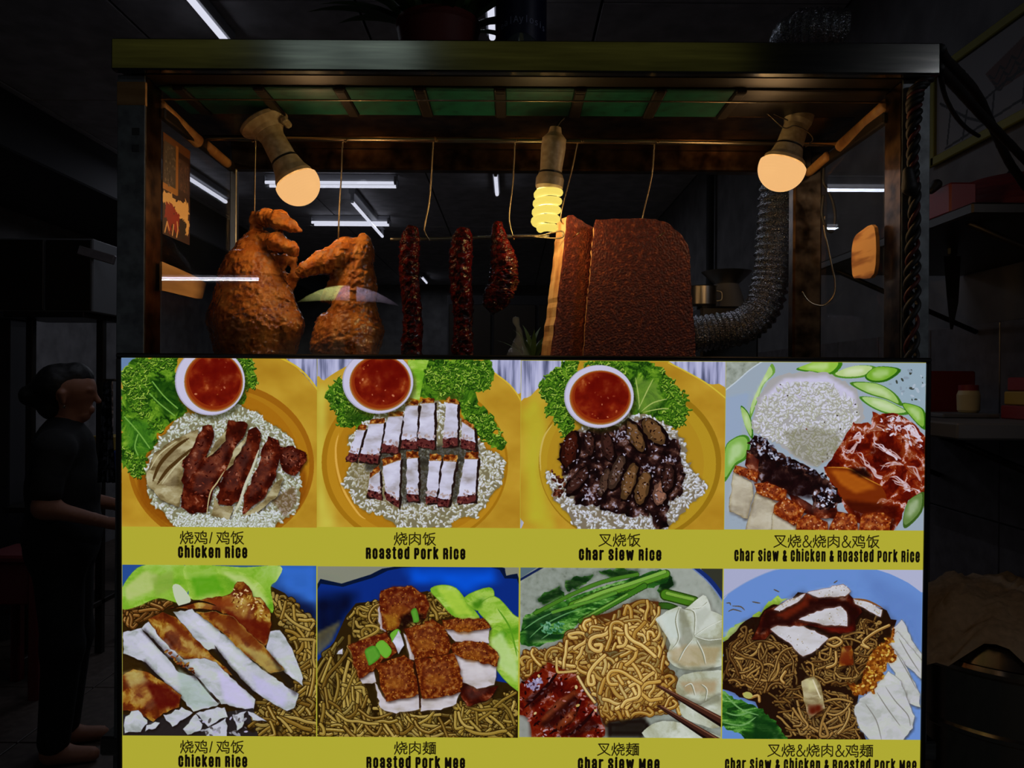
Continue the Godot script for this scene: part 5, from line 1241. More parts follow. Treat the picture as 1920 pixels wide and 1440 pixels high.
func slab(p: Array, name: String, edge: Color, amp := 3.0) -> PackedVector2Array:
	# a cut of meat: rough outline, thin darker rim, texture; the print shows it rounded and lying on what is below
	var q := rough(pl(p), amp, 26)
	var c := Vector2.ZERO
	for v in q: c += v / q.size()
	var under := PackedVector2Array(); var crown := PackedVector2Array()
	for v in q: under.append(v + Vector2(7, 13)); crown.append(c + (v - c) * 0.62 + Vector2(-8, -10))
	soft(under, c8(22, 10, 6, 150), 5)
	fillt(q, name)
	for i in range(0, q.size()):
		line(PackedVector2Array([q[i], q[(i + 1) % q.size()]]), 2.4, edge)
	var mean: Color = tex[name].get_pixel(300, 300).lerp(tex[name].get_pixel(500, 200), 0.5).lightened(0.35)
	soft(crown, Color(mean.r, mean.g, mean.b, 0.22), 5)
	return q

func dish_chicken_rice() -> void:
	fillt(pl([0, 0, 1500, 0, 1500, 1300, 0, 1300]), "plate")
	fillt(pl([1130, 20, 1400, 20, 1400, 290, 1365, 250, 1290, 160, 1220, 90]), "wood")
	line(smooth(pl([1120, 35, 1220, 88, 1300, 158, 1380, 262])), 12, c8(214, 184, 52))
	fill(ring(715, 760, 632, 560, 0, 70), c8(160, 100, 18)); fill(ring(715, 765, 600, 520, 0, 70), c8(178, 122, 24)); fill(ring(690, 750, 560, 490, 0, 70), c8(172, 112, 20))
	soft(ring(720, 880, 580, 380), c8(130, 66, 8, 170))
	fill(pl([30, 20, 140, 20, 130, 80, 60, 150, 30, 190]), c8(104, 134, 176))
	var let := rough(pl([40, 170, 60, 110, 150, 40, 430, 30, 415, 130, 425, 300, 490, 400, 380, 470, 290, 560, 270, 640, 210, 700, 200, 830, 120, 850, 60, 790, 30, 740]), 9, 20)
	fill(let, c8(40, 84, 16)); fillt(let, "lettuce")
	soft(pl([230, 180, 400, 200, 470, 400, 330, 440]), c8(20, 60, 10, 190)); soft(pl([60, 450, 250, 480, 260, 640, 190, 700, 80, 640]), c8(60, 120, 30, 150))
	for v in [[420, 380, 330, 300, 250, 200], [400, 430, 300, 350, 230, 280], [60, 440, 150, 540, 230, 650], [150, 560, 130, 640, 150, 700]]:
		line(smooth(pl(v)), 9, c8(120, 170, 70))
	frill(pl([50, 110, 200, 60, 230, 260, 190, 420, 290, 480, 330, 540, 230, 500, 120, 380, 50, 260]), 130); frill(pl([50, 640, 140, 700, 200, 720, 190, 830, 110, 830]), 40)
	frill(pl([150, 40, 400, 50, 400, 120, 200, 100]), 40)
	var l2 := rough(pl([820, 40, 930, 50, 940, 120, 970, 200, 920, 240, 890, 235, 870, 350, 800, 370, 860, 220]), 6, 20)
	fillt(l2, "lettuce"); frill(l2, 40)
	var r := rough(pl([270, 640, 300, 580, 420, 450, 500, 410, 600, 430, 760, 390, 830, 365, 960, 410, 1000, 460, 1100, 500, 1190, 570, 1230, 640, 1250, 850, 1250, 980, 1210, 1090, 1120, 1140, 1080, 1190, 400, 1190, 330, 1100, 250, 1040, 210, 920, 205, 830, 230, 700]), 7, 22)
	soft(r, c8(60, 40, 6, 160)); fill(r, c8(132, 128, 96))
	rice(r, 2300, 7.6, [c8(214, 220, 222), c8(194, 202, 190), c8(204, 206, 214), c8(176, 184, 160)], c8(150, 150, 120))
	soft(pl([1060, 1000, 1210, 900, 1240, 1000, 1150, 1120]), c8(90, 50, 20, 120))
	slab([210, 820, 260, 690, 380, 600, 560, 520, 540, 640, 470, 720, 450, 900, 430, 1050, 300, 1000, 250, 940, 210, 900], "pale", c8(110, 96, 60))
	for v in [[250, 880, 300, 760, 400, 650, 500, 580], [280, 900, 350, 800, 440, 720, 520, 650]]:
		line(smooth(pl(v)), 26, c8(76, 52, 22), true); 
	for v in [[230, 800, 300, 690, 420, 600], [310, 900, 400, 780, 480, 700]]:
		line(smooth(pl(v)), 10, c8(196, 188, 150), true)
	for s in [[590, 500, 650, 490, 665, 570, 620, 700, 580, 800, 520, 1000, 450, 1000, 450, 900, 460, 740, 530, 640], [765, 460, 895, 470, 885, 550, 820, 620, 770, 780, 660, 940, 620, 1085, 500, 1090, 440, 1050, 470, 900, 600, 730, 720, 640], [955, 500, 985, 540, 970, 660, 890, 860, 830, 1000, 780, 1040, 690, 1030, 700, 900, 780, 760, 880, 620, 900, 530], [1030, 570, 1110, 600, 1120, 700, 1060, 900, 1000, 1000, 860, 1095, 870, 960, 960, 800, 1000, 650], [1120, 640, 1200, 630, 1290, 680, 1300, 720, 1250, 790, 1200, 840, 1140, 800, 1110, 720]]:
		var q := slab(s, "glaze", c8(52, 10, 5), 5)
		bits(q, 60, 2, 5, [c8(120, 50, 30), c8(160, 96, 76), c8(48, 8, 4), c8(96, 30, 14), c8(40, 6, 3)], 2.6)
	for s in [[752, 530, 690, 590, 620, 715, 660, 690, 740, 600], [890, 575, 810, 650, 750, 800, 790, 760, 860, 640], [672, 985, 650, 1110, 770, 1140, 800, 1050, 700, 1040], [1140, 840, 1090, 880, 1000, 1010, 860, 1110, 960, 1090, 1100, 970]]:
		slab(s, "pale", c8(150, 140, 96), 3)
	line(smooth(pl([975, 650, 930, 780, 880, 900, 840, 1020, 790, 1110])), 20, c8(200, 200, 176), true)
	line(smooth(pl([740, 800, 690, 880, 640, 960, 615, 1120])), 10, c8(190, 178, 130), true)
	for s in [[330, 640, 480, 650, 900], [360, 700, 1000, 640, 860]]: pass
	rice(pl([420, 1090, 620, 1110, 800, 1140, 860, 1120, 980, 1080, 1110, 1080, 1080, 1190, 420, 1190]), 300, 7.6, [c8(214, 220, 226), c8(194, 202, 190)], c8(150, 150, 120))
	sauce_bowl(640, 195, 238, 232, 665, 200, 200, 202)

func pork_slice(a: Array, cap: float, foot: float) -> void:
	# a white slice of pork belly: corners from top left clockwise; a crackling cap and a lean foot
	var tl := Vector2(a[0], a[1]); var tr := Vector2(a[2], a[3]); var br := Vector2(a[4], a[5]); var bl := Vector2(a[6], a[7])
	var dn := (bl - tl).normalized()
	var dr := (br - tr).normalized()
	fill(rough(PackedVector2Array([tl + Vector2(8, 4), tr + Vector2(16, 0), br + dr * foot + Vector2(14, 8), bl + dn * foot + Vector2(4, 12)]), 3, 20), c8(34, 20, 16))
	fill(rough(PackedVector2Array([bl, br, br + dr * foot, bl + dn * foot]), 4, 18), c8(92, 40, 38))
	fillt(rough(PackedVector2Array([tl, tr, br, bl]), 3, 22), "pork")
	bits(PackedVector2Array([bl - dn * 40, br - dr * 40, br, bl]), 8, 4, 9, [c8(176, 156, 158), c8(160, 134, 132), c8(186, 170, 168)])
	bits(PackedVector2Array([bl, br, br + dr * foot, bl + dn * foot]), 16, 3, 7, [c8(60, 16, 18), c8(130, 70, 60), c8(36, 10, 12)])
	var top := rough(PackedVector2Array([tl - dn * cap, tr - dr * cap, tr + dr * 4, tl + dn * 4]), 4, 14)
	fillt(top, "crust")
	line(PackedVector2Array([tl + dn * 4, tr + dr * 4]), 5, c8(150, 110, 60))

func dish_pork_rice() -> void:
	fillt(pl([0, 0, 1500, 0, 1500, 1300, 0, 1300]), "wood")
	fillt(smooth(pl([0, 250, 60, 190, 130, 140, 200, 100, 300, 50, 420, 20, 1100, 20, 1190, 125, 1290, 200, 1350, 270, 1400, 360, 1400, 1250, 0, 1250]), true, 4), "plate")
	soft(pl([0, 260, 90, 200, 60, 560, 60, 900, 160, 1200, 0, 1250]), c8(206, 196, 76, 200), 16)
	fill(ring(670, 740, 625, 570, 0, 80), c8(166, 116, 20)); fill(ring(680, 740, 600, 545, 0, 80), c8(188, 136, 30)); fill(ring(690, 735, 555, 500, 0, 80), c8(178, 124, 24))
	line(smooth(pl([160, 545, 140, 640, 150, 780, 200, 940, 290, 1080, 340, 1120])), 16, c8(222, 172, 76), true)
	line(smooth(pl([1190, 125, 1290, 200, 1350, 270, 1400, 360])), 9, c8(216, 186, 60))
	var l1 := rough(pl([70, 300, 90, 240, 170, 150, 210, 280, 280, 360, 420, 420, 440, 460, 340, 480, 250, 510, 180, 500, 140, 420]), 8, 18)
	fillt(l1, "lettuce"); frill(l1, 70); soft(pl([200, 380, 400, 430, 330, 480, 210, 470]), c8(30, 60, 12, 150))
	var l2 := rough(pl([640, 40, 1180, 40, 1200, 180, 1130, 270, 1060, 250, 1090, 330, 1180, 400, 1220, 470, 1200, 540, 1290, 600, 1270, 640, 1180, 630, 1080, 540, 980, 420, 960, 320, 820, 320, 700, 300, 640, 290]), 9, 18)
	fillt(l2, "lettuce")
	fillt(pl([620, 50, 760, 50, 720, 190, 700, 320, 630, 300]), "cabbage")
	soft(pl([820, 220, 1000, 200, 980, 320, 830, 310]), c8(60, 80, 20, 170))
	frill(pl([720, 120, 900, 60, 1180, 60, 1180, 220, 1000, 240, 960, 320, 1060, 340, 1200, 460, 1280, 610, 1150, 600, 1000, 420, 960, 260, 800, 280]), 230)
	var r := rough(pl([230, 560, 330, 480, 600, 330, 850, 320, 960, 400, 1080, 560, 1150, 640, 1260, 700, 1270, 780, 1240, 900, 1150, 1020, 1080, 1100, 960, 1110, 930, 1140, 880, 1185, 560, 1185, 480, 1110, 370, 1070, 270, 1020, 240, 930, 185, 890, 240, 760]), 8, 22)
	soft(r, c8(70, 46, 6, 150)); fill(r, c8(126, 118, 88))
	rice(r, 1900, 7.6, [c8(216, 220, 226), c8(198, 200, 196), c8(206, 206, 218), c8(176, 174, 146)], c8(150, 142, 112))
	soft(pl([240, 700, 420, 720, 560, 800, 560, 1060, 330, 950, 240, 820]), c8(120, 104, 60, 110))
	for s in [[330, 690, 500, 640, 1100, 600, 1100, 720, 340, 800], [560, 720, 1000, 700, 960, 1000, 520, 1020]]:
		soft(pl(s), c8(44, 40, 32, 190))
	bits(pl([580, 640, 1040, 600, 1000, 1000, 580, 1000]), 160, 4, 8, [c8(120, 120, 110), c8(84, 84, 76), c8(60, 56, 50)])
	for s in [[285, 515, 340, 517, 290, 685, 225, 670], [365, 475, 465, 470, 430, 690, 305, 680], [490, 425, 590, 420, 560, 630, 455, 610], [605, 350, 690, 348, 685, 590, 580, 585], [715, 335, 800, 330, 800, 590, 690, 570], [880, 325, 955, 335, 955, 570, 860, 575], [985, 455, 1068, 512, 1075, 600, 980, 580]]:
		pork_slice(s, 26, 56)
	for s in [[372, 838, 432, 790, 440, 940, 355, 920], [455, 758, 575, 712, 565, 1000, 470, 930], [615, 706, 690, 700, 695, 955, 615, 945], [765, 716, 845, 720, 820, 965, 750, 965], [862, 720, 950, 726, 905, 985, 825, 980], [1005, 706, 1095, 706, 1075, 955, 960, 965]]:
		pork_slice(s, 40, 46)
	sauce_bowl(420, 198, 238, 214, 436, 205, 206, 186)

func dish_char_siew_rice() -> void:
	fillt(pl([0, 0, 1500, 0, 1500, 1300, 0, 1300]), "wood")
	fillt(smooth(pl([10, 390, 90, 290, 170, 210, 300, 120, 420, 50, 560, 20, 900, 20, 1100, 115, 1250, 200, 1400, 310, 1400, 1250, 120, 1250, 50, 1130, 20, 1030]), true, 4), "plate")
	soft(pl([30, 380, 150, 260, 200, 500, 160, 800, 260, 1200, 60, 1130]), c8(190, 180, 48, 200), 16)
	fill(ring(750, 730, 605, 540, 0, 80), c8(154, 116, 22)); fill(ring(735, 735, 585, 515, 0, 80), c8(184, 148, 36)); fill(ring(720, 735, 520, 470, 0, 80), c8(180, 140, 34))
	line(smooth(pl([235, 475, 180, 560, 155, 680, 160, 790])), 12, c8(206, 180, 90), true)
	line(smooth(pl([1000, 65, 1130, 130, 1260, 205, 1390, 305])), 9, c8(214, 190, 60))
	var l1 := rough(pl([160, 200, 240, 120, 290, 70, 370, 50, 420, 70, 340, 200, 335, 340, 380, 430, 390, 500, 320, 560, 290, 520, 250, 450, 190, 420, 200, 330, 150, 290]), 9, 18)
	var l2 := rough(pl([420, 70, 560, 40, 860, 40, 960, 110, 1010, 190, 1080, 240, 1100, 300, 1130, 360, 1120, 440, 1060, 490, 1030, 500, 920, 440, 850, 420, 740, 420, 700, 280, 640, 140]), 9, 18)
	fillt(l1, "lettuce"); fillt(l2, "lettuce")
	soft(pl([780, 160, 930, 200, 960, 330, 850, 400, 790, 380]), c8(104, 140, 50, 190))
	for v in [[820, 390, 900, 330, 1010, 300], [800, 380, 860, 250, 900, 170], [810, 370, 800, 270, 780, 160], [830, 395, 950, 370, 1050, 370]]: line(smooth(pl(v)), 8, c8(170, 186, 100), true)
	frill(l1, 120); frill(pl([940, 100, 1010, 180, 1090, 250, 1130, 360, 1110, 460, 1030, 490, 900, 420, 1000, 380, 1020, 300, 930, 200]), 100); frill(pl([430, 70, 700, 60, 720, 130, 600, 110]), 40)
	var r := rough(pl([400, 500, 560, 480, 730, 400, 860, 410, 1010, 490, 1100, 570, 1130, 720, 1210, 820, 1270, 880, 1230, 940, 1150, 1000, 1060, 1110, 950, 1190, 420, 1190, 330, 1060, 240, 960, 190, 770, 300, 850]), 8, 20)
	soft(r, c8(70, 50, 6, 150)); fill(r, c8(128, 116, 96))
	rice(r, 1700, 7.6, [c8(218, 222, 238), c8(200, 204, 212), c8(208, 208, 224), c8(184, 180, 172)], c8(150, 146, 136))
	bits(pl([230, 780, 330, 850, 300, 960, 250, 960]), 30, 5, 10, [c8(110, 60, 40), c8(60, 24, 14)])
	var m := rough(pl([290, 610, 370, 520, 460, 520, 560, 500, 700, 470, 720, 430, 800, 450, 840, 430, 950, 540, 1090, 600, 1080, 700, 1110, 780, 1110, 900, 1010, 1000, 1000, 1150, 920, 1168, 890, 1060, 760, 1090, 640, 1050, 520, 1020, 400, 1010, 380, 940, 310, 910, 330, 820, 270, 720]), 8, 22)
	soft(m, c8(20, 8, 6, 150)); fillt(m, "char")
	for s in [[350, 640, 52, 120, 0.2, 0], [600, 620, 36, 100, -0.25, 1], [785, 555, 44, 110, -0.5, 3], [905, 520, 52, 105, -0.7, 3], [580, 860, 30, 100, 0.3, 2], [660, 790, 40, 120, 0.35, 2], [745, 850, 42, 125, 0.3, 3], [835, 890, 44, 120, 0.25, 3], [950, 930, 44, 80, 0.15, 4], [1000, 830, 40, 90, 0.1, 1], [400, 850, 40, 110, 0.7, 1], [480, 600, 30, 80, -0.1, 1]]:
		var c: Color = [c8(62, 22, 12), c8(62, 34, 28), c8(80, 56, 44), c8(110, 76, 44), c8(146, 100, 80)][s[5]]
		fill(rough(ring(s[0] + 8, s[1] + 6, s[2] * 1.25, s[3] * 1.12, s[4], 20), 4, 20), c8(16, 6, 6))
		fill(rough(ring(s[0], s[1], s[2], s[3], s[4], 20), 4, 16), c.darkened(0.3))
		fill(rough(ring(s[0] + 4, s[1] - 4, s[2] * 0.66, s[3] * 0.82, s[4], 20), 4, 16), c)
		bits(ring(s[0], s[1], s[2] * 0.7, s[3] * 0.8, s[4]), 16, 2, 5, [c.lightened(0.2), c.darkened(0.4), c8(24, 8, 6)], 2.4)
	bits(m, 150, 2, 5, [c8(150, 144, 164), c8(120, 110, 120), c8(90, 70, 70), c8(180, 176, 200)], 2.4)
	for s in [[440, 900, 560, 980], [830, 740, 910, 790], [640, 520, 740, 580], [960, 680, 1060, 720]]:
		bits(pl([s[0], s[1], s[2], s[1], s[2], s[3], s[0], s[3]]), 36, 3, 7, [c8(170, 164, 186), c8(130, 124, 140), c8(36, 14, 14)], 2.0)
	sauce_bowl(541, 291, 231, 209, 550, 298, 204, 180)

func cucumber(p: Array, pale: Color, rind: Color) -> void:
	var q := smooth(pl(p), true, 4)
	fill(q, rind)
	var c := Vector2.ZERO
	for v in q: c += v / q.size()
	var s := PackedVector2Array()
	for v in q: s.append(c + (v - c) * 0.86 + Vector2(-5, -5))
	fill(s, pale)
	s.clear()
	for v in q: s.append(c + (v - c) * 0.5 + Vector2(-6, -6))
	soft(s, pale.lightened(0.35), 6)

func dish_mixed_rice() -> void:
	fill(pl([0, 0, 1500, 0, 1500, 1300, 0, 1300]), c8(158, 172, 188))
	soft(pl([900, 60, 1400, 60, 1400, 420, 1200, 330]), c8(150, 174, 190, 200)); soft(pl([20, 300, 200, 260, 140, 560, 20, 640]), c8(150, 170, 200, 200))
	fillt(pl([30, 40, 300, 40, 200, 110, 110, 190, 30, 250]), "stone")
	line(smooth(pl([300, 45, 200, 112, 110, 192, 30, 255])), 8, c8(196, 208, 220))
	bits(pl([980, 110, 1340, 110, 1340, 320, 1240, 310]), 26, 3, 10, [c8(176, 190, 206), c8(140, 156, 172), c8(60, 66, 60)], 2.0)
	cucumber([500, 110, 560, 80, 640, 58, 800, 60, 740, 140, 600, 128], c8(150, 196, 70), c8(60, 124, 20))
	cucumber([740, 140, 880, 84, 1020, 90, 960, 152, 820, 166], c8(186, 210, 140), c8(84, 140, 40))
	cucumber([950, 152, 1030, 88, 1185, 106, 1100, 180, 1000, 190], c8(122, 176, 50), c8(44, 100, 16))
	cucumber([850, 195, 1000, 192, 1100, 228, 1170, 285, 1195, 345, 1100, 305, 960, 262], c8(158, 194, 104), c8(70, 124, 30))
	cucumber([915, 285, 1060, 298, 1180, 350, 1250, 395, 1120, 402, 990, 352], c8(172, 204, 128), c8(70, 130, 34))
	cucumber([1195, 325, 1310, 348, 1350, 400, 1345, 500, 1240, 400], c8(130, 180, 64), c8(54, 112, 20))
	cucumber([342, 72, 362, 130, 290, 210, 245, 330, 205, 435, 205, 360, 255, 245, 315, 120], c8(176, 206, 132), c8(110, 160, 60))
	cucumber([140, 350, 192, 396, 220, 480, 220, 570, 170, 480], c8(160, 196, 110), c8(50, 110, 20))
	cucumber([40, 630, 100, 560, 170, 540, 205, 580, 185, 690, 110, 745, 35, 850], c8(134, 184, 84), c8(70, 130, 36))
	var r := rough(smooth(pl([215, 480, 240, 340, 300, 220, 400, 145, 560, 120, 720, 140, 850, 210, 920, 300, 945, 400, 925, 470, 860, 510, 810, 560, 800, 630, 740, 695, 640, 748, 520, 695, 420, 615, 330, 565, 240, 525]), true, 4), 5, 16)
	fill(r, c8(170, 168, 170)); soft(pl([260, 320, 420, 170, 700, 150, 880, 260, 900, 360, 560, 300]), c8(206, 202, 232, 230))
	rice(pl([230, 470, 260, 330, 420, 200, 720, 190, 900, 330, 920, 440, 800, 540, 780, 640, 640, 735, 420, 600, 240, 520]), 1100, 9.5, [c8(214, 214, 232), c8(196, 198, 196), c8(204, 204, 220), c8(178, 180, 160)], c8(162, 160, 150))
	soft(pl([420, 520, 620, 480, 800, 540, 780, 650, 640, 745, 480, 660]), c8(110, 106, 70, 110))
	bits(r, 12, 3, 5, [c8(60, 50, 40), c8(110, 60, 40)])
	var g := rough(pl([1000, 380, 1100, 400, 1170, 390, 1260, 450, 1335, 530, 1360, 560, 1360, 930, 1240, 960, 1200, 1080, 1140, 1175, 900, 1110, 820, 1010, 760, 880, 680, 760, 740, 690, 800, 600, 830, 520, 880, 460, 1000, 460]), 5, 24)
	fillt(g, "redglaze")
	fill(smooth(pl([700, 755, 850, 760, 960, 820, 1060, 865, 1100, 960, 1000, 1050, 860, 1010, 780, 900]), true, 5), c8(120, 44, 8)); soft(pl([730, 765, 850, 770, 960, 830, 1040, 880, 900, 920, 800, 860]), c8(176, 92, 20, 220))
	line(smooth(pl([710, 750, 850, 755, 960, 815, 1070, 870])), 9, c8(196, 130, 40), true)
	soft(pl([840, 760, 960, 750, 1010, 820, 930, 810]), c8(24, 6, 4, 220)); soft(pl([820, 960, 1180, 1000, 1160, 1150, 900, 1090]), c8(50, 6, 2, 170)); soft(pl([1040, 560, 1200, 640, 1180, 720, 980, 660]), c8(60, 8, 2, 150))
	for s in [[1090, 430, 1160, 410, 1230, 460], [1110, 480, 1200, 480, 1290, 540], [1180, 560, 1260, 560, 1320, 610], [870, 560, 910, 540, 930, 560], [1000, 580, 1090, 640, 1180, 680], [900, 650, 980, 740, 1060, 820], [1060, 740, 1150, 710, 1200, 720], [1120, 800, 1200, 830, 1260, 900], [1230, 730, 1290, 760, 1320, 830], [960, 500, 1040, 480, 1090, 500], [1180, 450, 1270, 490, 1320, 560], [830, 640, 890, 620, 900, 600], [1040, 990, 1080, 960, 1100, 965], [1220, 890, 1270, 880, 1310, 890]]:
		for k in 3:
			var v := rough(pl(s), 9, 30)
			line(smooth(v), rg.randf_range(5, 13), [c8(214, 190, 200), c8(196, 160, 160), c8(222, 208, 224), c8(160, 96, 70)][rg.randi() % 4], true)
	bits(pl([1060, 420, 1180, 400, 1330, 560, 1330, 640, 1180, 560, 1060, 500]), 90, 3, 9, [c8(206, 190, 206), c8(222, 214, 230), c8(90, 20, 10), c8(130, 50, 30)], 2.6)
	slab([185, 640, 265, 650, 290, 850, 180, 740], "glaze", c8(50, 14, 8)); slab([450, 900, 640, 1010, 780, 1010, 790, 1080, 640, 1090, 500, 1000], "glaze", c8(50, 8, 4))
	var b := rough(pl([190, 590, 240, 535, 310, 560, 370, 640, 500, 700, 620, 760, 720, 830, 760, 880, 810, 950, 780, 1010, 700, 1030, 620, 1020, 620, 930, 480, 940, 360, 880, 280, 850, 260, 700, 200, 650]), 7, 20)
	fillt(b, "char")
	soft(pl([280, 700, 600, 860, 620, 960, 480, 940, 300, 850]), c8(24, 8, 10, 190))
	bits(pl([200, 590, 250, 540, 320, 570, 420, 680, 700, 800, 720, 840, 420, 740, 260, 660]), 110, 3, 8, [c8(180, 184, 206), c8(120, 122, 144), c8(20, 8, 10), c8(60, 54, 66)], 2.0)
	bits(pl([630, 900, 740, 880, 800, 950, 780, 1010, 640, 1000]), 60, 4, 9, [c8(200, 204, 226), c8(130, 134, 160), c8(16, 8, 10)], 1.8)
	for s in [[100, 780, 220, 850, 230, 940, 190, 1090, 70, 1040, 80, 920], [250, 920, 380, 980, 350, 1180, 180, 1180, 220, 1000], [360, 1050, 520, 1110, 500, 1180, 350, 1180]]:
		slab(s, "pale", c8(96, 80, 60)); soft(pl(s), c8(206, 200, 190, 150))
	for s in [[105, 740, 180, 750, 260, 790, 250, 850, 100, 780], [240, 860, 320, 850, 450, 900, 440, 960, 380, 970, 250, 920], [370, 1000, 440, 945, 570, 1020, 550, 1080, 500, 1130, 360, 1050], [520, 1110, 580, 1055, 640, 1070, 720, 1110, 720, 1180, 510, 1180], [780, 1040, 900, 1060, 920, 1180, 720, 1180], [940, 1050, 1080, 1040, 1130, 1080, 1130, 1180, 920, 1180]]:
		var q := slab(s, "crust", c8(90, 30, 10)); soft(q, c8(150, 40, 10, 90)); bits(q, 40, 2, 5, [c8(210, 160, 120), c8(80, 16, 6), c8(170, 80, 40)])
	cucumber([1240, 975, 1310, 920, 1350, 915, 1335, 1040, 1235, 1145, 1212, 1100], c8(104, 134, 70), c8(60, 92, 30))

const NOODLE_DARK := Color(0.13, 0.08, 0.02)

func dish_chicken_noodles() -> void:
	fill(pl([0, 0, 1500, 0, 1500, 1300, 0, 1300]), c8(40, 78, 150))
	soft(pl([1120, 30, 1420, 30, 1420, 330, 1300, 260, 1160, 200]), c8(52, 108, 206, 230), 14); soft(pl([1120, 220, 1420, 330, 1420, 560, 1200, 500]), c8(14, 22, 60, 230), 14)
	var n := pl([1070, 200, 1390, 420, 1420, 1270, 860, 1270, 1000, 1000, 1240, 900, 1250, 700, 1150, 450])
	fill(pl([1060, 170, 1180, 230, 1400, 470, 1420, 1270, 0, 1270, 0, 330, 300, 240, 900, 300]), c8(46, 30, 8))
	var y := [c8(150, 118, 44), c8(128, 96, 32), c8(112, 80, 24), c8(160, 132, 62)]
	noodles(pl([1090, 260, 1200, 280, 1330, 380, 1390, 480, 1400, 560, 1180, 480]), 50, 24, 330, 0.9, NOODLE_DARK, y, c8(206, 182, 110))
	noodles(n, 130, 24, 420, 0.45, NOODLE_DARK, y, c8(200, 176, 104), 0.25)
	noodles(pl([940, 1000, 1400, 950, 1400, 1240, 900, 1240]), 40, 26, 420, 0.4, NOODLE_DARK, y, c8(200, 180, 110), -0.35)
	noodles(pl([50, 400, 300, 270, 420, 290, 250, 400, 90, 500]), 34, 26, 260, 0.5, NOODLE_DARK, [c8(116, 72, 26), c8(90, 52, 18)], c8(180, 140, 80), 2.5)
	for s in [[40, 210, 150, 60, 300, 30, 480, 40, 510, 190, 450, 300, 300, 270, 150, 330, 40, 345], [480, 40, 700, 40, 900, 50, 1150, 40, 1125, 140, 1080, 190, 1090, 370, 850, 190, 800, 250, 540, 280, 505, 200]]:
		var q := smooth(pl(s), true, 4)
		fillt(q, "cabbage"); soft(pl(s), c8(120, 176, 40, 110))
	soft(pl([520, 120, 700, 110, 760, 220, 560, 260]), c8(84, 160, 20, 190)); soft(pl([60, 200, 200, 80, 300, 100, 260, 220, 80, 290]), c8(190, 200, 130, 180)); soft(pl([250, 120, 400, 80, 400, 200, 280, 260]), c8(140, 170, 70, 170))
	fillt(smooth(pl([700, 60, 860, 80, 1000, 160, 1080, 280, 1090, 370, 960, 260, 820, 200]), true, 4), "cabbage"); soft(pl([720, 70, 900, 110, 1050, 260, 1060, 340, 900, 210]), c8(190, 210, 130, 200))
	fill(smooth(pl([395, 190, 450, 180, 525, 285, 440, 325]), true, 4), c8(196, 206, 180))
	slab([370, 345, 560, 290, 640, 270, 800, 240, 850, 150, 890, 150, 930, 190, 960, 260, 1010, 258, 1070, 350, 1085, 450, 1050, 610, 940, 520, 820, 400, 700, 350, 480, 340], "skin", c8(70, 24, 8)); soft(pl([700, 300, 860, 400, 1080, 440, 1050, 600, 900, 500]), c8(96, 22, 8, 210)); soft(pl([620, 280, 800, 260, 830, 330, 700, 330]), c8(130, 50, 16, 170))
	bits(pl([830, 180, 900, 170, 1060, 360, 1050, 440, 800, 330]), 60, 3, 6, [c8(190, 160, 70), c8(220, 190, 140), c8(90, 40, 10)], 2.4)
	line(smooth(pl([370, 348, 480, 318, 590, 292, 700, 320])), 14, c8(34, 18, 8), true)
	slab([1080, 500, 1150, 490, 1230, 620, 1305, 800, 1305, 880, 1180, 790, 1050, 620], "breast", c8(120, 120, 110))
	slab([400, 365, 530, 350, 640, 420, 800, 560, 1000, 750, 1275, 940, 1245, 1040, 1200, 1065, 1000, 950, 870, 830, 700, 620, 640, 640, 540, 560], "breast", c8(110, 106, 100))
	slab([560, 365, 700, 365, 820, 400, 940, 520, 1050, 620, 1180, 770, 1080, 790, 900, 660, 760, 520, 640, 430], "skin", c8(150, 130, 70)); soft(pl([640, 380, 820, 410, 1040, 610, 1000, 640, 800, 500]), c8(110, 44, 14, 190)); soft(pl([840, 580, 1060, 660, 1170, 770, 1060, 790]), c8(176, 160, 90, 190))
	slab([220, 420, 330, 370, 420, 400, 560, 560, 700, 700, 830, 810, 700, 770, 480, 690, 380, 650, 280, 520], "skin", c8(80, 40, 14)); soft(pl([330, 400, 420, 430, 560, 580, 480, 560]), c8(110, 40, 12, 190))
	slab([50, 510, 180, 480, 300, 620, 440, 790, 560, 820, 725, 1010, 700, 1030, 540, 1065, 440, 960, 330, 860, 200, 720, 50, 660], "breast", c8(110, 110, 104))
	slab([180, 480, 230, 430, 300, 540, 470, 700, 620, 690, 700, 720, 860, 880, 975, 980, 960, 1060, 880, 1040, 740, 1010, 560, 820, 400, 700, 300, 600], "breast", c8(110, 106, 104))
	soft(pl([700, 760, 860, 890, 960, 1000, 940, 1050, 760, 1000]), c8(204, 196, 240, 190)); soft(pl([940, 790, 1200, 930, 1180, 1040, 1000, 940]), c8(196, 190, 236, 170))
	for v in [[185, 495, 250, 560, 330, 650, 430, 720, 560, 820], [690, 600, 760, 720, 850, 840, 980, 940], [560, 820, 640, 920, 720, 1010], [200, 720, 260, 790, 340, 860]]:
		line(smooth(pl(v)), 14, c8(36, 24, 18), true)
	for v in [[200, 480, 330, 600, 480, 720, 590, 820, 560, 850, 430, 740, 290, 620, 180, 510], [700, 600, 800, 730, 980, 930, 950, 960, 800, 800, 680, 640], [200, 700, 340, 850, 460, 950, 430, 980, 300, 870, 180, 730], [1060, 620, 1180, 770, 1280, 930, 1250, 960, 1140, 800]]:
		soft(pl(v), c8(30, 22, 20, 130), 5)
	for v in [[420, 380, 560, 380, 700, 520, 900, 700, 860, 720, 640, 560], [80, 540, 180, 510, 320, 680, 420, 800, 360, 800, 200, 660], [240, 470, 330, 600, 420, 690, 360, 680]]:
		soft(pl(v), c8(214, 212, 236, 120), 5)
	soft(pl([430, 760, 640, 900, 690, 1020, 540, 1050, 450, 950]), c8(160, 186, 170, 120), 5)
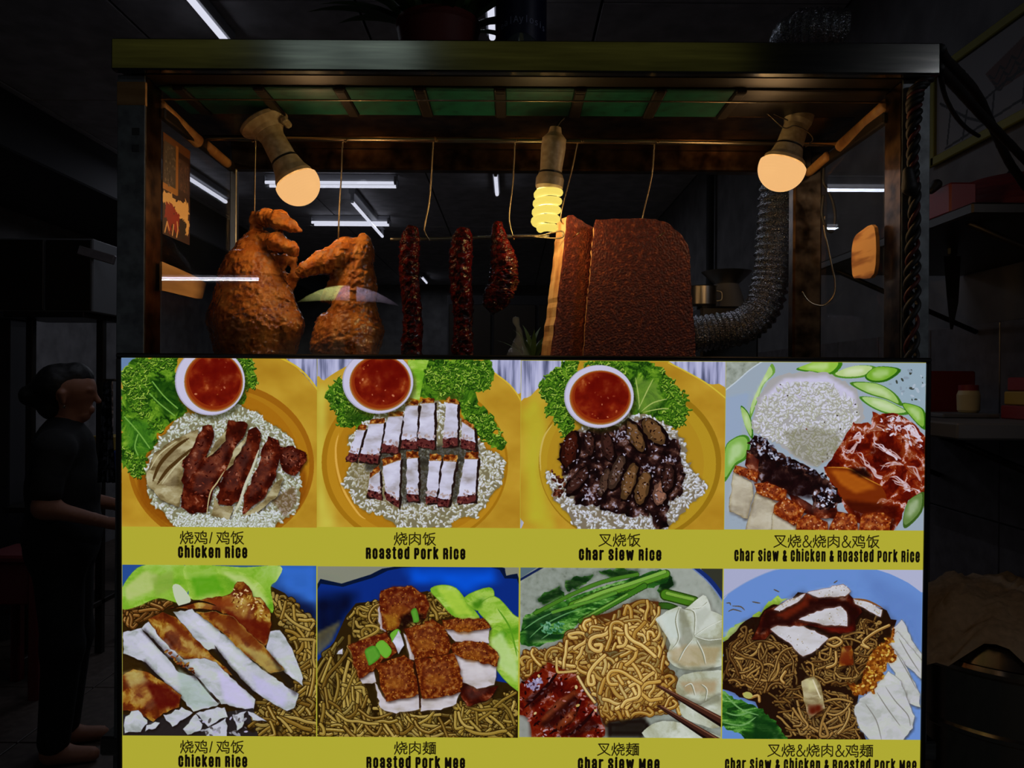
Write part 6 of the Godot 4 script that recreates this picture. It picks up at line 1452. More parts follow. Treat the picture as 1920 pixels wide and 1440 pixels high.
	bits(pl([320, 620, 480, 700, 560, 800, 460, 760]), 30, 4, 9, [c8(120, 60, 24), c8(60, 26, 12), c8(150, 110, 50)], 2.0)
	fill(pl([40, 1090, 420, 1120, 960, 1040, 1000, 1270, 40, 1270]), c8(40, 34, 34))
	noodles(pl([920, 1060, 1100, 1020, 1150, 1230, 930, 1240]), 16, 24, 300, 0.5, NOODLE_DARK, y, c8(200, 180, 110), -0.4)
	slab([40, 820, 120, 765, 240, 800, 360, 880, 455, 950, 440, 1030, 330, 1085, 260, 1140, 140, 1070, 40, 1060], "skin", c8(60, 24, 8)); soft(pl([200, 860, 360, 890, 450, 960, 430, 1030, 300, 1060]), c8(86, 14, 8, 220)); soft(pl([50, 790, 180, 780, 220, 860, 90, 900]), c8(176, 160, 100, 160))
	for s in [[60, 1110, 150, 1060, 225, 1150, 150, 1225, 60, 1215], [330, 1100, 460, 1040, 535, 1080, 400, 1175], [555, 1075, 760, 1030, 775, 1100, 640, 1170], [470, 1200, 560, 1080, 605, 1150, 590, 1210, 500, 1230], [620, 1200, 770, 1110, 775, 1250, 640, 1250], [820, 1090, 900, 1060, 900, 1150, 850, 1200], [210, 1160, 310, 1150, 280, 1190, 200, 1200], [920, 1060, 1050, 1130, 960, 1130]]:
		slab(s, "breast", c8(110, 110, 116), 5)
	bits(pl([560, 1100, 900, 1060, 930, 1240, 600, 1240]), 30, 5, 11, [c8(180, 176, 206), c8(90, 84, 84), c8(150, 150, 160)], 2.2)

func crackling(top: Array, side: Array, lean := false) -> void:
	if side.size():
		slab(side, "pork", c8(130, 110, 90)); 
		var sp := pl(side)
		soft(sp, c8(196, 176, 140, 70))
	var q := slab(top, "crust", c8(70, 22, 8), 5)
	soft(q, c8(84, 20, 8, 150) if lean else c8(96, 32, 8, 120))
	bits(q, 130, 2, 5, [c8(164, 100, 32), c8(132, 68, 20), c8(60, 16, 6), c8(176, 118, 44), c8(96, 34, 10)], 1.6)
	var c := Vector2.ZERO
	for v in q: c += v / q.size()
	soft(ring(c.x - 20, c.y + 30, 70, 40), c8(170, 104, 26, 90), 4)

func dish_pork_noodles() -> void:
	fill(pl([0, 0, 1500, 0, 1500, 1300, 0, 1300]), c8(136, 138, 122))
	fill(smooth(pl([0, 235, 200, 172, 400, 108, 580, 50, 1270, 40, 1350, 110, 1460, 200, 1500, 1300, 0, 1300]), true, 3), c8(10, 22, 52))
	fill(smooth(pl([0, 270, 210, 195, 420, 130, 620, 60, 1230, 50, 1340, 130, 1460, 240, 1500, 1300, 0, 1300]), true, 3), c8(14, 44, 128))
	soft(pl([640, 60, 1260, 60, 1300, 140, 1060, 240, 880, 160, 700, 170]), c8(10, 84, 220, 230), 16); soft(pl([0, 270, 300, 230, 280, 330, 120, 560, 0, 640]), c8(8, 14, 44, 220), 16); soft(pl([20, 520, 200, 430, 130, 580, 30, 680]), c8(110, 100, 60, 170))
	var n := pl([33, 720, 150, 580, 230, 400, 300, 310, 460, 290, 800, 220, 880, 260, 1020, 360, 1280, 850, 1400, 870, 1470, 930, 1470, 1290, 0, 1290])
	fill(n, c8(44, 30, 8))
	var y := [c8(150, 122, 46), c8(126, 98, 32), c8(164, 136, 62), c8(110, 80, 24)]
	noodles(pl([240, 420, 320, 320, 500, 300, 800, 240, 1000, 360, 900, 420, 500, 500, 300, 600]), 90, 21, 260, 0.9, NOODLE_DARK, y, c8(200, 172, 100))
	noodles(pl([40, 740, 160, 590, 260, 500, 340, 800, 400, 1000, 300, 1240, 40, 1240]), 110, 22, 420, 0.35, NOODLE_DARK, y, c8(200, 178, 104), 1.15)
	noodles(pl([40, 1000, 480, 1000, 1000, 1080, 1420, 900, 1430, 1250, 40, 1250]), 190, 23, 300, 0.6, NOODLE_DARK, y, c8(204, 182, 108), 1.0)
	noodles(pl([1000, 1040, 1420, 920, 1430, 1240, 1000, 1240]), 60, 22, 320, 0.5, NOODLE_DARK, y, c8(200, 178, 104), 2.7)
	for s in [[820, 210, 900, 178, 1000, 200, 1080, 300, 1165, 415, 1000, 405, 880, 285], [1060, 265, 1230, 193, 1262, 265, 1150, 355], [1150, 340, 1270, 255, 1400, 380, 1470, 450, 1470, 740, 1330, 650, 1240, 460], [1225, 540, 1320, 470, 1470, 720, 1470, 930, 1290, 775]]:
		fillt(smooth(pl(s), true, 4), "cabbage"); line(smooth(pl(s), true, 4), 5, c8(110, 160, 40))
	soft(pl([860, 190, 1000, 215, 1130, 390, 1000, 390]), c8(176, 208, 70, 200)); soft(pl([1240, 560, 1320, 500, 1440, 740, 1430, 860, 1300, 740]), c8(186, 214, 140, 210)); soft(pl([1110, 300, 1200, 260, 1180, 330, 1130, 350]), c8(70, 130, 20, 220))
	line(smooth(pl([1290, 340, 1380, 480, 1430, 680])), 12, c8(90, 150, 30), true)
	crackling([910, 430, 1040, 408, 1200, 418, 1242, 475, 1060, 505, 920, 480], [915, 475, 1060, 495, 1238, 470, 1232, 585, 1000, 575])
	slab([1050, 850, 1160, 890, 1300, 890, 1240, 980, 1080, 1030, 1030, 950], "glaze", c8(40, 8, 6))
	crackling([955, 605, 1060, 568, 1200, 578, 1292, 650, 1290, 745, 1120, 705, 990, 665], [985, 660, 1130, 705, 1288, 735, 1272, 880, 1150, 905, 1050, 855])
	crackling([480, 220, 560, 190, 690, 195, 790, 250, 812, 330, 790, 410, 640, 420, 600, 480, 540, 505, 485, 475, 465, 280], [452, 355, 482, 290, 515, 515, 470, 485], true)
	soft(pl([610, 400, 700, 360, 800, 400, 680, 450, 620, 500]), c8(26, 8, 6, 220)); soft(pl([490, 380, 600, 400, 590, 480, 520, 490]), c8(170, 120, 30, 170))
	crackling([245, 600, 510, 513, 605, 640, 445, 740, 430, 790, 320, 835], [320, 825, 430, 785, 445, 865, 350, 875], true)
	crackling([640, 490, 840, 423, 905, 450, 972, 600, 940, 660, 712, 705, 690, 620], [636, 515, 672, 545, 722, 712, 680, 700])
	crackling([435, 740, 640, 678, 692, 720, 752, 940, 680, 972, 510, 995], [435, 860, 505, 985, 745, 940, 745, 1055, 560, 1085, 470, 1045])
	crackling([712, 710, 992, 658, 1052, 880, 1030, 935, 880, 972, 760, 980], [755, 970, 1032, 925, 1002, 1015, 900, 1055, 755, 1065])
	line(smooth(pl([705, 715, 735, 850, 755, 1050])), 12, c8(40, 12, 6), true)
	for s in [[440, 600, 490, 568, 552, 640, 512, 695, 460, 650, 0], [365, 640, 432, 608, 472, 682, 400, 745, 385, 720, 1], [686, 362, 722, 343, 742, 430, 705, 443, 700, 420, 1], [542, 522, 592, 488, 612, 520, 560, 582, 550, 560, 0]]:
		fill(smooth(pl(s.slice(0, 10)), true, 4), [c8(96, 168, 40), c8(58, 128, 28)][s[10]]); soft(pl(s.slice(0, 10)), c8(130, 190, 70, 110), 4)
	slab([560, 575, 600, 500, 642, 600, 600, 665], "pork", c8(120, 130, 130)); slab([175, 645, 212, 628, 212, 668, 172, 665], "pork", c8(150, 150, 140))

func dish_char_siew_noodles() -> void:
	fillt(pl([0, 0, 1500, 0, 1500, 1300, 0, 1300]), "stone")
	soft(pl([30, 60, 1450, 60, 1450, 1270, 30, 1270]), c8(116, 124, 112, 90), 12)
	soft(pl([30, 700, 300, 760, 200, 1270, 30, 1270]), c8(150, 150, 146, 150)); soft(pl([1000, 60, 1300, 60, 1450, 400, 1100, 260]), c8(172, 178, 170, 150))
	fill(pl([20, 40, 190, 40, 20, 150]), c8(90, 110, 120)); line(pl([20, 160, 190, 60]), 16, c8(22, 34, 78))
	fill(pl([1270, 40, 1470, 40, 1470, 270]), c8(52, 54, 44)); line(smooth(pl([1245, 55, 1340, 130, 1410, 210, 1470, 300])), 34, c8(24, 44, 110)); line(smooth(pl([1235, 65, 1325, 140, 1395, 220, 1450, 300])), 9, c8(110, 130, 180))
	for s in [[140, 290, 320, 188, 335, 260, 200, 335], [345, 160, 420, 130, 560, 115, 430, 215, 360, 235], [570, 90, 760, 70, 880, 90, 700, 150], [1000, 90, 1080, 110, 1120, 180, 1000, 260]]:
		fillt(rough(pl(s), 7, 20), "leaf"); soft(pl(s), c8(12, 30, 14, 180))
	fillt(rough(pl([30, 560, 55, 420, 150, 360, 300, 310, 480, 240, 700, 170, 900, 110, 1010, 70, 1075, 100, 1055, 165, 880, 225, 780, 290, 600, 360, 450, 440, 350, 560, 150, 620, 40, 610]), 5, 24), "leaf")
	soft(pl([60, 430, 300, 340, 420, 420, 320, 560, 80, 600]), c8(16, 48, 22, 200))
	for v in [[[140, 385, 400, 250, 620, 160, 850, 110], 30, c8(72, 124, 34)], [[400, 330, 600, 250, 800, 190, 1050, 105], 62, c8(84, 140, 34)], [[420, 320, 600, 240, 800, 175, 1040, 90], 30, c8(128, 176, 70)], [[460, 440, 620, 350, 760, 270, 900, 190], 46, c8(60, 116, 28)], [[480, 420, 640, 330, 780, 250], 14, c8(120, 170, 70)], [[260, 380, 420, 330, 560, 290, 700, 240], 26, c8(90, 146, 48)], [[1050, 250, 1150, 275, 1245, 300], 84, c8(70, 124, 24)], [[1060, 240, 1150, 262, 1240, 282], 28, c8(126, 172, 64)], [[960, 330, 1060, 330, 1120, 350], 50, c8(48, 92, 24)]]:
		line(smooth(pl(v[0])), v[1], v[2].darkened(0.5)); line(smooth(pl(v[0])), v[1] * 0.8, v[2])
	for v in [[100, 560, 200, 470, 330, 400, 460, 350], [180, 570, 280, 500, 380, 430], [60, 500, 160, 430, 260, 380]]:
		line(smooth(pl(v)), 9, c8(96, 150, 90), true)
	fillt(smooth(pl([180, 500, 300, 440, 420, 380, 440, 420, 380, 520, 220, 530]), true, 4), "leaf"); bits(pl([180, 460, 330, 450, 330, 520, 200, 530]), 40, 4, 9, [c8(90, 150, 110), c8(40, 100, 60), c8(120, 170, 140)], 2.6)
	var n := pl([430, 520, 480, 420, 660, 380, 850, 290, 1000, 300, 1010, 480, 1060, 620, 1070, 780, 1150, 860, 1140, 1040, 900, 1115, 620, 1160, 580, 1000, 450, 840, 300, 800, 40, 850, 40, 680, 240, 640, 350, 580])
	soft(n, c8(50, 24, 8, 220), 10); fill(n, c8(84, 44, 16))
	var y := [c8(176, 136, 58), c8(160, 116, 42), c8(192, 156, 80), c8(146, 100, 34)]
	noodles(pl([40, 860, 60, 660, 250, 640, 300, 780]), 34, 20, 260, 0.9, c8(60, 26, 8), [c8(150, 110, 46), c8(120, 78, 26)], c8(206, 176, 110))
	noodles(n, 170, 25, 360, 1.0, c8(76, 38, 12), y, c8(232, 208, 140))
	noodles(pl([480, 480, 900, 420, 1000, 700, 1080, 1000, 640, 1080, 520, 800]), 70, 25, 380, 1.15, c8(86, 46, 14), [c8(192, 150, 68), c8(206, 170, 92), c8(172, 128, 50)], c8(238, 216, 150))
	soft(pl([640, 1150, 900, 1110, 960, 1180, 900, 1260, 650, 1260]), c8(26, 18, 14, 240))
	for s in [[985, 415, 1140, 330, 1180, 352, 1310, 255, 1352, 300, 1372, 360, 1470, 430, 1470, 700, 1400, 762, 1200, 778, 1090, 735, 1060, 665, 1085, 600, 1005, 460], [1130, 890, 1180, 812, 1380, 784, 1470, 800, 1460, 960, 1300, 1020, 1150, 960], [1160, 1000, 1300, 1020, 1460, 950, 1460, 1180, 1200, 1130], [915, 1260, 985, 1150, 1180, 1150, 1320, 1200, 1440, 1265]]:
		soft(pl(s), c8(40, 30, 20, 150), 10)
		var q := rough(smooth(pl(s), true, 3), 2, 30)
		fillt(q, "dough")
	for s in [[1140, 340, 1180, 352, 1250, 545, 1180, 660, 1130, 560], [1260, 545, 1450, 560, 1450, 600, 1300, 620], [1250, 380, 1330, 330, 1370, 370, 1280, 500], [1160, 950, 1300, 1000, 1440, 940, 1440, 1000, 1300, 1050, 1160, 1000], [1080, 690, 1200, 760, 1400, 750, 1400, 780, 1180, 785], [1000, 440, 1080, 590, 1060, 640, 990, 450]]: soft(pl(s), c8(112, 112, 92, 130), 4)
	soft(pl([1080, 640, 1200, 600, 1440, 620, 1400, 740, 1200, 760, 1090, 720]), c8(168, 140, 92, 130)); soft(pl([1010, 400, 1140, 350, 1160, 560, 1080, 560]), c8(206, 216, 210, 200)); soft(pl([1200, 380, 1340, 300, 1420, 440, 1300, 520]), c8(206, 212, 204, 180)); soft(pl([1150, 860, 1420, 850, 1400, 940, 1200, 940]), c8(170, 140, 100, 150))
	for v in [[1145, 340, 1120, 430, 1140, 560, 1090, 640], [1180, 352, 1250, 380, 1250, 540], [1250, 540, 1340, 480, 1440, 430], [1250, 545, 1340, 570, 1450, 560], [1180, 352, 1290, 340, 1340, 300], [1240, 560, 1180, 640, 1140, 720], [1265, 570, 1310, 660, 1330, 740], [1180, 900, 1230, 880, 1260, 960], [1300, 880, 1340, 920, 1330, 1000]]:
		line(smooth(pl(v)), 7, c8(130, 132, 108), true); 
		var w := PackedVector2Array()
		for q in pl(v): w.append(q + Vector2(7, -3))
		line(smooth(w), 6, c8(222, 226, 216), true)
	var m := rough(pl([20, 900, 230, 735, 430, 820, 475, 920, 585, 1060, 640, 1200, 620, 1270, 130, 1270, 100, 1130, 20, 1090]), 8, 24)
	soft(m, c8(40, 10, 6, 200), 10); fillt(m, "redglaze"); soft(m, c8(84, 12, 6, 90))
	for v in [[60, 1060, 220, 900, 300, 800], [130, 1180, 300, 1040, 440, 900], [240, 1240, 400, 1120, 470, 980], [380, 1250, 500, 1140, 560, 1060]]:
		line(smooth(pl(v)), 22, c8(30, 8, 8), true)
	for s in [[180, 1130, 300, 1000, 420, 920, 430, 960, 320, 1080, 200, 1180], [280, 1170, 380, 1080, 440, 1060, 400, 1140, 300, 1210]]:
		slab(s, "glaze", c8(60, 16, 10)); soft(pl(s), c8(150, 70, 30, 110))
	bits(m, 170, 3, 8, [c8(170, 110, 104), c8(130, 56, 40), c8(30, 5, 6), c8(40, 6, 8), c8(180, 150, 160), c8(90, 18, 12)], 2.2)
	bits(pl([80, 870, 180, 840, 190, 930, 90, 930]), 40, 5, 11, [c8(150, 140, 176), c8(60, 40, 60), c8(180, 174, 204)], 1.8)
	bits(m, 5, 7, 13, [c8(196, 170, 96), c8(206, 186, 130)], 1.5)
	for s in [[60, 1000, 260, 860, 300, 900, 120, 1060], [160, 1180, 420, 960, 460, 1000, 260, 1200], [300, 1250, 520, 1100, 600, 1180, 420, 1262]]: soft(pl(s), c8(34, 6, 6, 170), 5)
	line(smooth(pl([290, 700, 295, 790, 330, 800, 430, 790])), 24, c8(90, 50, 16)); line(smooth(pl([290, 700, 295, 790, 330, 800, 430, 790])), 17, c8(200, 168, 96)); noodle(pl([440, 830, 480, 900, 520, 960, 560, 1010]), 20, c8(70, 34, 10), c8(190, 160, 96), c8(226, 206, 150))
	for s in [[[985, 892, 1012, 884, 1460, 1112, 1460, 1190], c8(64, 34, 24)], [[990, 1034, 1022, 1026, 1450, 1265, 1330, 1265], c8(58, 30, 22)]]:
		fill(pl(s[0]), c8(24, 12, 10)); 
		var q := pl(s[0]); fill(PackedVector2Array([q[0], q[1], q[2], q[2].lerp(q[3], 0.7)]), s[1]); line(PackedVector2Array([q[1] + Vector2(4, 8), q[2] + Vector2(0, 14)]), 9, c8(120, 78, 58))

func dish_mixed_noodles() -> void:
	fill(pl([0, 0, 1500, 0, 1500, 1300, 0, 1300]), c8(106, 144, 212))
	soft(pl([1000, 80, 1450, 300, 1450, 700, 1150, 380]), c8(96, 130, 196, 200), 20); soft(pl([40, 1050, 300, 1180, 300, 1290, 40, 1290]), c8(96, 140, 206, 200))
	fill(smooth(pl([30, 60, 470, 60, 330, 108, 200, 170, 90, 240, 30, 290]), true, 3), c8(174, 178, 210)); fill(smooth(pl([1080, 60, 1450, 60, 1450, 240, 1330, 170, 1200, 108]), true, 3), c8(180, 184, 214))
	line(smooth(pl([470, 62, 330, 110, 200, 172, 90, 242, 20, 300])), 6, c8(140, 160, 206))
	for v in [[60, 320, 85, 320, 90, 335], [75, 380, 110, 365, 170, 380], [100, 340, 160, 345, 190, 370], [240, 310, 300, 320], [390, 222, 430, 240], [810, 175, 835, 158]]: line(smooth(pl(v)), 9, c8(90, 80, 70), true)
	fillt(rough(pl([35, 560, 150, 460, 280, 390, 420, 265, 480, 300, 300, 430, 180, 550, 50, 600]), 10, 24), "cabbage"); soft(pl([40, 530, 200, 440, 250, 480, 90, 590]), c8(180, 196, 150, 150))
	var n := rough(pl([40, 610, 130, 520, 200, 440, 400, 330, 600, 250, 900, 280, 1150, 360, 1250, 430, 1220, 560, 1110, 750, 1010, 900, 960, 1080, 1060, 1300, 480, 1300, 300, 1060, 40, 920]), 10, 40)
	fill(n, c8(32, 16, 8)); soft(n, c8(36, 18, 8, 120), 12)
	var y := [c8(104, 70, 28), c8(128, 90, 40), c8(84, 52, 20), c8(150, 112, 54)]
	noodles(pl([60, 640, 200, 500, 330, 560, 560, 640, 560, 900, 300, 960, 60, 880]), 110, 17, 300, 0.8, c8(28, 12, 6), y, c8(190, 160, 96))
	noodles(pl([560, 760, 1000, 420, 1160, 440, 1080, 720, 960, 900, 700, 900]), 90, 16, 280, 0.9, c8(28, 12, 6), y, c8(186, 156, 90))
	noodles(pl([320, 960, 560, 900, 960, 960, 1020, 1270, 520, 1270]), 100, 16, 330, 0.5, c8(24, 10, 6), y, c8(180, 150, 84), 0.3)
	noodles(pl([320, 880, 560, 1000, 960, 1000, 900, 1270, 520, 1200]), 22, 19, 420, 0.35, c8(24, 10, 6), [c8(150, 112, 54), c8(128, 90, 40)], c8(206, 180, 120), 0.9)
	for v in [[1010, 610, 1060, 630, 1020, 590, 1100, 520, 1200, 470], [770, 580, 830, 560, 870, 590, 820, 620, 770, 600], [830, 660, 830, 740, 770, 770], [470, 880, 450, 850, 480, 800], [190, 960, 230, 985, 290, 970, 300, 1010]]:
		noodle(pl(v), 22, c8(28, 12, 6), c8(150, 108, 50), c8(206, 176, 110))
	fillt(rough(pl([30, 910, 150, 1000, 280, 1050, 400, 1140, 510, 1290, 200, 1290, 150, 1230, 30, 1190]), 8, 20), "leaf"); soft(pl([250, 1080, 400, 1160, 480, 1280, 260, 1280]), c8(14, 50, 16, 200))
	for v in [[40, 940, 160, 1060, 300, 1110], [40, 1160, 180, 1180, 280, 1120], [60, 1090, 150, 1110, 250, 1080]]: line(smooth(pl(v)), 12, c8(110, 160, 90), true)
	fill(ring(218, 968, 34, 24, 0.2), c8(176, 176, 96))
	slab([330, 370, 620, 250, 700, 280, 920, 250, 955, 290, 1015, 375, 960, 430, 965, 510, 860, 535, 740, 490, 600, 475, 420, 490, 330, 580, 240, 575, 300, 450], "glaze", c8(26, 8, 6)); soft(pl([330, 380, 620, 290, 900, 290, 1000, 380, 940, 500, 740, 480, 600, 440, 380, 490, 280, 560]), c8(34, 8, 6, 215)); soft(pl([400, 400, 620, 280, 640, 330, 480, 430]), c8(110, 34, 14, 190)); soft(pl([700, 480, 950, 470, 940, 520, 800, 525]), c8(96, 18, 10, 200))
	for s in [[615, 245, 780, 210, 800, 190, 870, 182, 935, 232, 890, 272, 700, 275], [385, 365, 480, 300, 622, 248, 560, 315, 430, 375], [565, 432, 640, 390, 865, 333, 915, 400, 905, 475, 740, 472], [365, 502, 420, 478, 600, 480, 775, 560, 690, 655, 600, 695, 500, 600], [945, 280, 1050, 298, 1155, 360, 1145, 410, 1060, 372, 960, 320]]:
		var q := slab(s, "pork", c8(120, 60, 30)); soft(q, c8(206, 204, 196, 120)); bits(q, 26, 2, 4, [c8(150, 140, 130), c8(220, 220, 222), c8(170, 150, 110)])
	line(smooth(pl([950, 285, 1050, 300, 1155, 350])), 14, c8(130, 80, 40), true)
	slab([870, 625, 940, 605, 955, 750, 850, 765], "skin", c8(60, 22, 8)); soft(pl([870, 660, 940, 650, 940, 750, 860, 750]), c8(110, 36, 10, 190))
	slab([590, 865, 680, 828, 722, 880, 745, 980, 760, 1060, 650, 1135, 612, 1000], "pale", c8(110, 80, 30)); soft(pl([620, 850, 690, 850, 710, 930, 640, 940]), c8(206, 200, 150, 200)); soft(pl([640, 1040, 740, 1030, 740, 1080, 650, 1110]), c8(90, 26, 10, 230)); line(smooth(pl([670, 850, 700, 920, 730, 990])), 11, c8(220, 210, 180), true)
	for s in [[1220, 500, 1290, 428, 1350, 540, 1440, 690, 1440, 740, 1330, 640], [1195, 585, 1260, 508, 1335, 600, 1440, 730, 1440, 850, 1300, 730], [1155, 665, 1210, 600, 1300, 720, 1425, 950, 1425, 1050, 1330, 1010, 1230, 780], [1000, 985, 1100, 920, 1200, 788, 1285, 860, 1340, 1000, 1390, 1110, 1375, 1190, 1300, 1300, 1090, 1300, 1010, 1200, 960, 1070]]:
		var q := slab(s, "breast", c8(96, 92, 84)); soft(q, c8(198, 198, 190, 110))
	for v in [[1180, 900, 1250, 1000, 1340, 1100, 1360, 1180], [1120, 940, 1200, 1060, 1290, 1180], [1040, 1020, 1120, 1140, 1160, 1280], [1270, 560, 1340, 680, 1420, 800], [1240, 640, 1330, 790, 1400, 920]]: line(smooth(pl(v)), 7, c8(130, 128, 122), true)
	var k := rough(pl([915, 890, 1000, 880, 1060, 700, 1180, 560, 1245, 475, 1215, 600, 1245, 710, 1160, 800, 1110, 930, 1010, 975, 950, 940]), 10, 20)
	fillt(k, "crust"); soft(k, c8(150, 90, 16, 110)); bits(k, 130, 3, 9, [c8(196, 150, 50), c8(150, 84, 20), c8(90, 36, 8), c8(214, 180, 90)])
# ---------------------------------------------------------------- the lettering of the menu
const HAN := {
	"烧": [[.06, .28, .02, .55], [.2, .03, .2, .5, .13, .76, .02, 1.0], [.38, .26, .27, .46], [.2, .6, .36, .9], [.42, .2, .92, .12], [.56, .02, .66, .3, .9, .47, .98, .46, .98, .36], [.92, .24, .72, .38, .42, .5], [.4, .61, .98, .58], [.58, .6, .55, .8, .4, 1.0], [.75, .6, .75, .9, .82, .96, .96, .94, .98, .82]],
	"鸡": [[.03, .14, .38, .14, .3, .5, .02, .98], [.06, .32, .24, .6, .42, .86], [.68, .0, .6, .13], [.5, .14, .92, .14, .9, .44, .78, .44], [.5, .14, .5, .62, .98, .62, .95, .96, .85, 1.0, .74, .97], [.64, .26, .74, .4], [.4, .82, .82, .82]],
	"饭": [[.22, .02, .14, .22, .03, .42], [.16, .2, .4, .2, .33, .4], [.2, .36, .2, .94, .4, .8], [.95, .05, .5, .14, .5, .5, .46, .76, .36, 1.0], [.5, .38, .92, .38, .8, .65, .46, .98], [.58, .5, .72, .76, .99, 1.0]],
	"肉": [[.08, 1.0, .08, .18, .92, .18, .92, .92, .78, .97], [.5, .0, .5, .2, .42, .38, .2, .54], [.48, .3, .8, .54], [.5, .46, .44, .66, .18, .86], [.48, .62, .82, .86]],
	"叉": [[.08, .1, .88, .1, .72, .48, .44, .78, .02, .99], [.14, .16, .4, .56, .66, .8, .99, .98], [.42, .26, .56, .42]],
	"麺": [[.05, .12, .5, .12], [.08, .26, .46, .26], [.02, .4, .52, .4], [.27, .0, .27, .4], [.22, .44, .03, .7], [.16, .58, .42, .58, .3, .8, .03, 1.0], [.14, .64, .3, .84, .6, .98], [.55, .08, 1.0, .08], [.77, .1, .72, .24], [.57, .25, .57, .96], [.57, .25, .98, .25, .98, .96], [.57, .92, .98, .92], [.7, .27, .7, .9], [.85, .27, .85, .9], [.7, .47, .85, .47], [.7, .68, .85, .68]],
	"/": [[.52, .1, .16, .92]],
	"&": [[.98, .5, .78, .8, .5, .96, .22, .96, .08, .78, .14, .6, .56, .34, .6, .16, .46, .06, .3, .1, .26, .26, .4, .46, 1.0, .98]],
}
const HAN_WIDE := {"/": 0.5, "&": 0.72}
# heavy condensed letters: [advance, strokes...], x from stem to stem, y up from the base line
const ROMAN := {
	"C": [1.0, [1, .68, 1, .92, .75, 1.08, .25, 1.08, 0, .92, 0, .16, .25, 0, .75, 0, 1, .16, 1, .38]],
	"h": [1.0, [0, 0, 0, 1.24], [0, .84, .5, .97, .9, .95, 1, .82, 1, 0]],
	"i": [0.0, [0, 0, 0, .96], [0, 1.2, 0, 1.25]],
	"c": [1.0, [1, .64, 1, .85, .75, 1, .25, 1, 0, .85, 0, .15, .25, 0, .75, 0, 1, .15, 1, .36]],
	"k": [1.0, [0, 0, 0, 1.24], [.98, 1, .2, .5], [.3, .62, 1.02, 0]],
	"e": [1.0, [.1, .47, 1, .47, 1, .85, .75, 1, .25, 1, 0, .85, 0, .15, .25, 0, .75, 0, 1, .15, 1, .26]],
	"n": [1.0, [0, 0, 0, .98], [0, .84, .5, .97, .9, .97, 1, .84, 1, 0]],
	"R": [1.0, [0, 0, 0, 1.08], [0, 1.08, .8, 1.08, 1, .95, 1, .66, .8, .54, 0, .54], [.8, .54, 1, .42, 1, 0]],
	"o": [1.0, [0, .15, 0, .85, .25, 1, .75, 1, 1, .85, 1, .15, .75, 0, .25, 0, 0, .15]],
	"a": [1.0, [0, .74, 0, .86, .25, 1, .75, 1, 1, .85, 1, 0], [1, .58, .25, .48, 0, .36, 0, .13, .25, 0, .65, .04, 1, .2]],
	"s": [1.0, [1, .72, 1, .87, .75, 1, .25, 1, 0, .87, 0, .7, 1, .34, 1, .13, .75, 0, .25, 0, 0, .13, 0, .3]],
	"S": [1.0, [1, .78, 1, .95, .75, 1.08, .25, 1.08, 0, .95, 0, .74, 1, .36, 1, .13, .75, 0, .25, 0, 0, .13, 0, .32]],
	"t": [0.5, [.2, 1.2, .2, .1, .3, 0, .55, 0], [-.1, .97, .55, .97]],
	"d": [1.0, [1, 0, 1, 1.24], [1, .85, .75, 1, .25, 1, 0, .85, 0, .15, .25, 0, .75, 0, 1, .15]],
	"P": [1.0, [0, 0, 0, 1.08], [0, 1.08, .8, 1.08, 1, .95, 1, .58, .8, .45, 0, .45]],
	"r": [0.7, [0, 0, 0, .98], [0, .76, .3, .94, .8, .96]],
	"w": [1.9, [0, 1, .4, 0, .95, .9, 1.5, 0, 1.9, 1]],
	"M": [1.5, [0, 0, 0, 1.08, .75, .2, 1.5, 1.08, 1.5, 0]],
	"&": [1.0, [1.1, .46, .8, .12, .5, 0, .2, 0, 0, .2, .1, .45, .75, .85, .7, 1.02, .45, 1.08, .2, 1, .2, .84, 1.1, 0]],
}

func han(text: String, cx: float, top: float, size: float) -> void:
	var w := 0.0
	for ch in text: w += (HAN_WIDE.get(ch, 1.0) + 0.12) * size
	var x := cx - w / 2.0
	for ch in text:
		var k: float = HAN_WIDE.get(ch, 1.0)
		for s in HAN[ch]:
			var p := PackedVector2Array()
			for v in pl(s): p.append(Vector2(x + v.x * k * size, top + v.y * size))
			line(p, size * 0.088, c8(30, 24, 8))
		x += (k + 0.12) * size

func roman(text: String, x0: float, x1: float, base: float, high: float) -> void:
	# set between x0 and x1, letters of that x-height; stems are thick and counters narrow
	var units := 0.0
	for ch in text: units += 1.1 if ch == " " else ROMAN[ch][0] + 1.36
	var u := (x1 - x0) / (units - 0.4)
	var x := x0 + u * 0.48
	for ch in text:
		if ch == " ": x += 1.1 * u; continue
		for s in ROMAN[ch].slice(1):
			var p := PackedVector2Array()
			for v in pl(s): p.append(Vector2(x + v.x * u, base - u * 0.4 - v.y * (high - u * 0.8)))
			line(p, u * 0.8, c8(16, 12, 6))
		x += (ROMAN[ch][0] + 1.36) * u

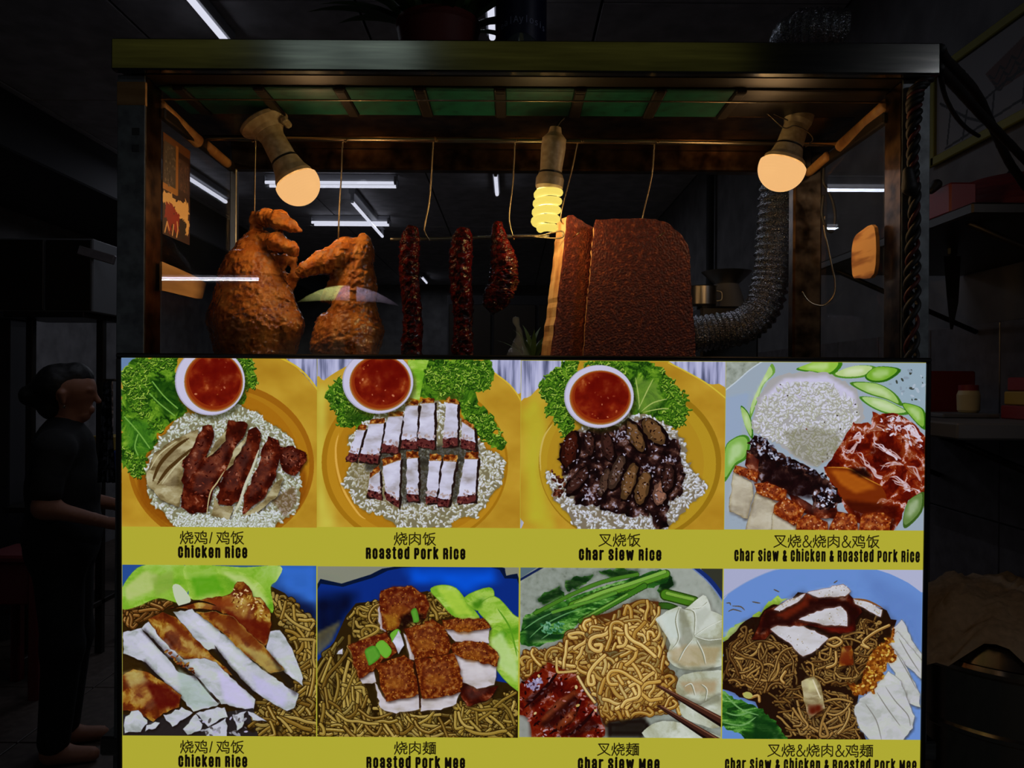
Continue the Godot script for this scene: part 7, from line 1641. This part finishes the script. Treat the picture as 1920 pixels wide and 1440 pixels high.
func paint_menu(width: int, height: int) -> Image:
	# the whole print; one photo pixel is width / 1512 of it
	rg.seed = 7
	mk = Image.create_empty(TW, TH, false, Image.FORMAT_RGBA8)
	
	make_grains()
	var k := width / 1512.0
	var board := Image.create_empty(width, height, false, Image.FORMAT_RGBA8)
	board.fill(c8(184, 178, 54))
	var cells := [
		[Vector2(215, 660), 3.6, Rect2(226, 671, 368, 318), Vector2(0, 0), dish_chicken_rice],
		[Vector2(590, 660), 3.5544, Rect2(594.5, 673, 382.5, 317), Vector2(368.5, 0), dish_pork_rice],
		[Vector2(970, 660), 3.5125, Rect2(977.5, 676, 384, 316.5), Vector2(751.5, 0.5), dish_char_siew_rice],
		[Vector2(1350, 660), 3.47, Rect2(1362, 678, 376, 316), Vector2(1136, 0.5), dish_mixed_rice],
		[Vector2(215, 1050), 3.692, Rect2(227.5, 1060, 366, 325), Vector2(0.5, 390.5), dish_chicken_noodles],
		[Vector2(585, 1050), 3.6925, Rect2(593.5, 1064, 380.5, 324), Vector2(369, 391), dish_pork_noodles],
		[Vector2(965, 1050), 3.6925, Rect2(974, 1068, 382, 322.5), Vector2(752.5, 391), dish_char_siew_noodles],
		[Vector2(1345, 1050), 3.6925, Rect2(1356, 1071.5, 376, 323.5), Vector2(1136, 391), dish_mixed_noodles]]
	for c in cells:
		begin(c[0].x, c[0].y, c[1], c[2])
		
		c[4].call()
		melt(0.5)
		cv.resize(int(round(c[2].size.x * k)), int(round(c[2].size.y * k)), Image.INTERPOLATE_LANCZOS)
		board.blit_rect(cv, Rect2i(Vector2i.ZERO, cv.get_size()), Vector2i((c[3] * k).round()))
	# captions, drawn large and laid in
	var rows := [[318.0, 72.0, ["烧鸡/鸡饭", "烧肉饭", "叉烧饭", "叉烧&烧肉&鸡饭"], ["Chicken Rice", "Roasted Pork Rice", "Char Siew Rice", "Char Siew & Chicken & Roasted Pork Rice"], [[105.5, 237], [460, 648.5], [862, 1018.5], [1155.5, 1506]]],
		[716.0, 74.0, ["烧鸡/鸡饭", "烧肉麺", "叉烧麺", "叉烧&烧肉&鸡麺"], ["Chicken Rice", "Roasted Pork Mee", "Char Siew Mee", "Char Siew & Chicken & Roasted Pork Mee"], [[105.5, 237], [462, 650], [863, 1019], [1142, 1506]]]]
	for r in rows:
		fx = k * 2.0; f0 = Vector2(0, r[0])
		cv = Image.create_empty(int(1512 * fx), int(r[1] * fx), false, Image.FORMAT_RGBA8)
		cv.fill(c8(184, 178, 54))
		for i in 4:
			var a: float = r[4][i][0]; var b: float = r[4][i][1]
			han(r[2][i], (a + b) / 2.0, r[0] + 8.0, 24.0)
			roman(r[3][i], a, b, r[0] + 59.0, 20.5)
		cv.resize(width, int(r[1] * k), Image.INTERPOLATE_LANCZOS)
		board.blit_rect(cv, Rect2i(Vector2i.ZERO, cv.get_size()), Vector2i(0, int(round(r[0] * k))))
	return board
